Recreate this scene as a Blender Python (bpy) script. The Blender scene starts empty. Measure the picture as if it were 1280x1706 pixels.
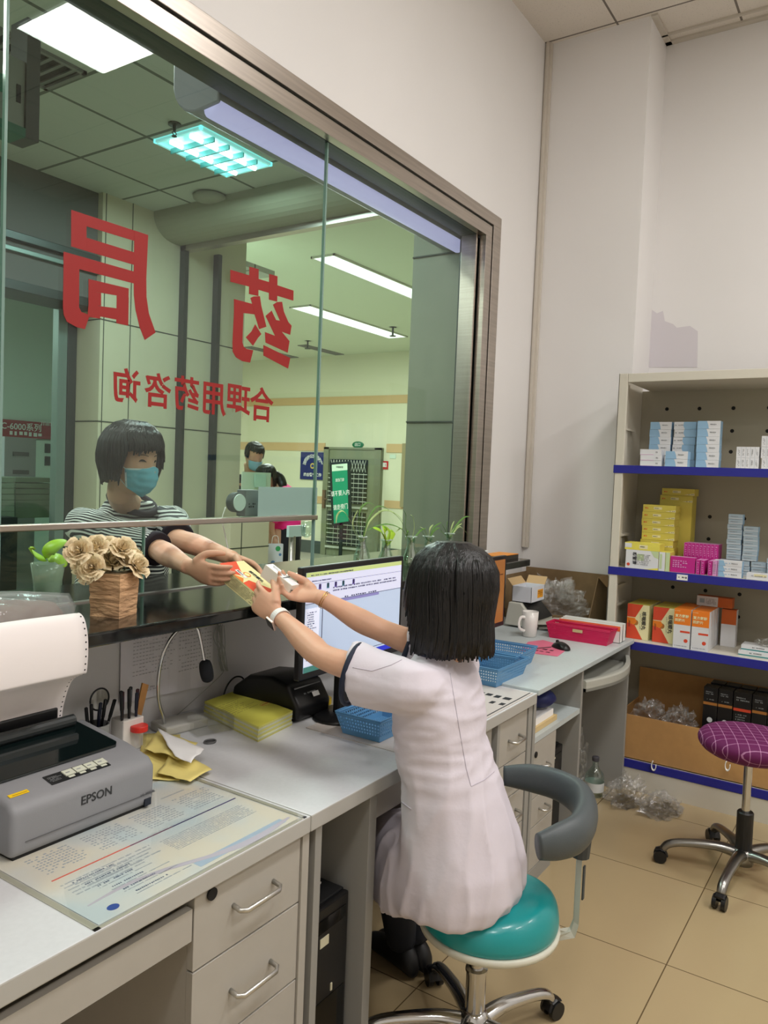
import bpy, bmesh, math, random
from mathutils import Vector, Matrix, noise
random.seed(7)
PI = math.pi
S = bpy.context.scene
COL = S.collection
V = Vector
# ---------------------------------------------------------------- camera
H = 1.57
FP = 1296.5
RM = Matrix(((0.55271389, -0.83241487, 0.03991031), (-0.01669503, -0.05894047, -0.99812188), (0.83320384, 0.55100953, -0.0464744)))
cd = bpy.data.cameras.new('camera'); cam = bpy.data.objects.new('camera', cd); COL.objects.link(cam); S.camera = cam
cd.sensor_fit = 'HORIZONTAL'; cd.sensor_width = 36; cd.lens = 36 * FP / 1280; cd.clip_start = .05
r0, r1, r2 = RM[0], -RM[1], -RM[2]
cam.matrix_world = Matrix(((r0[0], r1[0], r2[0], 0), (r0[1], r1[1], r2[1], 0), (r0[2], r1[2], r2[2], H), (0, 0, 0, 1)))
S.view_settings.view_transform = 'Standard'; S.view_settings.look = 'None'; S.view_settings.gamma = 1; S.view_settings.use_curve_mapping = False
S.view_settings.exposure = -0.06
try:
    S.cycles.max_bounces = 8; S.cycles.transparent_max_bounces = 16; S.cycles.use_denoising = True
    S.cycles.sample_clamp_indirect = 4
except Exception: pass
w = bpy.data.worlds.new('world'); S.world = w; w.use_nodes = True
w.node_tree.nodes['Background'].inputs[0].default_value = (.9, .92, 1, 1); w.node_tree.nodes['Background'].inputs[1].default_value = .05

def area(name, loc, sx, sy, power, col, rot=(0, 0, 0)):
    l = bpy.data.lights.new(name, 'AREA'); l.shape = 'RECTANGLE'; l.size = sx; l.size_y = sy; l.energy = power; l.color = col
    o = bpy.data.objects.new(name, l); COL.objects.link(o); o.location = loc; o.rotation_euler = rot; return o
# pharmacy ceiling lamps (behind and beside the camera), hall ceiling lamps and an added fill
WARM = (1, .98, .96); COOL = (.95, 1, .94)
PH_LAMPS = [(2.99, -.38), (1.2, -.38), (-.6, -.38), (1.2, -2.2), (3.0, -2.2)]
for x, y in PH_LAMPS: area('pharmacy_ceiling_lamp', (x, y, 4.135), .6, .48, 36, WARM)
area('hall_fill_lamp', (2.12, 2.72, 3.38), .42, .34, 34, COOL)  # added fill without a fixture, brightens the hall next to the window
area('hall_louvre_lamp', (3.26, 3.43, 3.36), .54, .35, 28, (.75, 1, 1))
area('hall_entry_lamp', (.2, 3.3, 3.38), .6, .6, 45, COOL)
for x, y in [(7.0, 5.3), (8.6, 7.2), (8.0, 10.0)]: area('hall_strip_lamp', (x, y, 3.78), 2.4, .5, 150, COOL)
area('clinic_lamp', (2.0, 7.0, 3.0), 2, 1, 60, (.85, 1, .93))

def W(u, v, ax, val):
    d = RM.transposed() @ V(((u - 640) / FP, (v - 853) / FP, 1)); i = 'xyz'.index(ax); c = V((0, 0, H))
    return c + d * ((val - c[i]) / d[i])
def AT(u, v, D):
    return V((0, 0, H)) + (RM.transposed() @ V(((u - 640) / FP, (v - 853) / FP, 1))) * D

# ---------------------------------------------------------------- materials
def lin(c):
    return tuple((x / 255 / 12.92 if x / 255 <= .04045 else ((x / 255 + .055) / 1.055) ** 2.4) for x in c)
MC = {}
def mat(name, c, r=.5, metal=0, bump=0, bs=60, emit=0, noise_c=0, ns=8, coat=0, trans=0, alpha=1, sub=0, c2=None, ior=1.45, stretch=None, spec=.5):
    if name in MC: return MC[name]
    m = bpy.data.materials.new(name); m.use_nodes = True; nt = m.node_tree; b = nt.nodes['Principled BSDF']
    L = lin(c); b.inputs['Base Color'].default_value = (*L, 1); b.inputs['Roughness'].default_value = r; b.inputs['Metallic'].default_value = metal
    b.inputs['IOR'].default_value = ior; b.inputs['Specular IOR Level'].default_value = spec
    if coat: b.inputs['Coat Weight'].default_value = coat; b.inputs['Coat Roughness'].default_value = .1
    if trans: b.inputs['Transmission Weight'].default_value = trans
    if alpha < 1: b.inputs['Alpha'].default_value = alpha
    if sub: b.inputs['Subsurface Weight'].default_value = sub; b.inputs['Subsurface Radius'].default_value = (.012, .005, .003); b.inputs['Subsurface Scale'].default_value = 1
    if emit: b.inputs['Emission Color'].default_value = (*L, 1); b.inputs['Emission Strength'].default_value = emit
    tc = nt.nodes.new('ShaderNodeTexCoord'); src = tc.outputs['Object']
    if stretch:
        mp = nt.nodes.new('ShaderNodeMapping'); mp.inputs['Scale'].default_value = stretch; nt.links.new(src, mp.inputs[0]); src = mp.outputs[0]
    if noise_c or c2:
        n = nt.nodes.new('ShaderNodeTexNoise'); n.inputs['Scale'].default_value = ns; n.inputs['Detail'].default_value = 6; nt.links.new(src, n.inputs['Vector'])
        rp = nt.nodes.new('ShaderNodeValToRGB'); rp.color_ramp.elements[0].position = .35; rp.color_ramp.elements[1].position = .65
        l2 = lin(c2) if c2 else tuple(max(0, x * (1 - noise_c)) for x in L)
        rp.color_ramp.elements[0].color = (*l2, 1); rp.color_ramp.elements[1].color = (*L, 1)
        nt.links.new(n.outputs['Fac'], rp.inputs[0]); nt.links.new(rp.outputs[0], b.inputs['Base Color'])
    if bump:
        n = nt.nodes.new('ShaderNodeTexNoise'); n.inputs['Scale'].default_value = bs; n.inputs['Detail'].default_value = 4; nt.links.new(src, n.inputs['Vector'])
        bp = nt.nodes.new('ShaderNodeBump'); bp.inputs['Strength'].default_value = bump; bp.inputs['Distance'].default_value = .01
        nt.links.new(n.outputs['Fac'], bp.inputs['Height']); nt.links.new(bp.outputs[0], b.inputs['Normal'])
    MC[name] = m; return m

def thin_glass(name, tint=(.8, .88, .83), refl=.06, rough=.0):
    if name in MC: return MC[name]
    m = bpy.data.materials.new(name); m.use_nodes = True; nt = m.node_tree; nt.nodes.clear()
    o = nt.nodes.new('ShaderNodeOutputMaterial'); t = nt.nodes.new('ShaderNodeBsdfTransparent'); t.inputs[0].default_value = (*tint, 1)
    g = nt.nodes.new('ShaderNodeBsdfGlossy'); g.inputs['Roughness'].default_value = rough; g.inputs[0].default_value = (1, 1, 1, 1)
    lw = nt.nodes.new('ShaderNodeLayerWeight'); lw.inputs[0].default_value = .5
    pw = nt.nodes.new('ShaderNodeMath'); pw.operation = 'POWER'; pw.inputs[1].default_value = 5; nt.links.new(lw.outputs['Facing'], pw.inputs[0])
    mp = nt.nodes.new('ShaderNodeMath'); mp.operation = 'MULTIPLY_ADD'; mp.inputs[1].default_value = .35; mp.inputs[2].default_value = refl
    x = nt.nodes.new('ShaderNodeMixShader'); nt.links.new(pw.outputs[0], mp.inputs[0]); nt.links.new(mp.outputs[0], x.inputs[0])
    nt.links.new(t.outputs[0], x.inputs[1]); nt.links.new(g.outputs[0], x.inputs[2]); nt.links.new(x.outputs[0], o.inputs[0])
    MC[name] = m; return m

def grid_mat(name, c, jc, px, py, ox, oy, jw, r=.5, bump=0, var=.03, hole=False, coat=0):
    """square tiles with joints; object x/y coordinates"""
    m = mat(name, c, r, coat=coat); nt = m.node_tree; b = nt.nodes['Principled BSDF']; N = nt.nodes.new; K = nt.links.new
    tc = N('ShaderNodeTexCoord'); sp = N('ShaderNodeSeparateXYZ'); K(tc.outputs['Object'], sp.inputs[0])
    def mth(op, a, b_=None):
        q = N('ShaderNodeMath'); q.operation = op
        for i, z in enumerate((a, b_)):
            if z is None: continue
            if isinstance(z, (int, float)): q.inputs[i].default_value = z
            else: K(z, q.inputs[i])
        return q.outputs[0]
    ds = []; ids = []
    for o_, p, off in ((sp.outputs[0], px, ox), (sp.outputs[1], py, oy)):
        s = mth('DIVIDE', mth('SUBTRACT', o_, off), p); f = mth('FRACT', s); ids.append(mth('FLOOR', s))
        ds.append(mth('MULTIPLY', mth('MINIMUM', f, mth('SUBTRACT', 1, f)), p))
    j = mth('LESS_THAN', mth('MINIMUM', ds[0], ds[1]), jw / 2)
    cb = N('ShaderNodeCombineXYZ'); K(ids[0], cb.inputs[0]); K(ids[1], cb.inputs[1])
    wn = N('ShaderNodeTexWhiteNoise'); K(cb.outputs[0], wn.inputs['Vector'])
    ns = N('ShaderNodeTexNoise'); ns.inputs['Scale'].default_value = 3; ns.inputs['Detail'].default_value = 5; K(tc.outputs['Object'], ns.inputs['Vector'])
    k = mth('ADD', mth('MULTIPLY', wn.outputs['Value'], var), mth('MULTIPLY', ns.outputs['Fac'], var * 2))
    if hole:
        n2 = N('ShaderNodeTexNoise'); n2.inputs['Scale'].default_value = 160; n2.inputs['Detail'].default_value = 2; K(tc.outputs['Object'], n2.inputs['Vector'])
        k = mth('ADD', k, mth('MULTIPLY', mth('GREATER_THAN', n2.outputs['Fac'], .66), .25))
    hs = N('ShaderNodeHueSaturation'); hs.inputs['Color'].default_value = (*lin(c), 1); K(mth('SUBTRACT', 1 + var, k), hs.inputs['Value'])
    mx = N('ShaderNodeMix'); mx.data_type = 'RGBA'; K(j, mx.inputs[0]); K(hs.outputs[0], mx.inputs[6]); mx.inputs[7].default_value = (*lin(jc), 1)
    K(mx.outputs[2], b.inputs['Base Color'])
    return m

# ---------------------------------------------------------------- mesh helpers
def box(bm, x0, x1, y0, y1, z0, z1, mi=0, M=None, faces=None):
    vs = [bm.verts.new(V(p)) for p in ((x0, y0, z0), (x1, y0, z0), (x1, y1, z0), (x0, y1, z0), (x0, y0, z1), (x1, y0, z1), (x1, y1, z1), (x0, y1, z1))]
    if M: 
        for v in vs: v.co = M @ v.co
    fs = []
    for k, q in enumerate(((0, 3, 2, 1), (4, 5, 6, 7), (0, 1, 5, 4), (1, 2, 6, 5), (2, 3, 7, 6), (3, 0, 4, 7))):  # bottom top -y +x +y -x
        f = bm.faces.new([vs[i] for i in q]); f.material_index = faces[k] if faces else mi; fs.append(f)
    return vs
def loft(bm, rings, mi=0, caps=True, closed=False):
    R = [[bm.verts.new(V(p)) for p in r] for r in rings]; n = len(R[0])
    for a, b in list(zip(R, R[1:])) + ([(R[-1], R[0])] if closed else []):
        for i in range(n):
            f = bm.faces.new((a[i], a[(i + 1) % n], b[(i + 1) % n], b[i])); f.material_index = mi
    if caps and not closed:
        f = bm.faces.new(R[0][::-1]); f.material_index = mi; f = bm.faces.new(R[-1]); f.material_index = mi
    return R
def smooth_pts(P, k=6):
    P = [V(p) for p in P]; out = []
    for i in range(len(P) - 1):
        a = P[max(i - 1, 0)]; b = P[i]; c = P[i + 1]; d = P[min(i + 2, len(P) - 1)]
        for j in range(k):
            t = j / k; out.append(.5 * ((2 * b) + (c - a) * t + (2 * a - 5 * b + 4 * c - d) * t * t + (3 * b - a - 3 * c + d) * t ** 3))
    out.append(P[-1]); return out
def tube(bm, pts, r, n=10, mi=0, ry=None, up=None, caps=True, sm=0):
    """tube along pts; r radius or list; ry second radius (along frame up)"""
    pts = [V(p) for p in pts]; rs = r if isinstance(r, (list, tuple)) else [r] * len(pts); rys = ry if isinstance(ry, (list, tuple)) else ([ry] * len(pts) if ry else rs)
    if sm:
        m = len(pts); q = smooth_pts([V((a, b, 0)) for a, b in zip(rs, rys)], sm); pts = smooth_pts(pts, sm); rs = [max(a.x, 1e-4) for a in q]; rys = [max(a.y, 1e-4) for a in q]
    u = V(up) if up else None; rings = []
    for i, p in enumerate(pts):
        t = (pts[min(i + 1, len(pts) - 1)] - pts[max(i - 1, 0)]).normalized()
        if u is None: u = V((0, 0, 1)) if abs(t.z) < .9 else V((1, 0, 0))
        s = t.cross(u)
        if s.length < 1e-6: s = t.orthogonal()
        s.normalize(); w_ = s.cross(t).normalized()
        if not up: u = w_
        rings.append([p + s * rs[i] * math.cos(2 * PI * k / n) + w_ * rys[i] * math.sin(2 * PI * k / n) for k in range(n)])
    loft(bm, rings, mi, caps)
def cyl(bm, p0, p1, r0, r1=None, n=20, mi=0, caps=True):
    tube(bm, [p0, p1], [r0, r0 if r1 is None else r1], n, mi, caps=caps)
def lathe(bm, prof, n=28, mi=0, c=(0, 0, 0), sx=1, sy=1, caps=True):
    c = V(c); loft(bm, [[c + V((r * sx * math.cos(2 * PI * k / n), r * sy * math.sin(2 * PI * k / n), z)) for k in range(n)] for r, z in prof], mi, caps)
def ball(bm, c, rx, ry=None, rz=None, n=14, m=8, mi=0):
    ry = ry or rx; rz = rz or rx
    lathe(bm, [(max(math.sin(PI * i / m), .02) * rx, -math.cos(PI * i / m) * rz) for i in range(m + 1)], n, mi, c, 1, ry / rx)
def prism(bm, poly, ext, mi=0):
    """poly: list of 3d points, ext: vector"""
    e = V(ext); a = [bm.verts.new(V(p)) for p in poly]; b = [bm.verts.new(V(p) + e) for p in poly]; n = len(a)
    for f in (a[::-1], b): bm.faces.new(f).material_index = mi
    for i in range(n): bm.faces.new((a[i], a[(i + 1) % n], b[(i + 1) % n], b[i])).material_index = mi
def quad(bm, a, b, c, d, mi=0):
    bm.faces.new([bm.verts.new(V(p)) for p in (a, b, c, d)]).material_index = mi
def torus(bm, c, R, r, ax='z', n=24, m=8, mi=0, a0=0, a1=2 * PI, sy=1):
    pts = []; full = abs(a1 - a0 - 2 * PI) < 1e-6
    rings = []
    k = n if full else n + 1
    for i in range(k):
        a = a0 + (a1 - a0) * i / n; d = V((math.cos(a), math.sin(a) * sy, 0))
        ring = [d * (R + r * math.cos(2 * PI * j / m)) + V((0, 0, r * math.sin(2 * PI * j / m))) for j in range(m)]
        if ax == 'x': ring = [V((p.z, p.x, p.y)) for p in ring]
        if ax == 'y': ring = [V((p.x, p.z, p.y)) for p in ring]
        rings.append([p + V(c) for p in ring])
    loft(bm, rings, mi, True, full)
def BM(): return bmesh.new()
def wmx(o):
    m = Matrix.Translation(o.location) @ o.rotation_euler.to_matrix().to_4x4()
    return (wmx(o.parent) @ m) if o.parent else m
def tag(o, label=None, cat=None, group=None, kind=None):
    if label: o['label'] = label
    if cat: o['category'] = cat
    if group: o['group'] = group
    if kind: o['kind'] = kind
    return o
def mk(name, bm, mats, parent=None, label=None, cat=None, group=None, kind=None, smooth=False, bev=0, world=False, loc=None, rot=None, sub=0, solid=0, recalc=True, bseg=2):
    """link bm as one mesh object. Top level: origin is moved to the base centre unless loc is given"""
    if not isinstance(mats, (list, tuple)): mats = [mats]
    if recalc: bmesh.ops.recalc_face_normals(bm, faces=bm.faces)
    if world and parent: 
        I = wmx(parent).inverted()
        for v in bm.verts: v.co = I @ v.co
    cen = None
    if parent is None and loc is None and bm.verts:
        lo = [min(v.co[i] for v in bm.verts) for i in range(3)]; hi = [max(v.co[i] for v in bm.verts) for i in range(3)]
        if kind != 'structure':
            cen = V(((lo[0] + hi[0]) / 2, (lo[1] + hi[1]) / 2, lo[2]))
            for v in bm.verts: v.co -= cen
    me = bpy.data.meshes.new(name); bm.to_mesh(me); bm.free()
    for m in mats: me.materials.append(m)
    if smooth:
        for p in me.polygons: p.use_smooth = True
    o = bpy.data.objects.new(name, me); COL.objects.link(o)
    if cen: o.location = cen
    if loc is not None: o.location = loc
    if rot: o.rotation_euler = rot
    if parent: o.parent = parent
    if solid: q = o.modifiers.new('s', 'SOLIDIFY'); q.thickness = solid; q.offset = 0
    if bev:
        q = o.modifiers.new('b', 'BEVEL'); q.width = bev; q.segments = bseg; q.limit_method = 'ANGLE'; q.angle_limit = .6
    if sub: q = o.modifiers.new('u', 'SUBSURF'); q.levels = sub; q.render_levels = sub
    return tag(o, label, cat, group, kind)
def thing(name, label, cat, loc=(0, 0, 0), rz=0, group=None):
    o = bpy.data.objects.new(name, None); COL.objects.link(o); o.location = loc; o.rotation_euler = (0, 0, rz); o.empty_display_size = .05
    return tag(o, label, cat, group)
def dup(o, loc=None, rz=None, label=None, parent=None):
    c = o.copy(); COL.objects.link(c)
    if parent: c.parent = parent
    if loc is not None: c.location = loc
    if rz is not None: c.rotation_euler = (o.rotation_euler[0], o.rotation_euler[1], rz)
    if label: c['label'] = label
    for ch in list(o.children): dup(ch, parent=c)
    return c
def text_bm(bm, s, size, M, bold=0, mi=0, depth=.0004, mirror=False, sx=1, align='CENTER'):
    c = bpy.data.curves.new('txt', 'FONT'); c.body = s; c.size = size; c.offset = bold; c.align_x = align; c.align_y = 'CENTER'; c.extrude = depth; c.resolution_u = 3
    o = bpy.data.objects.new('txt', c); COL.objects.link(o)
    me = bpy.data.meshes.new_from_object(o.evaluated_get(bpy.context.evaluated_depsgraph_get()))
    bpy.data.objects.remove(o); vs = []
    for v in me.vertices:
        p = v.co.copy(); p.x *= sx * (-1 if mirror else 1); vs.append(bm.verts.new(M @ p))
    for p in me.polygons:
        try: bm.faces.new([vs[i] for i in p.vertices]).material_index = mi
        except ValueError: pass
    bpy.data.meshes.remove(me); bpy.data.curves.remove(c)
def frame(o, ux, uy):
    """matrix: local x -> ux, local y -> uy, z -> normal"""
    ux = V(ux).normalized(); n = ux.cross(V(uy)).normalized(); uy = n.cross(ux); o = V(o)
    return Matrix(((ux[0], uy[0], n[0], o[0]), (ux[1], uy[1], n[1], o[1]), (ux[2], uy[2], n[2], o[2]), (0, 0, 0, 1)))
def dashes(bm, M, w, h, rows, mi=0, fill=.6, seed=1, cw=None, ragged=.3, th=.0003):
    """rows of small marks standing for fine print, on a plane"""
    R = random.Random(seed); rh = h / rows; cw = cw or rh * .8
    for i in range(rows):
        y = h / 2 - rh * (i + .5); x = -w / 2; end = w / 2 - R.random() * ragged * w
        while x < end:
            k = cw * R.uniform(.5, .95)
            if R.random() < .88: box(bm, x, x + k * .85, y - rh * fill / 2 * R.uniform(.6, 1), y + rh * fill / 2 * R.uniform(.6, 1), 0, th, mi, M)
            x += cw
def realize(o):
    """bake an object's modifiers into its mesh"""
    dg = bpy.context.evaluated_depsgraph_get(); me = bpy.data.meshes.new_from_object(o.evaluated_get(dg)); old = o.data
    o.modifiers.clear(); o.data = me; bpy.data.meshes.remove(old); return o
def fuse(o, vox, it=3, fac=.5):
    """merge overlapping lofts into one continuous skin"""
    q = o.modifiers.new('r', 'REMESH'); q.mode = 'VOXEL'; q.voxel_size = vox; q.use_smooth_shade = True
    if it: q = o.modifiers.new('s', 'SMOOTH'); q.iterations = it; q.factor = fac
    realize(o)
    for p in o.data.polygons: p.use_smooth = True
    return o
# ---------------------------------------------------------------- palette
WALL = mat('wall_paint', (228, 225, 223), .75, noise_c=.03, ns=1.5, bump=.03, bs=300)
STEEL = mat('brushed_steel', (196, 186, 176), .34, 1, bump=.03, bs=80, stretch=(1, 1, 30), noise_c=.15, ns=3)
DSTEEL = mat('dark_steel', (66, 72, 70), .4, .7)
GRAN = mat('granite', (34, 36, 34), .12, c2=(8, 9, 9), ns=42, coat=.3)
GLASS = thin_glass('pane_glass', (.86, .92, .885), .03)
GEDGE = mat('glass_edge', (120, 150, 140), .1, spec=.9)
RED = mat('red_vinyl', (150, 30, 27), .55)
DESK = mat('desk_laminate', (206, 206, 208), .38, noise_c=.04, ns=90)
DESK3 = mat('desk_laminate_bluish', (190, 198, 198), .38, noise_c=.05, ns=90)
CAB = mat('cabinet_board', (172, 167, 158), .5, noise_c=.03, ns=20)
CABD = mat('cabinet_board_grey', (150, 148, 142), .55)
EDGE = mat('desk_edge_band', (176, 174, 168), .4)
CHROME = mat('chrome', (205, 205, 205), .14, 1)
SATIN = mat('satin_metal', (200, 198, 192), .3, .9)
BLACK = mat('black_plastic', (22, 22, 23), .35, bump=.05, bs=400)
BLACKG = mat('black_gloss', (10, 12, 13), .08)
BLACKM = mat('black_matt', (18, 18, 19), .7)
WHITE = mat('white_card', (232, 230, 226), .6)
PAPER = mat('paper', (236, 234, 232), .8)
INK = mat('ink', (40, 42, 46), .7)
INKG = mat('grey_print', (138, 140, 142), .8)
GREYP = mat('grey_plastic', (134, 134, 137), .5, bump=.05, bs=500)
FILM = thin_glass('clear_film', (.95, .95, .94), .16, .08)
STONE = mat('stone_cladding', (200, 194, 168), .35, noise_c=.06, ns=2)
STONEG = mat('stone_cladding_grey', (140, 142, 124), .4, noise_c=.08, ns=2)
def STR(name, bm, m, **k): return mk(name, bm, m, kind='structure', loc=(0, 0, 0), **k)
YW = 1.91; CZ = 4.17; CTZ = 1.17; TZ = .775
# ---------------------------------------------------------------- pharmacy shell
b = BM(); box(b, -2.4, 5.2, -3.2, 2.05, -.06, 0)
STR('floor', b, grid_mat('floor_tiles', (176, 156, 120), (96, 80, 56), .6, .6, 3.225, .55, .004, .22, var=.04))
b = BM(); box(b, -2.4, 5.2, -3.2, 2.05, CZ, CZ + .05)
STR('ceiling', b, grid_mat('ceiling_tiles', (222, 214, 204), (120, 112, 104), .6, .6, 4.45 - .03, 1.486, .012, .8, hole=True))
b = BM()
XR = W(808, 900, 'y', YW).x
box(b, -2.4, 5.2, YW, 2.05, 0, 1.13);  box(b, -2.4, 5.2, YW, 2.05, 2.993, CZ); box(b, XR, 5.2, YW, 2.05, 1.13, 2.993); box(b, -2.4, -1.2, YW, 2.05, 1.13, 2.993)
STR('wall_window', b, WALL)
b = BM(); box(b, 4.45, 4.78, 1.30, YW, 0, CZ); box(b, 4.78, 4.9, -3.2, YW, 0, CZ)
STR('wall_back', b, WALL)
b = BM(); box(b, -2.5, -2.4, -3.2, 2.05, 0, CZ); STR('wall_left', b, WALL)
b = BM(); box(b, -2.4, 5.2, -3.3, -3.2, 0, CZ); STR('wall_front', b, WALL)
b = BM(); box(b, 4.425, 4.449, 1.87, YW, CTZ, CZ); box(b, 4.415, 4.449, 1.885, 1.90, CTZ, CZ)
STR('trim_1', b, mat('corner_trim', (204, 196, 184), .6))
b = BM()
for p in [(4.74, 4.779, -3.2, 1.30), (4.66, 4.675, -3.2, 1.30)]: box(b, p[0], p[1], p[2], p[3], CZ - .012, CZ)
box(b, 4.44, 4.78, 1.265, 1.30, CZ - .012, CZ)
STR('trim_2', b, mat('ceiling_angle', (196, 188, 176), .6))
pts = [(1065, 520), (1072, 508), (1085, 515), (1095, 522), (1105, 518), (1108, 535), (1122, 540), (1128, 546), (1150, 543), (1163, 552), (1162, 612), (1082, 612), (1070, 560)]
b = BM(); prism(b, [W(u, v, 'x', 4.779) for u, v in pts], (-.001, 0, 0)); STR('trim_3', b, mat('fresh_paint_patch', (208, 202, 206), .75))
# ---------------------------------------------------------------- window
b = BM()
xo, xm, xi = XR, W(795, 900, 'y', YW).x, W(785, 900, 'y', YW).x
zo, zm, zi = 2.993, 2.928, 2.863
XL = -1.2
box(b, XL, xo, YW - .014, YW + .03, zm + .006, zo); box(b, xm + .006, xo, YW - .014, YW + .03, CTZ, zm + .006)
box(b, XL, xm - .004, YW - .010, YW + .03, zi, zm - .004); box(b, xi, xm - .004, YW - .010, YW + .03, CTZ, zi)
box(b, XL, xm + .01, YW + .0, YW + .05, zm - .01, zm + .012, 1); box(b, xm - .01, xm + .012, YW + .0, YW + .05, CTZ, zm, 1)
box(b, XL, xi, YW + .03, YW + .12, zi - .001, zi + .09, 1); box(b, xi - .03, xi + .06, YW + .05, YW + .13, CTZ, zi, 1)
box(b, xi - .035, xi - .02, YW + .03, YW + .12, CTZ, zi, 0)
win = STR('window_1', b, [STEEL, DSTEEL], bev=.002)
GY = YW + .035; kx = GY / YW; x0, xs = 1.112 * kx, 2.396 * kx; xq = 1.586 * kx
def pane(a, c, z0, z1, y=GY):
    b = BM(); box(b, a, c, y, y + .010, z0, z1); o = mk('glass_pane', b, GLASS, win)
    return o
pane(XL, x0 - .005, CTZ, zi); pane(x0 + .003, xs - .004, 1.40, zi); pane(xs + .004, xi, CTZ, zi)
pane(x0 + .003, xq, CTZ + .003, 1.385, GY + .02)
b = BM(); box(b, x0 - .005, x0 + .003, GY - .001, GY + .011, CTZ, zi); box(b, xs - .004, xs + .004, GY - .001, GY + .011, CTZ, zi); box(b, xq, xq + .004, GY + .019, GY + .031, CTZ, 1.385)
mk('glass_edge', b, GEDGE, win)
b = BM(); box(b, x0 - .004, xs + .012, GY - .008, GY + .018, 1.383, 1.402)
mk('glass_rail', b, STEEL, win, bev=.003)
b = BM(); box(b, x0, xs, GY - .004, GY + .018, CTZ, CTZ + .004); mk('sliding_track', b, SATIN, win)
# red characters, traced on the glass plane
def zz(ox, oy, s, P): return [(ox + x / s, oy + y / s) for x, y in P]
def glyph(polys, y=GY - .0012):
    b = BM()
    for i, P in enumerate(polys): prism(b, [W(u, v, 'y', y - .00012 * i) for u, v in P], (0, .001, 0))
    return b
k = 1280 / 220
ju = [  # three nested hook strokes
    [(342, 55), (1088, 300), (1080, 395), (342, 170)], [(342, 170), (490, 215), (490, 455), (342, 410)], [(490, 325), (955, 468), (955, 590), (490, 455)],
    [(955, 255), (1088, 300), (1070, 720), (1072, 900), (950, 880), (948, 700)], [(950, 880), (1072, 900), (1095, 1060), (1160, 1245), (1055, 1318), (1005, 1190), (965, 1020)],
    [(268, 460), (955, 655), (950, 770), (268, 590)], [(268, 590), (420, 630), (418, 1000), (262, 1000)], [(262, 1000), (418, 1000), (440, 1045), (495, 1065), (515, 1095), (475, 1212), (400, 1195), (300, 1140), (270, 1075)],
    [(510, 725), (900, 818), (898, 905), (510, 840)], [(510, 840), (632, 862), (632, 985), (510, 985)], [(784, 885), (900, 905), (895, 1178), (780, 1155), (782, 1000)],
    [(510, 975), (784, 1010), (782, 1120), (625, 1090), (620, 1110), (500, 1092)]]
mk('red_character', glyph([zz(60, 340, k, P) for P in ju]), RED, win)
k = 1194 / 140
yao = [[(120, 165), (390, 245), (390, 405), (120, 335)], [(390, 120), (522, 158), (518, 540), (385, 510)], [(520, 295), (670, 340), (668, 495), (518, 450)], [(672, 225), (790, 258), (785, 620), (668, 590)], [(788, 385), (1018, 462), (1015, 605), (785, 535)],
       [(172, 580), (430, 650), (470, 800), (172, 765)], [(172, 765), (305, 770), (290, 1200), (150, 1200)], [(150, 1200), (290, 1200), (310, 1260), (350, 1290), (445, 1310), (400, 1485), (290, 1465), (200, 1410), (155, 1330)],
       [(405, 565), (450, 545), (540, 540), (560, 680), (632, 975), (530, 1010), (465, 800), (430, 650)], [(472, 940), (560, 1080), (515, 1130), (442, 1245), (340, 1125), (420, 1040)],
       [(725, 660), (780, 625), (855, 620), (880, 760), (945, 910), (990, 960), (970, 1090), (850, 1045), (960, 1180), (935, 1345), (620, 1200), (612, 1050), (755, 1105), (620, 820), (705, 745), (770, 880), (825, 890)],
       [(590, 1235), (970, 1420), (940, 1570), (590, 1385)]]
mk('red_character', glyph([zz(370, 430, k, P) for P in yao]), RED, win)
cc = zz(170, 600, 1280 / 310, [(170, 195), (385, 228), (583, 250), (768, 278), (938, 298), (1100, 325)])
for (u, v), ch in zip(cc, '询咨药用理合'):
    b = BM(); p = W(u, v, 'y', GY - .0015); hh = (W(u, v - 28, 'y', GY).z - W(u, v + 28, 'y', GY).z)
    text_bm(b, ch, hh * 1.07, frame(p, (1, 0, 0), (0, 0, 1)), bold=.0022, mirror=True, sx=.97)
    mk('red_character', b, RED, win)
# ---------------------------------------------------------------- granite counter through the window
GX = W(868, 930, 'z', CTZ).x; b = BM(); prism(b, [(-1.19, 1.57, CTZ - .035), (GX, 1.57, CTZ - .035), (GX, YW - .001, CTZ - .035), (XR - .001, YW - .001, CTZ - .035), (XR - .001, 2.049, CTZ - .035), (3.855, 2.049, CTZ - .035), (3.855, 2.28, CTZ - .035), (-1.19, 2.28, CTZ - .035)], (0, 0, .035))
mk('granite_countertop', b, GRAN, label='polished black granite countertop running through under the big glass window', cat='countertop', bev=.006, bseg=3)
b = BM(); box(b, -1.5, 3.9, 2.05, 2.2, 0, CTZ - .036); STR('trim_4', b, STONE)
# ---------------------------------------------------------------- hall shell
HZ = 3.41
b = BM(); box(b, -4, 12.1, 2.05, 12.6, -.06, -.002)
STR('floor_hall', b, grid_mat('hall_floor', (184, 186, 166), (110, 112, 96), .8, .8, 0, 0, .004, .15, var=.03))
b = BM(); box(b, -4, 4.1, 2.05, 8.2, HZ, HZ + .05); box(b, 4.1, 5.6, 5.05, 8.1, HZ, HZ + .05)
STR('ceiling_hall', b, grid_mat('hall_ceiling_tiles', (186, 190, 180), (100, 104, 96), .6, .6, 2.33, 3.63, .022, .85))
b = BM(); box(b, 4.0, 12.1, 2.3, 12.6, 3.84, 3.9); STR('ceiling_hall_far', b, mat('hall_plaster', (206, 212, 190), .8))
HW = mat('hall_wall_paint', (218, 216, 190), .6); BAND = mat('hall_band', (206, 172, 128), .6); SK = mat('skirting_dark', (70, 80, 76), .5)
b = BM(); box(b, 12, 12.1, -1, 12.6, 0, 3.9); STR('wall_far', b, HW)
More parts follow.
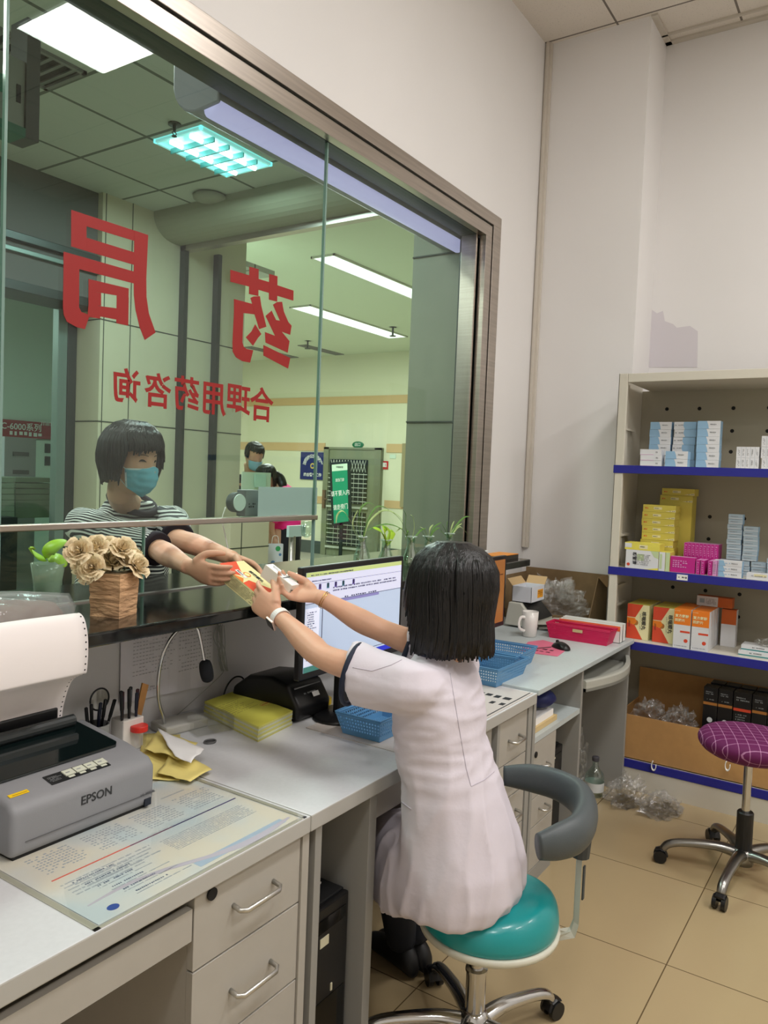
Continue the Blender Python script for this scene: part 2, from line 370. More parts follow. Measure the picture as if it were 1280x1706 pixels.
b = BM(); box(b, 11.985, 12.0, 2.4, 12.5, 2.9, 3.05); box(b, 11.985, 12, 9.36, 12.5, 2.0, 2.16); box(b, 11.985, 12, 2.4, 7.93, 2.0, 2.16); box(b, 11.985, 12, 2.4, 7.93, .98, 1.12); box(b, 11.985, 12, 9.36, 12.5, .98, 1.12); STR('trim_5', b, BAND)
b = BM(); box(b, 11.97, 12.0, 9.36, 12.5, 0, .24); box(b, 11.97, 12.0, 2.4, 7.93, 0, .24); STR('baseboard_far', b, SK)
b = BM(); box(b, 4.9, 12.1, 12.5, 12.6, 0, 3.9); STR('wall_hall_side', b, HW)
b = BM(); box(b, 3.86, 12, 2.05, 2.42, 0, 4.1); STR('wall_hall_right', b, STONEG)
b = BM()
for z in (1.888, 2.83, .95): box(b, 3.852, 3.861, 2.05, 2.42, z - .004, z + .004)
STR('trim_6', b, mat('stone_joint', (62, 66, 56), .7))
# column clad in stone slabs
b = BM(); box(b, 3.373, 4.76, 4.611, 5.02, 0, 3.9)
STR('pillar_stone', b, [STONE])
b = BM()
for z in (.93, 1.866, 2.56): box(b, 3.37, 4.762, 4.608, 4.612, z - .004, z + .004); box(b, 3.37, 3.3745, 4.608, 5.02, z - .004, z + .004)
for x in (3.40, 3.62): box(b, x - .003, x + .003, 4.6085, 4.612, 0, HZ)
box(b, 3.3695, 3.374, 4.9, 5.02, 0, HZ)
STR('trim_7', b, MC['stone_joint'])
b = BM()
for x in (4.09, 4.43): box(b, x - .035, x, 4.55, 4.609, 0, 3.25, 0); box(b, x, x + .02, 4.57, 4.609, 0, 3.25, 1)
box(b, 4.055, 4.12, 2.43, 4.609, 3.19, 3.25, 1)
STR('door_1', b, [DSTEEL, STEEL])
# beam with a rounded lower edge running out from the column
b = BM(); ys = (2.06, 4.61); prof = [(3.80, HZ + .02)] + [(4.0 - .2 * math.cos(t), 3.40 - .17 * math.sin(t)) for t in [PI / 2 * i / 8 for i in range(9)]] + [(4.1, 3.23), (4.1, 4.1), (3.8, 4.1)]
prism(b, [V((x, ys[0], z)) for x, z in prof], (0, ys[1] - ys[0], 0)); STR('beam_hall', b, mat('beam_paint', (150, 150, 128), .7), bev=.0)
# bulkhead and doorway on the left
b = BM(); box(b, -4, 3.372, 4.66, 4.9, 2.66, HZ); STR('bulkhead_hall', b, mat('bulkhead_paint', (92, 92, 88), .7))
b = BM(); box(b, -4, 3.372, 4.62, 4.665, 2.93, 2.98); box(b, -4, 3.372, 4.63, 4.665, 2.86, 2.89, 1); box(b, -4, 3.37, 4.6, 4.9, 2.62, 2.68); box(b, 3.22, 3.29, 4.85, 4.92, 0, 2.66, 1); box(b, 3.30, 3.37, 4.86, 4.95, 0, 2.66)
STR('door_2', b, [DSTEEL, mat('door_frame_grey', (120, 138, 132), .4, .5)], bev=.004)
b = BM(); box(b, -4, 5.62, 8.0, 8.1, 0, 3.4); STR('wall_clinic', b, mat('clinic_white', (206, 226, 214), .7))
b = BM(); box(b, 5.55, 5.62, 5.5, 8.0, 0, 3.85); box(b, 4.70, 5.55, 5.5, 5.6, 0, 3.85); box(b, 4.70, 4.76, 5.02, 5.5, 0, 3.85); STR('wall_clinic_side', b, MC['clinic_white'])
b = BM(); box(b, -4.1, -4, 2.05, 12.6, 0, 3.9); STR('wall_hall_left', b, HW)
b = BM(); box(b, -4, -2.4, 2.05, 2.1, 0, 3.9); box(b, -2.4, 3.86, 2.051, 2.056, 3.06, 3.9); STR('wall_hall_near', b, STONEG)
# roller shutter casing above the window on the hall side
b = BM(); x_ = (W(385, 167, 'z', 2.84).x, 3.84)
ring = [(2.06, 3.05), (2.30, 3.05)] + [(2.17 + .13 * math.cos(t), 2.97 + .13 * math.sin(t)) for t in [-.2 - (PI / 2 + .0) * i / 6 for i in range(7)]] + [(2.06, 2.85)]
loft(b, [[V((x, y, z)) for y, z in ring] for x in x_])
t = thing('shutter_casing', 'pale lilac rounded shutter casing with an added glow strip above the window, hall side', 'shutter casing', ((x_[0] + x_[1]) / 2, 2.15, 2.85))
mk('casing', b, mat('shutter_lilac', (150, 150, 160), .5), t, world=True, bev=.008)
b = BM(); cyl(b, (x_[0] + .01, 2.10, 2.846), (x_[1] - .03, 2.10, 2.850), .042, n=16); mk('added_glow_strip', b, mat('added_glow_lilac', (176, 170, 214), .5, emit=.9), t, world=True, smooth=True)  # added glow imitating a lavender reflection, not a real lamp
0 and mk('x', b, 0, label='pale lilac rounded shutter casing above the window on the hall side', cat='shutter casing', smooth=False, bev=.01)
# ---------------------------------------------------------------- hall ceiling things
EM = mat('lamp_diffuser', (236, 244, 240), .5, emit=1.6); EMC = mat('lamp_reflector_cyan', (150, 226, 226), .3, emit=.75); TUBE = mat('lamp_tube', (250, 255, 255), .4, emit=6)
def clight(label, x0, x1, y0, y1, z, fr=.018):
    t = thing('ceiling_light', label, 'ceiling light', ((x0 + x1) / 2, (y0 + y1) / 2, z - .02)); b = BM()
    for q in ((x0, x1, y0, y0 + fr), (x0, x1, y1 - fr, y1), (x0, x0 + fr, y0, y1), (x1 - fr, x1, y0, y1)): box(b, *q, z - .02, z)
    mk('frame', b, SATIN, t, world=True)
    b = BM(); box(b, x0 + fr, x1 - fr, y0 + fr, y1 - fr, z - .014, z); mk('diffuser', b, EM, t, world=True)
    return t
for i, (x, y) in enumerate(PH_LAMPS): clight(['white panel light on the pharmacy ceiling, mirrored in the top left of the window', 'white panel light on the pharmacy ceiling above the near desk', 'white panel light on the pharmacy ceiling left of the window seat', 'white panel light on the pharmacy ceiling behind the camera', 'white panel light on the pharmacy ceiling behind the purple stool'][i], x - .32, x + .32, y - .26, y + .26, CZ)
t = thing('louvred_ceiling_light', 'louvred fluorescent ceiling light with two glowing tubes and cyan reflectors', 'ceiling light', (3.26, 3.43, HZ - .02)); X0, X1, Y0, Y1 = 2.97, 3.54, 3.24, 3.62
b = BM()
for q in ((X0, X1, Y0, Y0 + .015), (X0, X1, Y1 - .015, Y1), (X0, X0 + .015, Y0, Y1), (X1 - .015, X1, Y0, Y1)): box(b, *q, HZ - .02, HZ)
box(b, X0, X1, Y0, Y1, HZ - .004, HZ - .002); mk('reflector', b, EMC, t, world=True)
b = BM()
for y in (Y0 + .11, Y1 - .11): cyl(b, (X0 + .03, y, HZ - .025), (X1 - .03, y, HZ - .025), .013)
mk('tube', b, TUBE, t, world=True)
b = BM()
for i in range(1, 5): x = X0 + (X1 - X0) * i / 5; box(b, x - .004, x + .004, Y0 + .015, Y1 - .015, HZ - .045, HZ - .015)
mk('louvre', b, mat('louvre_cyan', (120, 190, 190), .3, .3), t, world=True)
for i, P in enumerate(([(524, 430), (553, 427), (693, 488), (693, 500)], [(487, 513), (515, 511), (668, 563), (640, 567)])):
    q = [W(u, v, 'z', 3.82) for u, v in P]; xa, xb = (5.9, 9.2) if i == 0 else (q[0].x, q[2].x); xa = q[0].x; ya, yb = min(q[0].y, q[1].y) - .05, max(q[0].y, q[1].y) + .05
    clight(['long glowing strip light on the hall ceiling nearer the shutter, right of the glass seam', 'long glowing strip light on the hall ceiling further back, behind the red character'][i], xa, xb, ya, yb, 3.84)
def vent(label, x0, x1, y0, y1, z, n, along='x'):
    t = thing('ceiling_vent', label, 'air vent', ((x0 + x1) / 2, (y0 + y1) / 2, z - .015)); b = BM(); fr = .02
    for q in ((x0, x1, y0, y0 + fr), (x0, x1, y1 - fr, y1), (x0, x0 + fr, y0, y1), (x1 - fr, x1, y0, y1)): box(b, *q, z - .015, z)
    mk('frame', b, mat('vent_grey', (120, 120, 116), .5), t, world=True)
    b = BM(); box(b, x0 + fr, x1 - fr, y0 + fr, y1 - fr, z - .003, z - .001); mk('backing', b, BLACKM, t, world=True)
    b = BM()
    for i in range(n):
        if along == 'x': x = x0 + fr + (x1 - x0 - 2 * fr) * (i + .5) / n; box(b, x - .009, x + .009, y0 + fr, y1 - fr, z - .012, z - .004)
        else: y = y0 + fr + (y1 - y0 - 2 * fr) * (i + .5) / n; box(b, x0 + fr, x1 - fr, y - .007, y + .007, z - .012, z - .004)
    mk('slats', b, MC['vent_grey'], t, world=True)
vent('louvred air vent in the hall ceiling beside the bright panel light', 1.80, 2.31, 3.30, 3.62, HZ, 8)
for lab, P in (('narrow grey air vent on the far hall ceiling, crossed by the glass seam', (508, 574, 572, 590)), ('narrow grey air vent on the far hall ceiling below the hook of the red character', (418, 577, 452, 598))):
    a = W(P[0], P[1], 'z', 3.84); c = W(P[2], P[3], 'z', 3.84); vent(lab, min(a.x, c.x), max(a.x, c.x), min(a.y, c.y) - .02, min(a.y, c.y) + .18, 3.84, 4, 'y')
p = W(291, 206, 'z', HZ); t = thing('fire_sprinkler', 'small dark sprinkler head hanging in front of the louvred ceiling light', 'sprinkler', (p.x, p.y, HZ - .06)); b = BM()
lathe(b, [(.035, .06), (.035, .052), (.01, .05), (.008, .02)], 16); mk('rosette', b, DSTEEL, t)
b = BM()
for s in (-1, 1): tube(b, [(0, 0, .02), (.016 * s, 0, .01), (0, 0, -.005)], .003, 6)
lathe(b, [(.014, -.005), (.014, -.008)], 12); mk('deflector', b, DSTEEL, t)
p = W(350, 325, 'z', HZ); b = BM(); lathe(b, [(.10, 0), (.115, -.012), (.11, -.03), (.06, -.04)][::-1], 28, c=(p.x, p.y, HZ)); mk('smoke_detector', b, mat('detector_grey', (150, 150, 136), .6), label='round flat smoke detector on the hall ceiling behind the louvred light', cat='smoke detector', smooth=True)
for lab, u, v in (('tiny sprinkler head above the grey vent on the far hall ceiling', 513, 568), ('tiny sprinkler head on the far hall ceiling near the right stone wall', 655, 545)):
    p = W(u, v, 'z', 3.84); b = BM(); lathe(b, [(.05, -.14), (.05, -.13), (.015, -.12), (.015, 0), (.06, 0)], 12, c=(p.x, p.y, 3.84)); mk('fire_sprinkler', b, DSTEEL, label=lab, cat='sprinkler')
# hanging sign box at the top left
t = thing('hanging_sign', 'grey framed hanging sign box with a green strip at the top left of the window', 'sign', (1.55, 2.6, 2.7))
a = W(-60, 80, 'y', 2.6); c = W(40, 215, 'y', 2.6); b = BM(); box(b, a.x, c.x, 2.6, 2.68, c.z, a.z + .05); mk('panel', b, mat('sign_face_grey', (118, 124, 116), .4), t, world=True)
b = BM(); box(b, c.x, c.x + .05, 2.59, 2.69, c.z - .03, a.z + .2); box(b, a.x, c.x, 2.59, 2.69, c.z - .03, c.z, 1); mk('frame', b, [mat('sign_frame_dark', (58, 60, 56), .5), mat('sign_green', (20, 92, 70), .5)], t, world=True)
b = BM(); box(b, c.x - .2, c.x - .06, 2.597, 2.6, c.z + .09, c.z + .15); box(b, c.x - .03, c.x - .015, 2.597, 2.6, c.z + .08, c.z + .14, 1); mk('green_mark', b, [mat('sign_green2', (24, 100, 78), .5), INK], t, world=True)
# ---------------------------------------------------------------- far wall things
FX = 12
def fw(u, v, x=FX): return W(u, v, 'x', x)
# security door
DF = mat('door_frame_olive', (128, 134, 108), .5); GR = mat('door_grille', (196, 200, 188), .4); DK = mat('dark_glass', (38, 46, 44), .2)
yl, yr, zt = 9.32, 7.99, 2.08
b = BM(); box(b, 11.93, 12.0, yr, yl, 0, zt)
d = STR('door_3', b, DF)
b = BM(); box(b, 11.90, 11.94, yl - .12, yl, 0, zt); box(b, 11.90, 11.94, yr, yr + .14, 0, zt); box(b, 11.90, 11.94, yr, yl, zt - .04, zt); mk('door_frame', b, mat('door_frame_steel', (138, 142, 120), .4, .4), d)
b = BM(); box(b, 11.895, 11.932, yr + .3, yl - .16, 1.02, 1.85); box(b, 11.895, 11.932, yr + .3, yl - .16, .22, .86); mk('dark_pane', b, DK, d)
b = BM()
for z in [1.06 + .085 * i for i in range(7)] + [.26 + .085 * i for i in range(7)]: box(b, 11.885, 11.895, yr + .28, yl - .14, z, z + .014)
for y in [yr + .36 + .11 * i for i in range(7)]: box(b, 11.887, 11.893, y, y + .006, 1.02, 1.6); box(b, 11.887, 11.893, y, y + .006, .22, .86)
for i in range(12):
    y = yr + .32 + .068 * i; tube(b, [(11.89, y, 1.62), (11.89, y + .07, 1.84)], .006, 4); tube(b, [(11.89, y + .07, 1.62), (11.89, y, 1.84)], .006, 4)
box(b, 11.88, 11.90, yr + .25, yl - .12, .93, .965); box(b, 11.88, 11.90, yr + .25, yl - .12, .15, .19)
mk('grille', b, GR, d)
b = BM(); box(b, 11.86, 11.90, yl - .09, yl - .03, .9, 1.25); tube(b, [(11.85, yl - .06, 1.08), (11.84, yl - .16, 1.08)], .012, 8); mk('door_handle', b, mat('old_brass', (128, 100, 78), .5, .5), d)
# side door at the right edge
b = BM(); ya, yb_ = fw(673, 760).y, fw(690, 760).y
box(b, 11.93, 12, yb_ - .6, ya, fw(675, 845).z, fw(675, 739).z, 0); box(b, 11.92, 11.94, yb_ - .6, ya - .09, fw(675, 843).z, fw(675, 745).z, 1)
STR('window_2', b, [mat('tan_frame', (150, 138, 104), .5), mat('bright_pane', (222, 238, 214), .4, emit=.35)])
p = fw(597, 741); b = BM(); lathe(b, [(.13, 0), (.13, .015), (.10, .02)], 28, sx=1, sy=.48, c=(0, 0, 0))
t_ = Matrix(((0, 0, -1, 12), (-1, 0, 0, p.y), (0, 1, 0, p.z), (0, 0, 0, 1)))
for v in b.verts: v.co = t_ @ v.co
text_bm(b, '出口', .07, frame((11.979, p.y, p.z), (0, -1, 0), (0, 0, 1)), .001, 1)
mk('oval_exit_sign', b, [mat('exit_green', (24, 112, 74), .4), WHITE], label='small green oval sign on the wall above the security door', cat='sign')
a, c = fw(637, 768), fw(647, 782); t = thing('fire_notice', 'small red notice on the far wall right of the security door', 'notice', (11.98, (a.y + c.y) / 2, c.z)); b = BM(); box(b, 11.985, 11.999, c.y, a.y, c.z, a.z); mk('board', b, mat('notice_red', (190, 36, 36), .5), t, world=True)
b = BM(); box(b, 11.982, 11.985, c.y + .03, a.y - .03, c.z + .04, a.z - .03); box(b, 11.981, 11.984, c.y + .05, c.y + .06, c.z + .05, a.z - .05, 1); mk('symbol', b, [WHITE, MC['notice_red']], t, world=True)
a, c = fw(503, 753), fw(543, 800); my, mz = (a.y + c.y) / 2, (a.z + c.z) / 2
t = thing('police_sign', 'navy blue square sign with white arched characters and a round badge', 'sign', (11.97, my, c.z)); b = BM(); box(b, 11.97, 11.999, c.y, a.y, c.z, a.z); mk('board', b, mat('navy', (18, 34, 104), .4), t, world=True)
b = BM()
for i, ch in enumerate('沈阳市公安局和平'):
    an = PI - PI * (i + .5) / 8 * .92 - .12; r = .22; q = V((11.968, my - r * math.cos(an) * .95, mz + .0 + r * math.sin(an) * .85)); ux = V((0, -math.cos(an - PI / 2), math.sin(an - PI / 2)))
    text_bm(b, ch, .085, frame(q, ux, ux.cross(V((-1, 0, 0))) * -1), .002)
text_bm(b, '综合警务工作', .075, frame((11.968, my, c.z + .09), (0, -1, 0), (0, 0, 1)), .002)
mk('characters', b, WHITE, t, world=True)
b = BM(); lathe(b, [(.055, 0), (.055, .006)], 20, c=(0, 0, 0)); lathe(b, [(.03, .006), (.03, .009)], 16, 1); t_[0][3] = 11.968; t_[1][3] = my; t_[2][3] = mz
for v in b.verts: v.co = t_ @ v.co
mk('badge', b, [mat('badge_gold', (222, 190, 96), .4), mat('badge_blue', (30, 50, 130), .4)], t, world=True)
a, c = fw(650, 757), fw(660, 764); b = BM(); box(b, 11.99, 11.999, c.y, a.y, c.z, a.z); mk('paper_notice', b, mat('notice_pale', (205, 220, 205), .6), label='pale narrow notice on the far wall above the red notice', cat='notice')
# green standing sign
def sgn(u, v): return W(u, v, 'x', 11.2)
PL = [sgn(549, 771), sgn(583, 768), sgn(585, 872), sgn(553, 877)]; ctr = sum(PL, V()) / 4
t = thing('standing_sign', 'tall green standing sign in a black frame on a black post', 'sign', (11.2, ctr.y, 0)); b = BM(); prism(b, PL, (.03, 0, 0)); mk('frame', b, mat('sign_black', (22, 34, 32), .5), t, world=True)
def ins(fr, z0, z1):
    L_ = lambda A, B, s: A + (B - A) * s
    A, B, C_, D_ = PL; l0, r_0 = L_(A, D_, z0), L_(B, C_, z0); l1, r_1 = L_(A, D_, z1), L_(B, C_, z1)
    return [L_(l0, r_0, fr) - V((.004, 0, 0)), L_(l0, r_0, 1 - fr) - V((.004, 0, 0)), L_(l1, r_1, 1 - fr) - V((.004, 0, 0)), L_(l1, r_1, fr) - V((.004, 0, 0))]
b = BM(); prism(b, ins(.12, .14, .96), (.01, 0, 0)); mk('green_panel', b, mat('panel_green', (22, 140, 104), .5), t, world=True)
b = BM(); prism(b, ins(.12, .035, .14), (.01, 0, 0)); mk('header', b, mat('panel_pale', (206, 226, 206), .5), t, world=True)
b = BM()
for s, f, sz in (('发热门诊', .29, .062), ('请不要入内', .50, .105), ('请走旁门', .72, .105)):
    L_ = ins(.12, f - .02, f + .02); q = sum(L_, V()) / 4 - V((.003, 0, 0)); text_bm(b, s, sz, frame(q, L_[1] - L_[0], (0, 0, 1)), .001, sx=.8)
text_bm(b, '中国医院', .04, frame(sum(ins(.12, .07, .1), V()) / 4 - V((.003, 0, 0)), (0, -1, 0), (0, 0, 1)), 0, 1)
mk('characters', b, [WHITE, INK], t, world=True)
b = BM(); y0 = sgn(568, 880).y; box(b, 11.2, 11.23, y0 - .03, y0 + .03, .02, PL[2].z + .05); lathe(b, [(.2, 0), (.2, .02)], 24, c=(11.215, y0, 0)); mk('post', b, MC['sign_black'], t, world=True)
# ---------------------------------------------------------------- desks
FY = 1.095; BYD = 1.906
def handle(parent, x0, x1, z, y=1.112, r=.005, name='handle', m=SATIN):
    b = BM(); tube(b, [(x0, y, z), (x0, y - .022, z - .004), (x0 + .012, y - .03, z - .006), (x1 - .012, y - .03, z - .006), (x1, y - .022, z - .004), (x1, y, z)], r, 8, ry=r * 1.2)
    mk(name, b, m, parent, world=True, smooth=True)
def drawer(root, x0, x1, z0, z1, hx=None, y=1.112, m=None, hz=None):
    b = BM(); box(b, x0 + .002, x1 - .002, y, y + .018, z0 + .002, z1 - .002); d = mk('drawer', b, m or CAB, root, world=True, bev=.0012)
    if hx: handle(d, hx[0], hx[1], hz or (z0 + z1) / 2, y)
    return d
# near desk
t = thing('near_desk', 'light grey laminate desk in the foreground with a bank of drawers, under the printer', 'desk', (.1, 1.5, 0))
b = BM(); box(b, -1.2, 1.4005, FY, BYD, TZ - .04, TZ, faces=[0, 0, 1, 1, 0, 1]); mk('desktop', b, [DESK, EDGE], t, world=True, bev=.003)
for q in ((1.06, 1.08, 1.13, 1.88), (1.388, 1.412, FY + .012, 1.88), (-1.2, -1.17, FY + .01, 1.88)): b = BM(); box(b, *q, 0, TZ - .041); mk('side_panel', b, CAB, t, world=True)
b = BM(); box(b, 1.08, 1.388, 1.13, 1.84, 0, .06); mk('plinth', b, CAB, t, world=True)
b = BM(); box(b, -1.17, 1.06, 1.84, 1.86, .15, TZ - .041); mk('modesty_panel', b, CABD, t, world=True)
b = BM(); box(b, -1.15, 1.055, 1.112, 1.13, .638, .704); box(b, -1.15, 1.055, 1.13, 1.55, .64, .65); mk('keyboard_drawer', b, CAB, t, world=True)
d = drawer(t, 1.058, 1.388, .570, .728, (1.169, 1.293), hz=.66)
b = BM(); lathe(b, [(.011, 0), (.013, .003), (.013, .006)], 16); Mq = frame((1.104, 1.1125, .714), (1, 0, 0), (0, 0, 1))
for v in b.verts: v.co = Mq @ v.co
mk('lock', b, BLACKM, d, world=True)
drawer(t, 1.058, 1.388, .386, .570, (1.168, 1.292), hz=.477)
drawer(t, 1.058, 1.388, .20, .386, (1.168, 1.292)); drawer(t, 1.058, 1.388, .06, .20, (1.168, 1.292))
# middle desk
t = thing('middle_desk', 'light grey desk in front of the seated clerk, with a computer bay on its left', 'desk', (2.07, 1.5, 0))
b = BM(); box(b, 1.4025, 2.755, FY, BYD, TZ - .04, TZ, faces=[0, 0, 1, 1, 0, 1]); mk('desktop', b, [DESK, EDGE], t, world=True, bev=.003)
for x in ((1.436, 1.461), (1.663, 1.697), (2.44, 2.46), (2.71, 2.745)): b = BM(); box(b, x[0], x[1], FY + .012, 1.84, 0, TZ - .041); mk('side_panel', b, CABD, t, world=True, bev=.001)
b = BM(); box(b, 1.461, 2.44, 1.84, 1.86, .1, TZ - .041); mk('modesty_panel', b, CABD, t, world=True)
b = BM(); box(b, 1.70, 2.43, 1.125, 1.14, .648, .715); box(b, 1.70, 2.43, 1.14, 1.5, .65, .66); mk('pencil_drawer', b, CAB, t, world=True)
for z0, z1 in ((.562, .725), (.43, .562), (.298, .43), (.07, .298)): drawer(t, 2.452, 2.708, z0, z1, (2.545, 2.635))
b = BM(); box(b, 2.45, 2.71, 1.118, 1.135, 0, .07); mk('plinth', b, CABD, t, world=True)
# far desk
D3 = .786
t = thing('far_desk', 'bluish grey laminate desk at the back with an open shelf and keyboard tray', 'desk', (3.4, 1.5, 0))
b = BM(); prism(b, [(2.757, 1.09, D3 - .022), (4.022, 1.09, D3 - .022), (4.022, 1.262, D3 - .022), (4.44, 1.262, D3 - .022), (4.44, BYD, D3 - .022), (2.757, BYD, D3 - .022)], (0, 0, .022)); mk('desktop', b, DESK3, t, world=True, bev=.003)
for x in ((2.758, 2.782), (3.29, 3.312), (3.995, 4.018)): b = BM(); box(b, x[0], x[1], FY + .012, 1.86, 0, D3 - .023); mk('side_panel', b, CABD, t, world=True, bev=.001)
b = BM(); box(b, 3.024, 3.04, 1.12, 1.86, 0, .567); mk('divider', b, CABD, t, world=True)
b = BM(); box(b, 2.782, 3.29, 1.11, 1.86, .568, .590); mk('shelf', b, DESK3, t, world=True)
b = BM(); box(b, 2.782, 3.995, 1.86, 1.88, .05, D3 - .023); mk('back_panel', b, CABD, t, world=True)
z = (.346, .567)
d = drawer(t, 2.784, 3.022, *z); b = BM(); Mq = frame((2.842, 1.1, .455), (1, 0, 0), (0, 0, 1))
d2 = BM(); torus(d2, (2.90, 1.105, .458), .028, .0035, 'x', 14, 6, 0, -PI / 2, PI / 2)
for v in d2.verts: v.co = V((2.90 + (v.co.z - .458) * .9, 1.112 - abs(v.co.y - 1.105), .458 + (v.co.x - 2.90) * 1)) 
mk('handle', d2, SATIN, d, world=True, smooth=True); b.free()
b = BM(); lathe(b, [(.012, 0), (.012, .004)], 16)
for v in b.verts: v.co = frame((2.808, 1.1115, .52), (1, 0, 0), (0, 0, 1)) @ v.co
mk('lock', b, BLACKM, d, world=True)
for z0, z1 in ((.23, .346), (.06, .23)):
    d = drawer(t, 2.784, 3.022, z0, z1); handle(d, 2.87, 2.93, (z0 + z1) / 2, r=.004)
b = BM(); prism(b, [(2.782, 1.11, 0), (3.02, 1.11, 0), (3.02, 1.13, 0), (2.782, 1.13, 0)], (0, 0, .06)); mk('plinth', b, CABD, t, world=True)
b = BM(); P = [(3.33 + .66 * i / 12, 1.10 - .07 * math.sin(PI * i / 12)) for i in range(13)]
prism(b, [(x, y, .655) for x, y in P] + [(3.99, 1.5, .655), (3.33, 1.5, .655)], (0, 0, .014))
pr = [[V((x, y, .655)), V((x, y + .022, .655)), V((x, y + .022, .705)), V((x, y + .006, .705)), V((x, y, .698))] for x, y in P]; loft(b, pr)
mk('keyboard_tray', b, mat('tray_plastic', (176, 176, 166), .45), t, world=True)
# things in and under the desks
def tower(x0, x1, y0, y1, z1, label, style):
    t = thing('computer_tower', label, 'computer', ((x0 + x1) / 2, (y0 + y1) / 2, 0)); b = BM(); box(b, x0, x1, y0 + .018, y1, .012, z1)
    for x in (x0 + .02, x1 - .04):
        for y in (y0 + .05, y1 - .08): box(b, x, x + .02, y, y + .03, 0, .014)
    mk('case', b, BLACKM, t, world=True, bev=.003)
    b = BM(); box(b, x0, x1, y0, y0 + .018, .012, z1 - .003); f = mk('front_panel', b, BLACK, t, world=True, bev=.005)
    b = BM(); box(b, x0 + .012, x1 - .012, y0 - .0015, y0, .03, z1 * .48); mk('gloss_inset', b, BLACKG, t, world=True); b = BM(); box(b, x0 + .015, x1 - .015, y0 - .002, y0, z1 * .86, z1 * .93); mk('disc_drive', b, BLACKG, t, world=True)
    b = BM()
    if style: box(b, x0 + .05, x0 + .085, y0 - .002, y0, z1 * .78, z1 * .83); box(b, x0 + .1, x0 + .106, y0 - .003, y0, z1 * .5, z1 * .54)
    else: box(b, x0 + .05, x0 + .09, y0 - .003, y0, z1 * .9, z1 * .915); box(b, x0 + .06, x0 + .10, y0 + .05, y0 + .09, z1, z1 + .001)
    mk('sticker', b, mat('sticker_cream', (214, 208, 180), .6), t, world=True)
    if style:
        b = BM(); lathe(b, [(.013, 0), (.013, .002)], 18)
        for v in b.verts: v.co = frame((x0 + .025, y0 - .0005, z1 * .47), (1, 0, 0), (0, 0, 1)) @ v.co
        mk('round_badge', b, WHITE, t, world=True)
tower(1.475, 1.645, 1.15, 1.56, .478, 'black computer tower in the bay beside the drawers, with a cream sticker', 1)
b = BM(); Mq = Matrix.Translation((1.55, 1.30, .4815)) @ Matrix.Rotation(.2, 4, 'Z'); box(b, -.05, .05, -.09, .09, 0, .004, 0, Mq); mk('paper_slip', b, mat('grey_slip', (190, 188, 184), .7), label='pale card lying on top of the black computer tower in the desk bay', cat='paper')
tower(3.06, 3.24, 1.16, 1.58, .44, 'black computer tower in the narrow bay under the far desk', 0)
# blue shoe covers and papers in the open shelf
b = BM(); box(b, 2.79, 3.07, 1.13, 1.40, .591, .612); mk('paper_stack', b, [mat('manila', (206, 180, 130), .7)], label='flat pile of papers with a tan cover in the open desk shelf', cat='papers')
b = BM(); box(b, 2.80, 3.05, 1.14, 1.4, .6125, .64); mk('paper_stack', b, [PAPER], label='white papers lying on the tan cover in the open desk shelf', cat='papers')
for i, (x, y, z, s, lb) in enumerate(((3.01, 1.19, .642, .078, 'crumpled dark blue cloth bag at the front of the open desk shelf'), (3.02, 1.47, .592, .075, 'dark blue cloth bundle at the back of the open desk shelf'))):
    b = BM(); ball(b, (x, y + .02, z + s * .55), s, s * 1.1, s * .55, 22, 14)
    for v in b.verts: v.co += V((noise.noise(v.co * 30), noise.noise(v.co * 31 + V((5, 0, 0))), noise.noise(v.co * 29 + V((0, 7, 0))) * .5)) * .012
    mk('cloth_bundle', b, mat('dark_blue_cloth', (24, 34, 92), .5), label=lb, cat='cloth', smooth=True)
# ---------------------------------------------------------------- desk mats
def on(u, v, z=TZ): return W(u, v, 'z', z)
POST = bpy.data.materials.new('poster_print'); POST.use_nodes = True; nt = POST.node_tree; bs = nt.nodes['Principled BSDF']; tc = nt.nodes.new('ShaderNodeTexCoord'); n1 = nt.nodes.new('ShaderNodeTexNoise'); n1.inputs['Scale'].default_value = 5; n1.inputs['Detail'].default_value = 2
rp = nt.nodes.new('ShaderNodeValToRGB'); E_ = rp.color_ramp.elements; E_[0].position = .38; E_[0].color = (*lin((204, 217, 227)), 1); E_[1].position = .62; E_[1].color = (*lin((230, 223, 213)), 1); e = E_.new(.5); e.color = (*lin((222, 223, 224)), 1)
nt.links.new(tc.outputs['Object'], n1.inputs['Vector']); nt.links.new(n1.outputs['Fac'], rp.inputs[0]); nt.links.new(rp.outputs[0], bs.inputs['Base Color']); bs.inputs['Roughness'].default_value = .6
t = thing('desk_mat', 'clear plastic desk mat with a blue and cream printed poster under it, beneath the printer', 'desk mat', (1.1, 1.26, TZ))
b = BM(); box(b, .835, 1.372, 1.108, 1.52, TZ + .0004, TZ + .0014); po = mk('poster', b, POST, t, world=True)
b = BM(); box(b, .82, 1.388, 1.098, 1.54, TZ + .0016, TZ + .0036); mk('clear_sheet', b, thin_glass('mat_plastic', (.95, .95, .93), .05, .05), t, world=True, bev=.0008)
b = BM(); 
for q in ((.82, .832, 1.098, 1.54), (1.378, 1.388, 1.098, 1.54), (.82, 1.388, 1.098, 1.105)): box(b, *q, TZ + .0002, TZ + .0015)
mk('mat_border', b, mat('mat_edge', (178, 176, 164), .3), t, world=True)
Z1 = TZ + .0014
def flat(x, y, ux=(1, 0, 0), uy=(0, 1, 0), z=Z1): return frame((x, y, z), ux, uy)
b = BM()
for i in range(4):
    x = .93 + .125 * i
    dashes(b, flat(x, 1.365), .10, .085, 9, 0, .5, i, .008, .1); dashes(b, flat(x - .02, 1.43), .08, .006, 1, 0, .9, i + 9, .004)
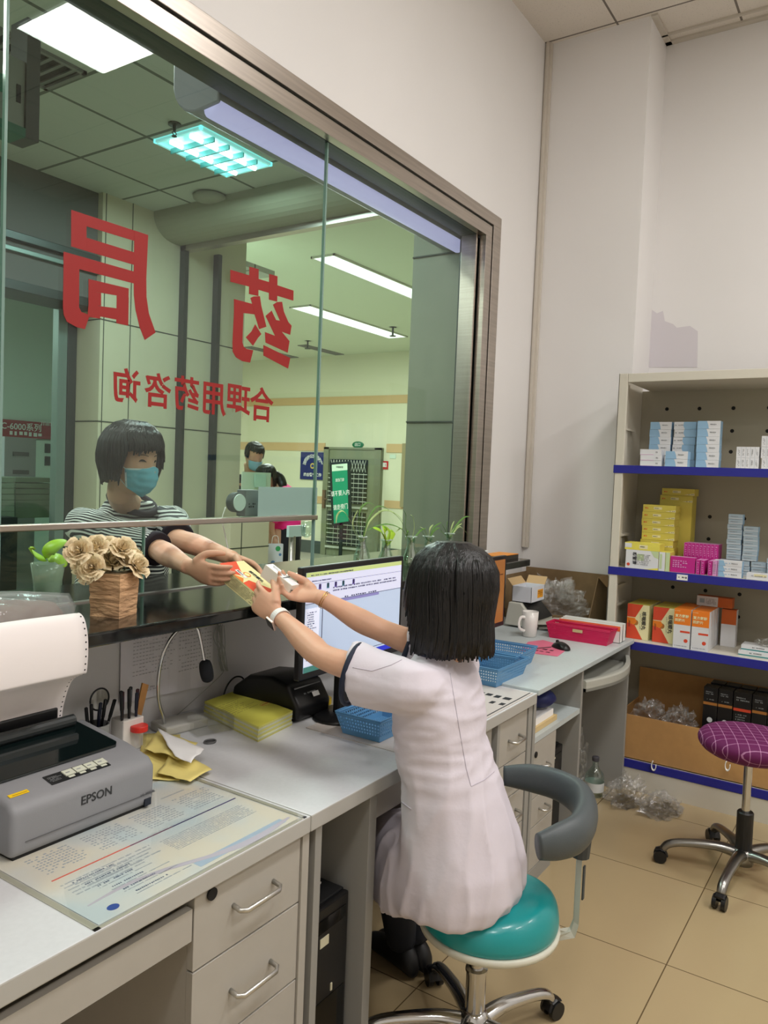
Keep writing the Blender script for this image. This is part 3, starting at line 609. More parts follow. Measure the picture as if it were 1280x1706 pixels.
dashes(b, flat(.98, 1.245), .22, .06, 5, 0, .4, 3, .003); dashes(b, flat(1.22, 1.235), .24, .06, 10, 0, .5, 5, .0025, .05); dashes(b, flat(1.2, 1.30), .2, .012, 2, 0, .4, 6, .003)
mk('fine_print', b, mat('poster_ink', (160, 168, 178), .8), po, world=True)
b = BM(); 
for i in range(6): dashes(b, flat(.945 + .008 * i, 1.262 - .023 * i), .11 - .006 * i, .0055, 1, 0, .9, 20 + i, .0045, .2); dashes(b, flat(.96 + .01 * i, 1.253 - .023 * i), .14, .004, 1, 1, .9, 40 + i, .003, .2)
mk('bold_print', b, [mat('ink_blue', (88, 98, 122), .7), MC['poster_ink']], po, world=True)
b = BM(); n = 30
for i in range(n): x = .87 + (1.36 - .87) * i / n; f = i / n; box(b, x, x + .49 / n, 1.2955, 1.2995, Z1, Z1 + .0003, 0 if f < .35 else 1 if f < .6 else 2)
mk('red_blue_line', b, [mat('line_red', (214, 92, 76), .6), mat('line_purple', (120, 70, 100), .6), mat('line_blue', (66, 54, 110), .6)], po, world=True)
b = BM(); P = [(.86 + .5 * i / 20, 1.175 + .018 * math.sin(i * .33) - .0026 * i + .001 * 0) for i in range(21)]
for k in range(2): prism(b, [(x, y - .008 * k * math.sin(i * .3), Z1) for i, (x, y) in enumerate(P)] + [(x, y - .004 - .010 * math.sin(PI * i / 20), Z1) for i, (x, y) in list(enumerate(P))[::-1]], (0, 0, .0002 + .0001 * k))
box(b, 1.08, 1.34, 1.118, 1.14, Z1, Z1 + .0002, 1); mk('wave_print', b, [mat('wave_mauve', (186, 180, 196), .6), mat('wave_blue', (172, 190, 214), .6)], po, world=True)
b = BM(); lathe(b, [(.0095, 0), (.0095, .0004)], 20, 0, (.885, 1.135, Z1), 1.25); mk('blue_logo', b, mat('logo_blue', (34, 66, 150), .5), po, world=True)
t = thing('desk_mat', 'pale desk mat with black brush characters at its right end, before the clerk', 'desk mat', (2.3, 1.3, TZ))
b = BM(); box(b, 1.875, 2.735, 1.103, 1.50, TZ + .0004, TZ + .0024); mk('sheet', b, mat('mat_pinkish', (204, 196, 190), .35), t, world=True)
b = BM(); dashes(b, frame((2.60, 1.30, TZ + .0026), (0, -1, 0), (1, 0, 0)), .30, .045, 1, 0, .8, 3, .036, .1); dashes(b, frame((2.52, 1.28, TZ + .0026), (0, -1, 0), (1, 0, 0)), .30, .045, 1, 0, .8, 4, .036, .1)
dashes(b, frame((2.05, 1.16, TZ + .0026), (1, 0, 0), (0, 1, 0)), .2, .02, 1, 0, .8, 5, .02)
mk('characters', b, INK, t, world=True); b = BM(); box(b, 1.95, 2.73, 1.112, 1.116, TZ + .0025, TZ + .003); mk('border_line', b, INK, t, world=True)
# ---------------------------------------------------------------- printer
t = thing('dot_matrix_printer', 'grey dot matrix printer with a smoked cover at the left of the near desk', 'printer', (1.035, 1.56, TZ + .004))
PX0, PX1, PY0, PY1 = .858, 1.212, 1.415, 1.69; Z0 = TZ + .006
b = BM(); prism(b, [(PX0, y, z) for y, z in ((PY0 + .004, Z0), (PY0, Z0 + .02), (PY0 - .002, Z0 + .095), (PY0 + .018, Z0 + .112), (PY0 + .095, Z0 + .128), (PY1, Z0 + .148), (PY1, Z0))], (PX1 - PX0, 0, 0)); mk('body', b, GREYP, t, world=True, bev=.013, bseg=4, smooth=True)
def tp(x, y): return V((x, y, Z0 + .112 + (y - PY0 - .018) * .208 + .0006))
b = BM(); box(b, PX0 + .01, PX1 - .01, PY0 + .01, PY1 - .01, Z0 - .006, Z0 + .003); mk('feet', b, BLACKM, t, world=True)
b = BM(); P = [(PX0 + .015, PY0 + .085), (PX1 - .045, PY0 + .085), (PX1 - .032, PY0 + .1), (PX1 - .052, PY1 - .04), (PX1 - .065, PY1 - .03), (PX0 + .015, PY1 - .03)]
prism(b, [tp(*p) for p in P], (0, 0, .006)); mk('smoked_cover', b, mat('smoked_cover', (12, 22, 22), .12, coat=.4), t, world=True, bev=.003)
b = BM(); prism(b, [tp(PX0 + .02, PY0 + .15) + V((0, 0, .006)), tp(PX1 - .1, PY0 + .15) + V((0, 0, .006)), tp(PX1 - .1, PY0 + .158) + V((0, 0, .006)), tp(PX0 + .02, PY0 + .158) + V((0, 0, .006))], (0, 0, .012)); tube(b, [tp(PX0 + .01, PY1 - .06) + V((0, 0, .018)), tp(PX1 - .07, PY1 - .06) + V((0, 0, .018))], .014, 12); mk('platen', b, mat('platen_grey', (46, 50, 50), .3), t, world=True)
b = BM(); box(b, PX0 - .005, PX1 - .09, PY1 - .03, PY1 - .01, Z0 + .135, Z0 + .20); mk('paper_guide', b, BLACK, t, world=True, bev=.004)
UY = V((0, 1, .208)).normalized()
a = W(96, 1300, 'z', Z0 + .117); c = W(207, 1283, 'z', Z0 + .12)
b = BM(); q0, q1 = W(108, 1318, 'z', Z0 + .115), W(205, 1283, 'z', Z0 + .115); MP = frame(tp((q0.x + q1.x) / 2 + .002, PY0 + .045), (1, 0, 0), UY); ww = q1.x - q0.x
box(b, -ww / 2, ww / 2, -.018, .018, 0, .0012, 0, MP); pn = mk('control_panel', b, mat('panel_black', (28, 30, 32), .4), t, world=True)
for i in range(4): b = BM(); x = -ww * .22 + i * ww * .185; box(b, x, x + ww * .165, -.006, .014, .001, .0035, 0, MP); box(b, x + .003, x + ww * .12, -.014, -.008, .001, .002, 0, MP); box(b, x + .004, x + .014, .002, .005, .0035, .0038, 1, MP); mk('button', b, [mat('button_cream', (206, 208, 190), .5), INKG], pn, world=True, bev=.0006)
b = BM(); dashes(b, MP @ Matrix.Translation((-ww * .37, 0, .0012)), ww * .2, .02, 5, 0, .4, 2); mk('panel_print', b, INKG, pn, world=True)
p = W(162, 1326, 'y', PY0 - .003); b = BM(); text_bm(b, 'EPSON', .0265, frame((p.x, PY0 - .0022, p.z), (1, 0, 0), (0, 0, 1)), .0003, sx=.98); mk('brand_lettering', b, mat('letter_dark', (44, 44, 46), .5), t, world=True)
p = W(246, 1322, 'y', PY0 - .003); b = BM(); text_bm(b, 'LQ-300KH', .0085, frame((p.x, PY0 - .0022, p.z), (1, 0, 0), (0, 0, 1)), 0); mk('model_lettering', b, mat('letter_grey', (96, 96, 98), .5), t, world=True)
p = W(247, 1336, 'y', PY0 - .003); b = BM(); box(b, p.x - .009, p.x + .009, PY0 - .0025, PY0 + .002, p.z - .008, p.z + .008); mk('square_badge', b, mat('badge_navy', (26, 32, 44), .4), t, world=True)
q = W(48, 1334, 'z', Z0 + .115); b = BM(); box(b, -.021, .021, -.0055, .0055, 0, .0008, 0, frame(tp(q.x + .004, PY0 + .036), (1, 0, 0), UY)); box(b, -.014, .018, -.002, .0, .0008, .001, 1, frame(tp(q.x + .004, PY0 + .036), (1, 0, 0), UY)); mk('yellow_sticker', b, [mat('sticker_yellow', (238, 196, 20), .5), mat('sticker_ink', (170, 130, 20), .6)], t, world=True)
b = BM(); box(b, PX0 + .03, PX1 + .0002, PY0 - .0026, PY0 + .05, Z0 + .03, Z0 + .0308); mk('case_seam', b, mat('seam_dark', (92, 92, 94), .6), t, world=True)
# fanfold paper standing out of the printer
t = thing('fanfold_paper', 'white fanfold paper with punched edges standing out of the grey printer', 'paper', (1.08, 1.69, Z0 + .13))
prf = [(1.675, .93), (1.665, .98), (1.62, 1.05), (1.555, 1.083), (1.535, 1.090), (1.530, 1.10), (1.527, 1.14), (1.530, 1.18), (1.542, 1.213), (1.560, 1.226), (1.577, 1.222), (1.588, 1.208), (1.592, 1.19), (1.594, 1.174)]
pp = smooth_pts([V((0, y, z)) for y, z in prf], 5); b = BM(); xr = W(148, 1040, 'y', 1.527).x; xl = xr - .26
rows = [[b.verts.new(V((xl + (xr - xl) * i / 8 + max(0, p.y - 1.53) * .25 * (p.z < 1.09), p.y, p.z + .004 * math.sin(i * .5) * (p.z - .93)))) for i in range(9)] for p in pp]
for r_, s_ in zip(rows, rows[1:]):
    for i in range(8): b.faces.new((r_[i], r_[i + 1], s_[i + 1], s_[i]))
mk('sheet', b, mat('fanfold_white', (236, 228, 226), .7), t, world=True, smooth=True, solid=.0006)
b = BM(); L = 0; last = 0
for p, q in zip(pp, pp[1:]):
    L += (q - p).length
    if L - last > .0127:
        last = L; d_ = (q - p).normalized(); n_ = V((0, -d_.z, d_.y)); c_ = V((xr - .006 + max(0, p.y - 1.53) * .25 * (p.z < 1.09), p.y, p.z + .004 * math.sin(4) * (p.z - .93)))
        for s in (1, -1):
            M_ = frame(c_ + n_ * .0006 * s, (1, 0, 0), d_); vs = [b.verts.new(M_ @ V((.0022 * math.cos(2 * PI * k / 8), .0022 * math.sin(2 * PI * k / 8), 0))) for k in range(8)]; b.faces.new(vs)
mk('punched_holes', b, BLACKM, t, world=True, recalc=False)
# ---------------------------------------------------------------- things behind the printer
def cup(name, label, x, y, z, r, h, m, cat='pen cup'):
    b = BM(); lathe(b, [(r * .9, 0), (r, h), (r - .003, h), (r * .9 - .003, .004)], 24, c=(x, y, z), caps=True); return mk(name, b, m, label=label, cat=cat, smooth=False)
A = W(160, 1215, 'y', 1.80); B = W(213, 1215, 'y', 1.77)
cup('pen_cup', 'clear-grey pen cup behind the printer, holding dark pens and a magnifier', A.x, 1.80, TZ, .036, .085, mat('cup_grey', (150, 152, 150), .3))
b = BM(); bx = B.x; box(b, bx - .035, bx + .035, 1.745, 1.80, TZ, TZ + .09); mk('pen_box', b, mat('penbox_white', (214, 208, 200), .5), label='white pen box crammed with pens behind the printer', cat='pen box', bev=.003)
R = random.Random(5)
PM = [BLACK, BLACK, mat('pen_navy', (30, 34, 52), .4), mat('pen_grey', (120, 122, 124), .3), mat('pen_maroon', (70, 28, 34), .4)]
def pen(base, top, m, label, group, r=.0045):
    b = BM(); a, c = V(base), V(top); d = (c - a); tube(b, [a, a + d * .6, a + d * .62, c - d * .02, c], [r * .9, r * .9, r * 1.12, r * 1.12, r * .5], 10); tube(b, [a + d * .66 + V((0, -r * 1.3, 0)), c + V((0, -r * 1.3, 0))], r * .3, 5)
    mk('pen', b, m, label=label, cat='pen', group=group, smooth=True)
for i in range(5): x = A.x - .02 + .010 * i; pen((x, 1.80, TZ + .02), (x - .02 + .013 * i, 1.79 + .01 * (i % 2), TZ + .13 + .018 * R.random()), PM[i % 3], 'dark pen standing in the grey cup behind the printer', 'pens in the grey cup')
for i in range(8): x = bx - .028 + .007 * i; pen((x, 1.755 + .01 * (i % 3), TZ + .03), (x - .006 + .002 * i, 1.76 + .008 * (i % 3), TZ + .155 + .02 * R.random()), PM[(i * 2) % 5], 'dark pen packed into the white pen box', 'pens in the white box')
b = BM(); a = V((bx + .022, 1.775, TZ + .05)); prism(b, [a, a + V((.02, 0, 0)), a + V((.052, 0, .115)), a + V((.030, 0, .125))], (0, .005, 0)); mk('wooden_ruler', b, mat('wood_light', (178, 128, 72), .5, noise_c=.2, ns=30), label='short tan wooden ruler leaning out of the white pen box', cat='ruler')
p = W(166, 1165, 'y', 1.81); t = thing('magnifier', 'round magnifying glass standing up from the grey pen cup', 'magnifying glass', (p.x, 1.81, TZ + .03))
b = BM(); torus(b, (p.x, 1.81, p.z), .030, .0025, 'y', 28, 8); mk('rim', b, BLACK, t, world=True, smooth=True)
b = BM(); lathe(b, [(.029, -.001), (.029, .001)], 28); [setattr(v, 'co', frame((p.x, 1.81, p.z), (1, 0, 0), (0, 0, 1)) @ v.co) for v in b.verts]; mk('lens', b, thin_glass('lens', (.93, .93, .88), .12), t, world=True)
b = BM(); cyl(b, (p.x, 1.81, p.z - .03), (p.x - .01, 1.80, TZ + .03), .005, .006, 10); mk('handle', b, BLACK, t, world=True, smooth=True)
# red-capped jar
p = on(231, 1250); t = thing('specimen_jar', 'small clear jar with a red screw cap between printer and yellow papers', 'jar', (p.x, p.y, TZ))
b = BM(); lathe(b, [(.018, 0), (.021, .05), (.021, .056)], 24); mk('jar_body', b, thin_glass('jar_clear', (.93, .93, .92), .1), t, smooth=True)
b = BM(); lathe(b, [(.0235, .056), (.024, .058), (.024, .070), (.022, .072)], 28); mk('cap', b, mat('cap_red', (204, 44, 34), .4), t)
# crumpled slips
def slip(label, px, m, lift=.012, seed=0, z=TZ, name='paper_slip'):
    b = BM(); P = [W(u, v, 'z', z) for u, v in px]; c = sum(P, V()) / len(P); n = 10; rings = []
    a0, b0, c0, d0 = P
    g = [[None] * (n + 1) for _ in range(n + 1)]
    for i in range(n + 1):
        for j in range(n + 1):
            s, q = i / n, j / n; p_ = (a0 * (1 - s) + b0 * s) * (1 - q) + (d0 * (1 - s) + c0 * s) * q
            h = .001 + abs(noise.noise(p_ * 14 + V((seed, 0, 0)))) * lift * 2; g[i][j] = b.verts.new(V((p_.x + noise.noise(p_ * 30) * .004, p_.y + noise.noise(p_ * 30 + V((3, 3, 3))) * .004, z + h)))
    for i in range(n):
        for j in range(n): b.faces.new((g[i][j], g[i + 1][j], g[i + 1][j + 1], g[i][j + 1]))
    return mk(name, b, m, label=label, cat='paper', smooth=True, solid=.0005)
YEL = mat('slip_yellow', (232, 214, 130), .7, noise_c=.06, ns=20); YELB = mat('form_yellow', (226, 222, 96), .7)
slip('crumpled yellow slip lying closest to the printer', [(232, 1300), (300, 1305), (300, 1225), (236, 1225)], YEL, .006, 1)
slip('crumpled yellow slip with its corner pointing right, on top of the others', [(262, 1290), (318, 1303), (355, 1283), (290, 1250)], YEL, .006, 2, TZ + .012)
slip('upper yellow slip leaning on the microphone base', [(240, 1250), (300, 1268), (330, 1240), (262, 1218)], YEL, .007, 3, TZ + .02)
slip('small white slip between the yellow slips and the microphone', [(292, 1262), (318, 1272), (340, 1250), (262, 1215)], PAPER, .006, 4, TZ + .035)
# gooseneck microphone
pb = W(352, 1222, 'z', TZ); t = thing('gooseneck_microphone', 'gooseneck microphone with a black foam head curving up against the wall', 'microphone', (1.72, 1.76, TZ))
b = BM(); Mq = Matrix.Translation((1.64, 1.79, TZ)) @ Matrix.Rotation(-.15, 4, 'Z'); box(b, -.09, .06, -.045, .045, 0, .028, 0, Mq); mk('base', b, mat('mic_base', (176, 174, 166), .4), t, world=True, bev=.006)
gp = [(276, 1212), (272, 1195), (264, 1165), (264, 1130), (270, 1095), (285, 1063), (305, 1043), (322, 1038), (330, 1050), (336, 1075), (341, 1103)]
b = BM(); tube(b, [W(u, v, 'y', 1.80 - .012 * i) for i, (u, v) in enumerate(gp)], .0052, 8, sm=5); mk('gooseneck', b, CHROME, t, world=True, smooth=True)
b = BM(); a = W(341, 1100, 'y', 1.68); c = W(347, 1136, 'y', 1.675); tube(b, [a, a.lerp(c, .12), a.lerp(c, .5), a.lerp(c, .88), c], [.008, .017, .02, .017, .007], 16, sm=3); mk('foam_head', b, mat('foam', (20, 22, 26), .95, bump=.3, bs=500), t, world=True, smooth=True)
t = thing('acrylic_holder', 'empty clear acrylic holder lying on the desk between the microphone and the form stack', 'acrylic holder', (1.80, 1.73, TZ))
b = BM(); Mq = Matrix.Translation((1.665, 1.70, TZ + .004)) @ Matrix.Rotation(-.3, 4, 'Z'); box(b, -.06, .06, -.035, .035, 0, .002, 0, Mq); box(b, -.06, .06, .033, .035, 0, .045, 0, Mq); box(b, .058, .06, -.035, .035, 0, .045, 0, Mq); mk('shell', b, thin_glass('acrylic', (.93, .93, .91), .14, .05), t, world=True)
b = BM(); p = on(350, 1237); torus(b, (p.x, p.y, TZ + .003), .018, .003, 'z', 20, 6, sy=.8); lathe(b, [(.017, .0005), (.017, .002)], 20, c=(p.x, p.y, TZ)); mk('cable_grommet', b, mat('grommet', (88, 88, 88), .5), label='round grey cable grommet in the desk beside the acrylic holder', cat='cable grommet', smooth=True)
# sheets on the wall
a, c = W(203, 1060, 'y', 1.9), W(352, 1160, 'y', 1.9); b = BM(); rows_ = []
for i in range(13):
    x = a.x + (c.x - a.x) * i / 12; rows_.append([V((x, 1.904 - .004 * abs(math.sin(i)), 1.132)), V((x, 1.902 - .006 * abs(math.sin(i * .7)), W(203 + 149 * i / 12, 1171 - 30 * i / 12, 'y', 1.9).z))])
for p, q in zip(rows_, rows_[1:]): quad(b, p[0], q[0], q[1], p[1])
t = thing('wall_notice', 'large white sheet of printed tables taped under the granite counter behind the microphone', 'notice', (c.x, 1.9, .85)); mk('sheet', b, mat('notice_paper', (234, 230, 234), .8), t, world=True, solid=.0005)
b = BM(); dashes(b, frame((a.x + .12, 1.896, 1.03), (1, 0, 0), (0, 0, 1)), .16, .2, 18, 0, .3, 3, .012, .1); mk('printed_table', b, mat('faint_print', (190, 186, 190), .8), t, world=True); b = BM(); dashes(b, frame((a.x + .29, 1.896, 1.02), (1, 0, 0), (0, 0, 1)), .14, .22, 18, 0, .3, 4, .012, .1); dashes(b, frame((a.x + .11, 1.896, .885), (1, 0, 0), (0, 0, 1)), .04, .016, 2, 0, .5, 5, .006)
mk('printed_table', b, mat('faint_print', (176, 172, 176), .8), t, world=True)
# bundled white wire under the counter, with its tail to the microphone
b = BM(); R = random.Random(3)
for k in range(7):
    u0 = 366 + R.uniform(-5, 5); pts = [(u0, 1040), (u0 - 3 + R.uniform(-3, 3), 1062), (u0 + 2 + R.uniform(-3, 3), 1085), (u0 + 7, 1108), (u0 + 9 + R.uniform(-2, 2), 1118), (u0 + 3, 1100), (u0 + 3 + R.uniform(-4, 4), 1070), (u0 + 2, 1042)]
    tube(b, [W(u, v, 'y', 1.885 - .003 * k) for u, v in pts], .0014, 5, sm=4)
tube(b, [W(u, v, 'y', 1.87) for u, v in [(374, 1116), (365, 1128), (330, 1160), (300, 1187), (280, 1203)]], .0013, 5, sm=4)
mk('bundled_wire', b, mat('wire_grey', (170, 170, 164), .5), label='thin pale wire bundled under the counter, running down to the microphone', cat='wire', smooth=True)
# yellow form pads
c = on(412, 1200) ; Mq0 = None
fc = [on(430, 1237), on(487, 1208), on(395, 1172), on(340, 1192)]
fcx = sum(fc, V()) / 4; fx = (fc[1] - fc[0]); fy = (fc[3] - fc[0])
for i in range(7):
    b = BM(); j = V((R.uniform(-.002, .002), R.uniform(-.002, .002), 0)); z = TZ + .0065 * i; h = .0063
    prism(b, [V((q.x, q.y, z)) + j for q in fc], (0, 0, h)); 
    if i == 6:
        for s_ in range(5): pass
    o = mk('form_pad', b, mat('pad_edge', (206, 208, 176), .8) if i % 2 else mat('pad_edge_yellow', (214, 210, 120), .8), label='yellow printed form pad on top of the stack beside the black receipt printer' if i == 6 else 'form pad in the stack beside the receipt printer, %s' % ['lowest', '2nd from the bottom', '3rd from the bottom', '4th from the bottom', '5th from the bottom', 'just under the top one'][i], cat='form pad', group='form pads in the stack', bev=.001)
    if i == 6:
        b = BM(); prism(b, [V((q.x, q.y, z + h)) + j for q in fc], (0, 0, .0008)); sh = mk('yellow_sheet', b, YELB, o, world=True)
        Mt = frame((fcx.x, fcx.y, z + h + .0009), fx, fy); b = BM(); dashes(b, Mt @ Matrix.Translation((-.01, .03, 0)), .15, .10, 8, 0, .3, 8, .006, .4); mk('printed_lines', b, mat('form_print', (168, 160, 70), .8), o, world=True)
        b = BM(); torus(b, (0, 0, 0), .024, .0006, n=28, m=4, sy=.55); text_bm(b, '处方专用章', .008, Matrix.Identity(4))
        for v in b.verts: v.co = Mt @ Matrix.Translation((.055, -.03, 0)) @ v.co
        mk('red_stamp', b, mat('stamp_red', (206, 130, 74), .8), o, world=True)
# card reader
t = thing('receipt_printer', 'black plastic receipt printer behind the yellow form stack', 'receipt printer', (1.97, 1.7, TZ))
b = BM(); x0_, x1_ = 1.885, 2.055; prism(b, [(x0_, y, z) for y, z in ((1.545, TZ + .004), (1.54, TZ + .05), (1.585, TZ + .115), (1.66, TZ + .132), (1.76, TZ + .12), (1.83, TZ + .07), (1.84, TZ + .004))], (x1_ - x0_, 0, 0)); mk('body', b, BLACK, t, world=True, bev=.014, bseg=3, smooth=True)
b = BM(); box(b, x0_ + .02, x1_ - .02, 1.575, 1.58, TZ + .10, TZ + .104); dashes(b, frame((1.965, 1.556, TZ + .0858), (1, 0, 0), (0, .4, .7)), .07, .008, 1, 0, .7, 3, .006); mk('badge', b, mat('badge_silver', (150, 150, 150), .4), t, world=True)
b = BM(); box(b, 1.968, 2.0, -.0, .001, -.008, .008, 0, Matrix.Translation((0, 1.550, TZ + .078)) @ Matrix.Rotation(-.55, 4, 'X')); mk('white_label', b, WHITE, t, world=True)
b = BM(); tube(b, [W(u, v, 'y', 1.84) for u, v in [(400, 1155), (407, 1140), (404, 1129), (392, 1128), (380, 1140), (373, 1158), (374, 1168)]], .0028, 8, sm=5); mk('power_cord', b, BLACK, label='black cord looping out behind the receipt printer', cat='cable', smooth=True)
# tape and marker right of it
p = on(538, 1172, TZ); t = thing('tape_roll', 'yellow tape roll with a dark core lying right of the black receipt printer', 'tape', (p.x, p.y, TZ + .001))
b = BM(); lathe(b, [(.012, 0), (.03, 0), (.03, .02), (.012, .02)], 28); mk('tape', b, mat('tape_yellow', (222, 190, 40), .4), t)
b = BM(); lathe(b, [(.0115, 0), (.0115, .0205)], 20); mk('core', b, mat('core_brown', (70, 44, 34), .6), t)
p = on(527, 1188); b = BM(); tube(b, [p + V((0, 0, .009)), p + V((.03, -.005, .009)), p + V((.032, -.005, .009)), p + V((.045, -.008, .009))], [.008, .008, .0095, .009], 14); mk('marker_pen', b, mat('marker_red', (178, 32, 44), .4), label='stubby red marker lying in front of the yellow tape roll', cat='marker', smooth=True)
p = on(525, 1168); t = thing('scissors', 'scissors with red handles behind the yellow tape roll', 'scissors', (p.x, p.y, TZ + .004)); b = BM(); torus(b, (0, .0, 0), .014, .004, n=18, m=6, sy=1.4); torus(b, (.03, .012, 0), .014, .004, n=18, m=6, sy=1.4); mk('handles', b, mat('scissor_red', (200, 40, 40), .4), t, smooth=True)
b = BM(); box(b, -.004, .004, .02, .11, -.001, .001, 0, Matrix.Rotation(-.1, 4, 'Z')); box(b, .02, .03, .03, .12, .001, .003, 0, Matrix.Rotation(.12, 4, 'Z')); mk('blades', b, SATIN, t)
# ---------------------------------------------------------------- perforated baskets
def perf(bm, p, nu, nv, f=.5, border=True):
    a, b_, c, d = [V(q) for q in p]
    P = lambda s, t_: (a * (1 - s) + b_ * s) * (1 - t_) + (d * (1 - s) + c * s) * t_
    for i in range(nu):
        for j in range(nv):
            s0, s1, t0, t1 = i / nu, (i + 1) / nu, j / nv, (j + 1) / nv; g = (1 - f) / 2
            e = [P(s0, t0), P(s1, t0), P(s1, t1), P(s0, t1)]; k = [P(s0 + (s1 - s0) * g, t0 + (t1 - t0) * g), P(s1 - (s1 - s0) * g, t0 + (t1 - t0) * g), P(s1 - (s1 - s0) * g, t1 - (t1 - t0) * g), P(s0 + (s1 - s0) * g, t1 - (t1 - t0) * g)]
            ev = [bm.verts.new(q) for q in e]; kv = [bm.verts.new(q) for q in k]
            for m in range(4): bm.faces.new((ev[m], ev[(m + 1) % 4], kv[(m + 1) % 4], kv[m]))
def basket(label, cx, cy, z, lx, ly, h, m, rz=0, fl=.82, cell=.011):
    """tray basket with pierced walls, flaring towards a folded rim"""
    t = thing('plastic_basket', label, 'basket', (cx, cy, z + .001), rz)
    X, Y = lx / 2, ly / 2; x, y = X * fl, Y * fl; s0 = .12; tp_ = lambda q: None
    def ring(f, zz): return [V((-(x + (X - x) * f), -(y + (Y - y) * f), zz)), V(((x + (X - x) * f), -(y + (Y - y) * f), zz)), V(((x + (X - x) * f), (y + (Y - y) * f), zz)), V((-(x + (X - x) * f), (y + (Y - y) * f), zz))]
    r = [ring(0, 0), ring(.2, h * .22), ring(.85, h * .86), ring(.9, h * .92), ring(1, h)]
    b = BM()
    for i in range(4):
        j = (i + 1) % 4; n = max(3, int((lx if i % 2 == 0 else ly) / cell)); nv = max(2, int(h * .64 / cell))
        quad(b, r[0][i], r[0][j], r[1][j], r[1][i]); perf(b, (r[1][i], r[1][j], r[2][j], r[2][i]), n, nv, .5); quad(b, r[2][i], r[2][j], r[3][j], r[3][i])
    bmesh.ops.remove_doubles(b, verts=b.verts, dist=.0002)
    mk('basket_wall', b, m, t, solid=.0014)
    b = BM(); perf(b, r[0], int(lx / cell), int(ly / cell), .4); bmesh.ops.remove_doubles(b, verts=b.verts, dist=.0002); mk('base', b, m, t, solid=.0014)
    b = BM()
    for i in range(4): j = (i + 1) % 4; tube(b, [r[3][i], r[3][j]], .0028, 8); quad(b, r[3][i], r[3][j], r[4][j], r[4][i]); tube(b, [r[4][i], r[4][j]], .0018, 6)
    mk('rim', b, m, t, smooth=False); return t
BLU = mat('basket_blue', (92, 146, 190), .35, alpha=.93)
basket('blue perforated plastic basket on the mat left of the clerk', 2.015, 1.312, TZ + .003, .265, .165, .07, BLU, .0)
q = on(868, 1131); basket('blue perforated plastic basket at the front of the two right of the clerk', q.x - .08, q.y + .095, TZ + .003, .29, .2, .075, BLU, -.02)
q = on(886, 1113, D3); basket('blue perforated plastic basket further back of the two right of the clerk', q.x - .03, q.y + .115, D3, .28, .2, .07, BLU, .06)
# ---------------------------------------------------------------- monitors
SCR = mat('screen_pale', (168, 182, 204), .4, emit=.62)
def monitor(label, x0, x1, z0, z1, y, ui, zb, screen):
    cx_ = (x0 + x1) / 2; t = thing('computer_monitor', label, 'monitor', (cx_, y, zb))
    b = BM(); box(b, x0, x1, y, y + .022, z0, z1); box(b, x0 + .08, x1 - .08, y + .02, y + .05, z0 + .05, z1 - .06); mk('housing', b, BLACK, t, world=True, bev=.004)
    b = BM(); box(b, x0 + .017, x1 - .017, y - .001, y + .001, z0 + .022, z1 - .017); sc = mk('screen', b, screen, t, world=True)
    b = BM(); box(b, cx_ - .035, cx_ + .035, y + .03, y + .055, zb + .01, z0 + .1); mk('neck', b, BLACK, t, world=True, bev=.004)
    b = BM(); lathe(b, [(.11, 0), (.12, .004), (.11, .012), (.03, .018)], 30, c=(cx_, y + .03, zb + .0005), sy=.8); mk('stand_base', b, BLACK, t, world=True, smooth=True)
    if ui: ui(sc, x0 + .017, x1 - .017, z0 + .022, z1 - .017, y - .0014)
    return t
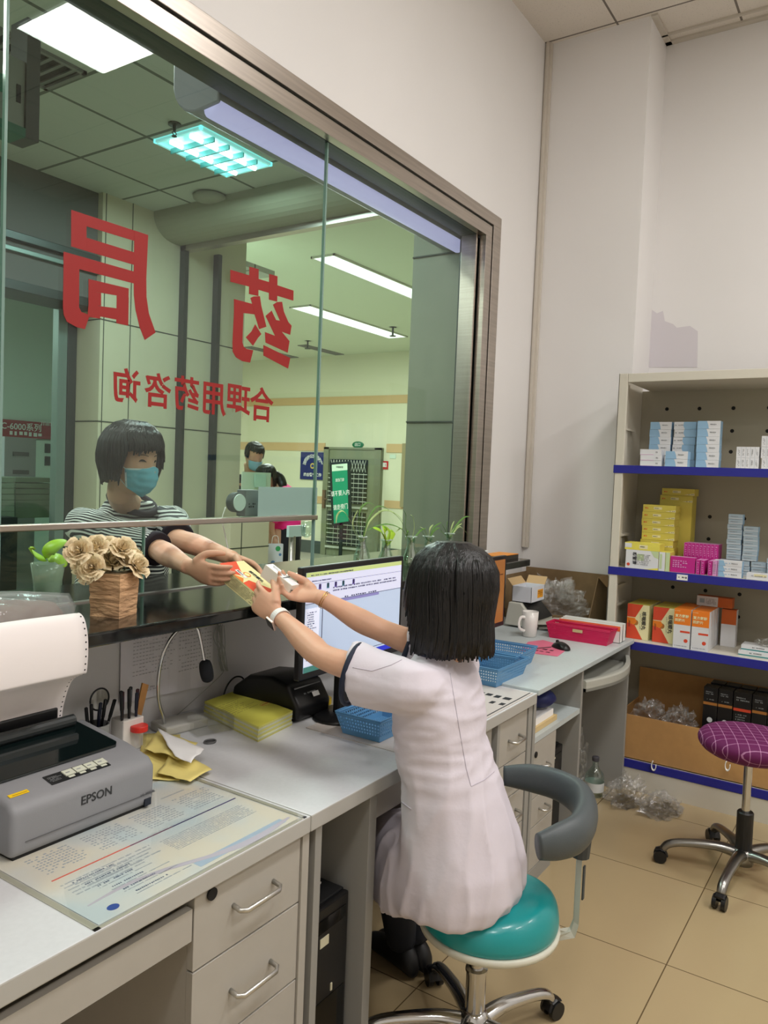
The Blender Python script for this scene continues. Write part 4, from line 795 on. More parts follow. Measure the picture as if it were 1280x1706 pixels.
def ui1(sc, x0, x1, z0, z1, y):
    w_, h_ = x1 - x0, z1 - z0
    def R_(n, u0, u1, v0, v1, m): b = BM(); box(b, x0 + w_ * u0, x0 + w_ * u1, y - .0004, y + .0002, z1 - h_ * v1, z1 - h_ * v0); mk(n, b, m, sc, world=True)
    R_('title_bar', 0, 1, 0, .045, mat('ui_olive', (176, 190, 122), .5, emit=.55)); R_('menu_bar', 0, 1, .046, .31, mat('ui_lilac', (196, 198, 220), .5, emit=.6))
    R_('task_bar', .33, 1, .945, 1, mat('ui_blue', (36, 44, 172), .5, emit=.7)); R_('start_area', 0, .33, .945, 1, mat('ui_teal', (70, 130, 120), .5, emit=.4))
    R_('side_list', 0, .13, .36, .94, mat('ui_white', (212, 216, 234), .5, emit=.62)); R_('table_header', .33, .74, .315, .345, mat('ui_header', (128, 124, 178), .5, emit=.5))
    b = BM(); F_ = lambda u, v: frame((x0 + w_ * u, y - .0006, z1 - h_ * v), (1, 0, 0), (0, 0, 1))
    dashes(b, F_(.25, .03), w_ * .42, .006, 1, 0, .8, 1, .004); dashes(b, F_(.2, .09), w_ * .3, .006, 1, 0, .7, 2, .006); dashes(b, F_(.6, .2), w_ * .7, .018, 2, 0, .6, 3, .005, .1); dashes(b, F_(.55, .30), w_ * .36, .006, 1, 0, .8, 3, .012); dashes(b, F_(.065, .64), w_ * .09, h_ * .5, 22, 0, .55, 4, .005, .5)
    box(b, x0, x1, y - .0006, y, z1 - h_ * .316, z1 - h_ * .312); box(b, x0, x1, y - .0006, y, z1 - h_ * .12, z1 - h_ * .117); box(b, x0 + w_ * .155, x0 + w_ * .16, y - .0006, y, z0 + h_ * .06, z1 - h_ * .36); box(b, x0 + w_ * .15, x1, y - .0006, y, z0 + h_ * .075, z0 + h_ * .08)
    mk('screen_text', b, mat('ui_ink', (56, 58, 92), .6, emit=.15), sc, world=True)
    for i in range(6):
        b = BM(); u = .05 + .075 * i + (.03 if i > 4 else 0); M_ = F_(u, .155); box(b, -.006, .006, -.008, .008, 0, .0004, i % 2, M_); box(b, -.003, .002, -.004, .009, .0003, .0006, 2, M_); mk('toolbar_icon', b, [mat('ic_a', (60, 110, 130), .5, emit=.3), mat('ic_b', (90, 70, 150), .5, emit=.3), mat('ic_c', (30, 34, 40), .5)], sc, world=True)
monitor('black monitor showing a pale database window, beside the clerk\'s reaching arms', 1.772, 2.332, .950, 1.290, 1.45, ui1, TZ, SCR)
a = W(845, 925, 'y', 1.515); c = W(838, 1042, 'y', 1.515)
def ui2(sc, x0, x1, z0, z1, y):
    b = BM(); w_ = x1 - x0; dashes(b, frame((x0 + w_ * .72, y - .0004, z1 - .11), (1, 0, 0), (0, 0, 1)), .1, .02, 2, 0, .5, 2, .01); box(b, x0 + w_ * .45, x1 - .02, y - .0006, y, z1 - .07, z1 - .066); mk('screen_text', b, mat('ui2_ink', (90, 50, 20), .6, emit=.1), sc, world=True)
monitor('black monitor with an orange-brown screen, half hidden behind the clerk\'s head', a.x - .44, a.x, c.z, a.z, 1.515, ui2, D3, mat('screen_orange', (150, 96, 48), .25, emit=.35))
# under-monitor clutter
b = BM(); box(b, 2.19, 2.36, 1.40, 1.403, TZ + .004, TZ + .085); box(b, 2.22, 2.25, 1.399, 1.40, TZ + .02, TZ + .06, 1); box(b, 2.27, 2.33, 1.399, 1.40, TZ + .055, TZ + .07, 2); mk('notice_card', b, [mat('card_print', (206, 194, 180), .6), mat('card_orange', (206, 130, 60), .6), INKG], label='small printed card leaning under the front monitor', cat='card')
b = BM(); p = W(505, 955, 'z', CTZ); 
for i in range(5): box(b, -.03, .03, -.02, .02, .004 * i, .004 * i + .003, i % 2, Matrix.Translation((p.x + .30, 1.74, CTZ + .012)) @ Matrix.Rotation(.3 * i, 4, 'Z') @ Matrix.Rotation(.25, 4, 'Y'))
q = W(537, 945, 'y', 1.72)
for v in b.verts: v.co += V((q.x, 1.72, CTZ)) - V((p.x + .30, 1.74, CTZ))
mk('receipt_bundle', b, [mat('receipt_cream', (222, 206, 180), .7), INK], label='small bundle of creased labels on the counter behind the front monitor', cat='labels')
# ---------------------------------------------------------------- things on the far desk
p = W(882, 1060, 'z', D3); t = thing('mug', 'tall white ceramic mug at the front of the far desk', 'mug', (p.x, p.y, D3)); CER = mat('ceramic_white', (226, 222, 216), .2, coat=.4)
b = BM(); lathe(b, [(.030, 0), (.036, .004), (.040, .07), (.042, .128), (.0395, .128), (.037, .07), (.033, .008)], 32); mk('mug_body', b, CER, t, smooth=True)
b = BM(); tube(b, [(-.038, .012, .10), (-.062, .022, .102), (-.074, .028, .075), (-.066, .024, .045), (-.036, .012, .030)], .005, 10, ry=.008, sm=5); mk('handle', b, CER, t, smooth=True)
b = BM(); PK = mat('mat_pink', (222, 112, 140), .6)
pts = [W(u, v, 'z', D3) for u, v in ((866, 1086), (929, 1094), (944, 1083), (945, 1078), (905, 1067), (880, 1070))]
t = thing('mouse_pad', 'pink mouse pad with dark characters under the black mouse', 'mouse pad', (sum(pts, V()) / 6)); prism(b, [V((q.x, q.y, D3 + .0005)) for q in pts], (0, 0, .002)); mk('pad', b, PK, t, world=True)
b = BM(); c_ = sum(pts, V()) / 6; dashes(b, frame((c_.x - .05, c_.y + .02, D3 + .0026), (0, -1, 0), (1, 0, 0)), .17, .03, 1, 0, .9, 3, .035, .1); dashes(b, frame((c_.x - .10, c_.y, D3 + .0026), (0, -1, 0), (1, 0, 0)), .17, .02, 1, 0, .9, 6, .03, .2); mk('characters', b, mat('pad_ink', (90, 28, 52), .6), t, world=True)
p = W(935, 1081, 'z', D3); t = thing('computer_mouse', 'black computer mouse on the pink mouse pad', 'mouse', (p.x, p.y, D3 + .003), 1.0); b = BM()
loft(b, [[V((x, w_ * math.cos(a), max(0, h_ * math.sin(a)) if math.sin(a) > 0 else 0)) for a in [2 * PI * k / 20 for k in range(20)]] for x, w_, h_ in ((-.055, .004, .004), (-.05, .02, .016), (-.03, .03, .028), (0, .031, .034), (.03, .029, .026), (.05, .022, .014), (.056, .006, .004))]); mk('shell', b, BLACK, t, smooth=True, sub=1)
b = BM(); cyl(b, (.03, -.004, .026), (.03, .004, .026), .008, n=16); mk('wheel', b, BLACKM, t)
b = BM(); tube(b, [(p.x - .05, p.y + .03, D3 + .012), (p.x - .10, p.y + .08, D3 + .006), (p.x - .16, p.y + .07, D3 + .005), (p.x - .17, p.y + .16, D3 + .004), (p.x - .05, p.y + .25, D3 + .004)], .0018, 6, sm=5); mk('mouse_cable', b, BLACK, label='thin black mouse cable curling past the white mug', cat='cable', smooth=True)
MG = mat('basket_magenta', (202, 28, 84), .4, alpha=.97)
a, c = W(920, 1062, 'z', D3), W(1005, 1077, 'z', D3)
basket('magenta perforated basket along the right end of the far desk', (a.x + c.x) / 2 + .055, (a.y + c.y) / 2 + .0, D3, .115, abs(a.y - c.y) + .06, .075, MG, 0, .88, .0075)
b = BM(); x_b = (a.x + c.x) / 2 - .004; box(b, x_b - .003, x_b, 1.265, 1.315, D3 + .048, D3 + .062); mk('name_label', b, mat('label_tan', (196, 176, 132), .6), bpy.data.objects['plastic_basket.003'], world=True)
for i, (dx, m1, lb) in enumerate(((.135, WHITE, 'open white carton with an orange rim behind the magenta basket'), (.185, mat('tan_card', (190, 160, 116), .7), 'second open white carton behind the magenta basket, nearest the shelf unit'))):
    t = thing('carton', lb, 'carton', ((a.x + c.x) / 2 + dx, 1.28, D3)); x = (a.x + c.x) / 2 + dx; y0_, y1_ = 1.115 + .0 * i, 1.43; b = BM()
    for q in ((x - .022, x - .02, y0_, y1_), (x + .02, x + .022, y0_, y1_), (x - .022, x + .022, y0_, y0_ + .002), (x - .022, x + .022, y1_ - .002, y1_)): box(b, *q, D3 + .001, D3 + .085 + .004 * i)
    box(b, x - .022, x + .022, y0_, y1_, D3 + .001, D3 + .003); mk('carton_walls', b, [WHITE, m1], t, world=True)
    b = BM(); box(b, x - .023, x - .0222, y0_, y1_, D3 + .06, D3 + .085); mk('rim_band', b, mat('rim_orange', (232, 104, 60), .5) if not i else m1, t, world=True)
# scanner with a white carton on it
sx, sy = 3.95, 1.62; t = thing('document_scanner', 'cream document scanner with a dark slanted face behind the white mug', 'scanner', (sx, sy, D3)); CR = mat('scanner_cream', (196, 194, 182), .45)
b = BM(); prism(b, [(sx - .10, y, z) for y, z in ((sy - .06, D3 + .01), (sy - .055, D3 + .045), (sy + .0, D3 + .10), (sy + .03, D3 + .135), (sy + .10, D3 + .135), (sy + .12, D3 + .01))], (.25, 0, 0)); mk('body', b, CR, t, world=True, bev=.006)
b = BM(); prism(b, [V((sx - .08, sy - .0585, D3 + .048)), V((sx + .13, sy - .0585, D3 + .048)), V((sx + .13, sy + .026, D3 + .136)), V((sx - .08, sy + .026, D3 + .136))], (0, -.004, .004)); mk('dark_face', b, BLACK, t, world=True)
b = BM(); box(b, sx + .03, sx + .05, -.012, .012, 0, .001, 0, Matrix.Translation((0, sy - .03, D3 + .084)) @ Matrix.Rotation(.8, 4, 'X')); mk('lit_button', b, WHITE, t, world=True)
b = BM(); prism(b, [(sx - .09, sy - .062, D3 + .03), (sx + .15, sy - .062, D3 + .03), (sx + .14, sy - .19, D3 + .045), (sx - .08, sy - .19, D3 + .045)], (0, 0, .008)); prism(b, [(sx - .06, sy - .19, D3 + .02), (sx + .12, sy - .19, D3 + .02), (sx + .12, sy - .06, D3 + .0), (sx - .06, sy - .06, D3 + .0)], (0, 0, .015)); mk('output_tray', b, CR, t, world=True, bev=.003)
a = W(845, 990, 'y', 1.62); t = thing('carton', 'small white carton with an orange label standing open on the scanner', 'carton', (3.98, 1.66, D3 + .137)); z0 = D3 + .137
b = BM(); X0, X1, Y0, Y1 = 3.87, 4.05, 1.60, 1.71
for q in ((X0, X1, Y0, Y0 + .002), (X0, X1, Y1 - .002, Y1), (X0, X0 + .002, Y0, Y1), (X1 - .002, X1, Y0, Y1)): box(b, *q, z0, z0 + .085)
box(b, X0, X1, Y0, Y1, z0, z0 + .003); mk('carton_walls', b, mat('carton_cool', (214, 216, 222), .6), t, world=True)
b = BM(); prism(b, [(X1, Y0, z0 + .085), (X1, Y1, z0 + .085), (X1 + .035, Y1, z0 + .125), (X1 + .035, Y0, z0 + .125)], (.002, 0, 0)); prism(b, [(X0, Y1, z0 + .085), (X1, Y1, z0 + .085), (X1, Y1 + .03, z0 + .12), (X0, Y1 + .03, z0 + .12)], (0, .002, 0)); mk('flap', b, MC['tan_card'], t, world=True)
b = BM(); box(b, X0 + .085, X1 - .02, Y0 - .001, Y0, z0 + .02, z0 + .065); dashes(b, frame(((X0 + .085 + X1 - .02) / 2, Y0 - .0012, z0 + .044), (1, 0, 0), (0, 0, 1)), .065, .03, 3, 1, .6, 2, .008, .1); mk('orange_label', b, [mat('label_orange', (232, 160, 36), .5), mat('label_ink', (150, 90, 20), .5)], t, world=True)
q = W(858, 934, 'z', CTZ); b = BM(); Mq = Matrix.Translation((GX - .15, 1.68, CTZ)); box(b, -.10, .13, -.05, .06, 0, .022, 0, Mq); o = mk('flat_box', b, mat('dark_card', (58, 52, 46), .6), label='flat dark box with an orange top at the right end of the granite counter', cat='box', bev=.001)
b = BM(); box(b, -.10, .13, -.05, .06, .0222, .025, 0, Mq); mk('orange_lid', b, mat('lid_orange', (216, 132, 40), .5), o, world=True)
b = BM(); q = W(800, 918, 'y', 1.8); box(b, q.x - .1, q.x + .06, 1.78, 1.83, CTZ, CTZ + .03); mk('small_carton', b, WHITE, label='small white carton on the counter at the right foot of the window', cat='carton', bev=.001)
# open cardboard box full of clear film
CARD = mat('cardboard', (160, 128, 88), .8, noise_c=.12, ns=25); CARDD = mat('cardboard_brown', (134, 110, 78), .85, noise_c=.12, ns=20)
bx0, bx1, by0, by1, bz = 4.11, 4.40, 1.36, 1.86, .27
t = thing('cardboard_box', 'open brown cardboard box full of clear film on the far desk against the corner', 'box', ((bx0 + bx1) / 2, (by0 + by1) / 2, D3)); b = BM(); z = D3 + .001
box(b, bx0, bx1, by0, by1, z, z + .004); box(b, bx1 - .004, bx1, by0, by1, z, z + bz); box(b, bx0, bx1, by1 - .004, by1, z, z + bz * .9); box(b, bx0, bx0 + .004, by0, by1, z, z + .05)
prism(b, [(bx0, by0, z), (bx1, by0, z), (bx1, by0, z + bz), (bx0 + .12, by0, z + bz), (bx0, by0, z + .06)], (0, .004, 0)); mk('box_walls', b, CARDD, t, world=True)
b = BM(); prism(b, [(bx1 - .01, by0, z + bz), (bx0 + .12, by0, z + bz), (bx0 + .13, by0 - .045, z + bz - .05), (bx1 - .01, by0 - .045, z + bz - .05)], (0, .003, .001)); mk('flap', b, CARD, t, world=True)
def film(name, label, c, sx, sy, sz, seed, n=26, m=14, fac=.45, freq=9, mt=None, cat='plastic film'):
    """crumpled clear film heap"""
    b = BM(); ball(b, (0, 0, 0), 1, 1, 1, n, m)
    for v in b.verts:
        q = v.co.copy(); k = 1 + fac * noise.noise(q * freq * .35 + V((seed, 0, 0))) + fac * .7 * noise.noise(q * freq + V((0, seed, 0))); v.co = V((q.x * k * sx, q.y * k * sy, max(-.0, (q.z + .55)) * k * sz))
        v.co += V((noise.noise(q * 14 + V((seed, 1, 0))), noise.noise(q * 14 + V((0, seed, 2))), 0)) * .02
    o = mk(name, b, mt or FILM, label=label, cat=cat, loc=c); return o
CF = bpy.data.materials.new('crinkled_film'); CF.use_nodes = True; nt = CF.node_tree; nt.nodes.clear(); nd = nt.nodes.new; lk = nt.links.new
o_ = nd('ShaderNodeOutputMaterial'); tr = nd('ShaderNodeBsdfTransparent'); tr.inputs[0].default_value = (.97, .97, .96, 1); gl = nd('ShaderNodeBsdfGlossy'); gl.inputs['Roughness'].default_value = .16; df = nd('ShaderNodeBsdfDiffuse'); df.inputs[0].default_value = (.85, .85, .85, 1)
tcc = nd('ShaderNodeTexCoord'); nz = nd('ShaderNodeTexNoise'); nz.inputs['Scale'].default_value = 28; nz.inputs['Detail'].default_value = 5; lk(tcc.outputs['Object'], nz.inputs['Vector']); bpn = nd('ShaderNodeBump'); bpn.inputs['Strength'].default_value = 1; bpn.inputs['Distance'].default_value = .02; lk(nz.outputs['Fac'], bpn.inputs['Height']); lk(bpn.outputs[0], gl.inputs['Normal'])
rpp = nd('ShaderNodeValToRGB'); rpp.color_ramp.elements[0].position = .5; rpp.color_ramp.elements[1].position = .72; rpp.color_ramp.elements[0].color = (.10, .10, .10, 1); rpp.color_ramp.elements[1].color = (.5, .5, .5, 1); lk(nz.outputs['Fac'], rpp.inputs[0])
m1_ = nd('ShaderNodeMixShader'); m1_.inputs[0].default_value = .06; lk(tr.outputs[0], m1_.inputs[1]); lk(df.outputs[0], m1_.inputs[2]); m2_ = nd('ShaderNodeMixShader'); lk(rpp.outputs[0], m2_.inputs[0]); lk(m1_.outputs[0], m2_.inputs[1]); lk(gl.outputs[0], m2_.inputs[2]); lk(m2_.outputs[0], o_.inputs[0])
film('clear_film', 'heap of crumpled clear film inside the open cardboard box on the far desk', (4.25, 1.62, z + .005), .11, .19, .13, 3, 40, 26, mt=CF)
# ---------------------------------------------------------------- steel shelf unit
SX, SY1, SY0, DEP = 4.03, 1.245, -.35, .43
SHW = mat('shelf_cream', (206, 200, 186), .45); SHB = mat('shelf_back', (168, 162, 144), .6); BL = mat('shelf_blue', (38, 40, 136), .4); HOLE = BLACKM
BZ = (1.673, 1.145, .768, .156)
t = thing('shelf_unit', 'cream steel shelf unit with blue shelf edges, against the right wall', 'shelf', (SX + DEP / 2, (SY0 + SY1) / 2, 0))
b = BM(); box(b, SX + .004, SX + .024, SY1 - .045, SY1, 0, 2.145); box(b, SX + .004, SX + DEP, SY1 - .006, SY1, 0, 2.145); mk('upright', b, SHW, t, world=True, bev=.002)
b = BM()
for z in (1.86, 1.30, 1.03, .93): box(b, SX + .03, SX + .25, SY1 - .03, SY1 - .006, z, z + .012)
for z in (1.70, 1.20, .80): box(b, SX + .10, SX + .14, SY1 - .02, SY1 - .006, z, z + .40)
mk('bracket', b, SHW, t, world=True)
b = BM(); box(b, SX + .006, SX + DEP, SY0, SY1 - .046, 2.10, 2.144); mk('top_panel', b, SHW, t, world=True, bev=.002)
b = BM(); box(b, SX + DEP - .006, SX + DEP, SY0, SY1 - .007, 0, 2.10); bk = mk('back_panel', b, SHB, t, world=True)
for z in (2.0, 1.88, 1.77, 1.42, 1.30, 1.02, .90):
    for k in range(9):
        y = 1.10 - .17 * k - (.085 if int(z * 50) % 2 else 0)
        b = BM(); lathe(b, [(.010, 0), (.010, .0012)], 12)
        for v in b.verts: v.co = frame((SX + DEP - .0062, y, z), (0, -1, 0), (0, 0, 1)) @ v.co
        mk('punched_hole', b, HOLE, bk, world=True, smooth=False)
for i, z in enumerate(BZ):
    b = BM(); box(b, SX + .012, SX + DEP - .007, SY0, SY1 - .008, z - .025, z); bd = mk('shelf_board', b, SHW, t, world=True)
    b = BM(); box(b, SX, SX + .012, SY0, SY1 + .003 if i < 2 else SY1 - .10 - .0, z - .04, z + .001); mk('blue_edge', b, BL, bd, world=True, bev=.001)
    if i == 1:
        b = BM(); q = W(1137, 962, 'x', SX); box(b, SX - .001, SX, q.y - .026, q.y + .026, q.z - .014, q.z + .014); dashes(b, frame((SX - .0011, q.y, q.z), (0, -1, 0), (0, 0, 1)), .034, .012, 1, 1, .8, 4, .008, .1); mk('shelf_label', b, [WHITE, INK], bd, world=True)
b = BM(); box(b, SX + .004, SX + .02, SY0, SY1, 0, .114); mk('kick_plate', b, SHW, t, world=True)
# ---------------------------------------------------------------- medicine boxes on the shelves
MB_ = {'w': mat('box_white', (216, 216, 218), .5), 'b': mat('box_blue', (142, 178, 206), .5), 'db': mat('box_deep_blue', (84, 122, 172), .5), 'y': mat('box_yellow', (206, 190, 84), .5), 'yy': mat('box_lime', (222, 210, 90), .5), 'cr': mat('box_cream', (228, 218, 170), .5),
       'm': mat('box_magenta', (186, 36, 130), .4), 'pk': mat('box_pink', (216, 150, 200), .5), 'r': mat('box_red', (214, 74, 46), .5), 'o': mat('box_orange', (230, 124, 34), .5), 'do': mat('box_dark_orange', (196, 92, 28), .5), 't': mat('box_teal', (40, 130, 130), .5), 'k': mat('box_black', (20, 20, 24), .3),
       'i': INK, 'g': INKG, 'gy': mat('box_grey_blue', (160, 176, 186), .5), 'br': mat('box_bronze', (170, 110, 50), .5), 'lg': mat('box_pale_green', (190, 206, 160), .5)}
def medmesh(W_, D_, H_, base, front, side=None, top=None, polys=(), text=(), dash=()):
    """box with its front on -X, right of the picture is -Y; origin at bottom centre of the front"""
    names = [base, front, side or base, top or base]; extra = [p[0] for p in polys] + [x[0] for x in text] + [x[0] for x in dash]
    for e in extra:
        if e not in names: names.append(e)
    b = BM(); box(b, 0, D_, -W_ / 2, W_ / 2, 0, H_, faces=[0, 3, 2, 0, 2, 1])
    Fm = frame((-.0004, 0, 0), (0, -1, 0), (0, 0, 1))
    for k, P in enumerate(polys): prism(b, [Fm @ V(((u - .5) * W_, v * H_, -.00015 * k)) for u, v in P[1]], (-.0001 * (k + 1), 0, 0), names.index(P[0]))
    for mi, s, u, v, sz, rot in text: text_bm(b, s, sz, Fm @ Matrix.Translation(((u - .5) * W_, v * H_, .0012)) @ Matrix.Rotation(rot, 4, 'Z'), .0004, names.index(mi), .0002)
    for mi, u, v, w_, h_, rows, sd, cw in dash: dashes(b, Fm @ Matrix.Translation(((u - .5) * W_, v * H_, .0008)), w_ * W_, h_ * H_, rows, names.index(mi), .6, sd, cw)
    bmesh.ops.recalc_face_normals(b, faces=b.faces); me = bpy.data.meshes.new('medicine_box'); b.to_mesh(me); b.free()
    for n_ in names: me.materials.append(MB_[n_])
    return me
def rectp(m, u0, v0, u1, v1): return (m, [(u0, v0), (u1, v0), (u1, v1), (u0, v1)])
def put(me, y, z, x, label, group=None, cat='medicine box', name='medicine_box', rz=0):
    o = bpy.data.objects.new(name, me); COL.objects.link(o); o.location = (x, y, z); o.rotation_euler = (0, 0, rz); return tag(o, label, cat, group)
def circ(m, u, v, r, asp, n=14): return (m, [(u + r * math.cos(2 * PI * k / n), v + r * asp * math.sin(2 * PI * k / n)) for k in range(n)])
ordn = ['bottom one', '2nd up', '3rd up', '4th up', '5th up', '6th up', '7th up', '8th up', '9th up']
def stack(me, n, y, z, x, h, what, where, group, jit=.003, top='top one'):
    for i in range(n):
        put(me, y + R.uniform(-jit, jit), z + i * (h + .0006), x + R.uniform(0, jit), '%s, %s of the %s' % (what, ordn[i] if i < n - 1 else top, where), group)
R = random.Random(11)
blue1 = medmesh(.108, .06, .0385, 'w', 'w', 'b', 'w', [('b', [(0, 0), (.50, 0), (.46, .55), (.4, 1), (0, 1)]), ('w', [(.08, .1), (.25, .45), (.42, .3), (.44, .4), (.25, .62), (.08, .3)]), ('db', [(0, 0), (.12, 0), (.04, .5), (0, .8)])], (), [('g', .74, .55, .36, .3, 1, 2, .006)])
blue2 = medmesh(.108, .06, .0385, 'w', 'w', 'b', 'w', [('b', [(.5, 0), (1, 0), (1, 1), (.45, 1), (.42, .5)]), ('w', [(.58, .2), (.7, .6), (.85, .3), (.9, .5), (.7, .8), (.56, .5)]), ('db', [(.9, 0), (1, 0), (1, 1), (.94, 1), (.97, .5)])], (), [('g', .22, .55, .36, .3, 1, 3, .006)])
z = BZ[0] + .001; X1_ = SX + .16
stack(blue1, 6, 1.062, z, X1_, .0385, 'white box with blue swirl', 'left top-shelf stack', 'blue swirl boxes', .002)
stack(blue2, 6, .940, z, X1_, .0385, 'white box with blue swirl', 'middle top-shelf stack', 'blue swirl boxes', .004)
stack(blue1, 6, .815, z, X1_ - .05, .0385, 'white box with blue swirl', 'tall right top-shelf stack', 'blue swirl boxes', .002)
stack(blue1, 2, .945, z, SX + .045, .0385, 'blue swirl box', 'short stack at the top shelf front edge', 'blue swirl boxes')
wb = medmesh(.105, .06, .028, 'w', 'w', 'w', 'w', [rectp('pk', 0, 0, .64, .06)], (), [('g', .84, .5, .18, .5, 1, 3, .006)])
stack(wb, 3, 1.073, z, SX + .04, .028, 'plain white box', 'short left stack on the top shelf', 'plain white boxes')
wv = medmesh(.1, .06, .052, 'w', 'w', 'w', 'w', [rectp('gy', .2 * i + .01, .02, .2 * i + .02, .98) for i in range(1, 5)], (), [('g', .1 + .2 * i, .5, .05, .62, 5, i, .004) for i in range(5)])
for j, (y, n) in enumerate(((.620, 2), (.512, 3))): stack(wv, n, y, z, SX + .06, .052, 'white five-pack', ('left', 'right')[j] + ' stack near the top shelf right end', 'white barcode packs')
# second shelf
z = BZ[1] + .001
yb = medmesh(.165, .10, .036, 'y', 'y', 'y', 'y', [rectp('cr', .33, .35, .58, .7), ('cr', [(.68, .15), (1, .05), (1, .38)])], (), [('i', .455, .52, .2, .18, 1, 2, .004), ('i', .9, .2, .16, .15, 1, 3, .004), ('r', .12, .5, .1, .3, 1, 3, .01)])
stack(yb, 9, 1.040, z, SX + .13, .036, 'olive yellow box', 'tall left stack on the second shelf', 'olive yellow boxes', .003)
for i in range(2): put(yb, .985 - .008 * i, z + .345 + .037 * i, SX + .255, ('olive yellow box behind the tall yellow stack, under another box', 'topmost olive yellow box, set back behind the tall yellow stack')[i], 'olive yellow boxes')
me = medmesh(.165, .1, .345, 'y', 'y'); put(me, .985, z, SX + .254, 'tall olive yellow carton behind the yellow stack, carrying two flat boxes', None)
yl_ = medmesh(.175, .10, .036, 'yy', 'yy', 'y', 'yy', [rectp('cr', .42, .2, .66, .75), rectp('w', 0, .3, .2, .9)], (), [('i', .54, .5, .18, .25, 1, 2, .004)])
put(yl_, 1.085, z + .0955, SX + .02, 'bright yellow flat box on top of the white and yellow box', None)
wy = medmesh(.165, .05, .095, 'yy', 'w', 'yy', 'yy', [('lg', [(.75, 1), (1, 1), (1, .6), (.86, .7)]), ('yy', [(.55, 0), (1, 0), (1, .12), (.7, .03)]), circ('r', .09, .2, .05, 1.7), rectp('lg', .35, .45, .56, .8)], [('i', '感冒清', .27, .55, .021, -PI / 2)], [('g', .55, .5, .5, .6, 7, 3, .005)])
put(wy, 1.083, z, SX + .02, 'white and yellow box with a red dot at the left of the second shelf', None)
wy2 = medmesh(.03, .10, .095, 'yy', 'w', 'yy', 'yy', [rectp('lg', .1, .1, .5, .9)]); put(wy2, .983, z, SX + .02, 'narrow cream box beside the white box with the red dot', None); put(medmesh(.02, .10, .095, 'yy', 'lg', 'y', 'yy'), .956, z, SX + .022, 'narrow pale green box edge right of the narrow cream box', None)
mg = medmesh(.0175, .10, .07, 'm', 'm', 'm', 'pk', [rectp('pk', 0, 0, .06, 1)], (), [('pk', .5, .5, .4, .8, 5, 2, .004)])
for i in range(9): put(mg, .895 - .0182 * i, z + .075, SX + .13, 'upright magenta box in the upper back row on the second shelf', 'magenta boxes in the back row')
me = medmesh(.165, .10, .074, 'm', 'm', 'm', 'm'); put(me, .822, z, SX + .13, 'long magenta carton under the upright magenta row', None)
mg2 = medmesh(.118, .045, .078, 'm', 'm', 'm', 'pk', [], (), [('pk', .5, .55, .8, .5, 4, 2, .012)]); put(mg2, .885, z, SX + .03, 'wide magenta box at the front of the second shelf', None)
for i, k in enumerate(('m', 'm', 'm')): put(mg, .812 - .022 * i - (.012 if i == 2 else 0), z, SX + .03, ('magenta box edge beside the wide magenta box', 'magenta box second from the wide magenta box', 'magenta box standing apart right of the wide magenta box')[i], None)
pk = medmesh(.02, .08, .076, 'pk', 'pk', 'pk', 'w', [], (), [('g', .5, .5, .6, .8, 6, 3, .004)])
for i in range(3): put(pk, .735 - .022 * i, z, SX + .035, 'pale pink box standing between the magenta and pale blue boxes', 'pale pink boxes')
lb_ = medmesh(.066, .05, .024, 'gy', 'gy', 'b', 'gy', [rectp('w', .02, .1, .98, .2)], (), [('g', .5, .55, .7, .3, 1, 2, .006)])
stack(lb_, 9, .672, z + .078, SX + .14, .0245, 'pale blue-grey small box', 'tallest narrow stack of the second shelf', 'pale blue-grey boxes', .002)
stack(lb_, 7, .598, z + .078, SX + .14, .0235, 'pale blue-grey small box', 'stack right of the tallest narrow one', 'pale blue-grey boxes', .002)
stack(lb_, 3, .700, z, SX + .14, .025, 'pale blue-grey small box', 'low left pile below the tall stack', 'pale blue-grey boxes', .002)
stack(lb_, 3, .628, z, SX + .14, .025, 'pale blue-grey small box', 'low middle pile below the tall stack', 'pale blue-grey boxes', .002)
stack(lb_, 3, .556, z, SX + .14, .025, 'pale blue-grey small box', 'low right pile below the tall stack', 'pale blue-grey boxes', .002)
lf = medmesh(.105, .05, .026, 'w', 'w', 'b', 'w', [('b', [(0, 0), (.3, 0), (.2, 1), (0, 1)]), rectp('w', .5, .15, .95, .85)], (), [('g', .72, .5, .35, .5, 1, 2, .004), ('b', .38, .5, .2, .4, 1, 3, .006)])
stack(lf, 3, .665, z, SX + .03, .0263, 'white box with pale blue end', 'front stack on the second shelf', 'white and pale blue boxes', .001)
stack(lb_, 4, .482, z, SX + .12, .0245, 'pale grey box', 'low far-right stack on the second shelf', 'pale grey right boxes', .002)
put(medmesh(.11, .06, .030, 'w', 'w', 'w', 'w', [rectp('cr', .3, .5, .8, .9)], (), [('g', .5, .6, .6, .3, 1, 3, .005)]), .535, z, SX + .03, 'white flat box right of the front stack on the second shelf', None)
put(medmesh(.06, .06, .036, 'w', 'w'), .43, z, SX + .03, 'plain white box at the right edge of the second shelf', None)
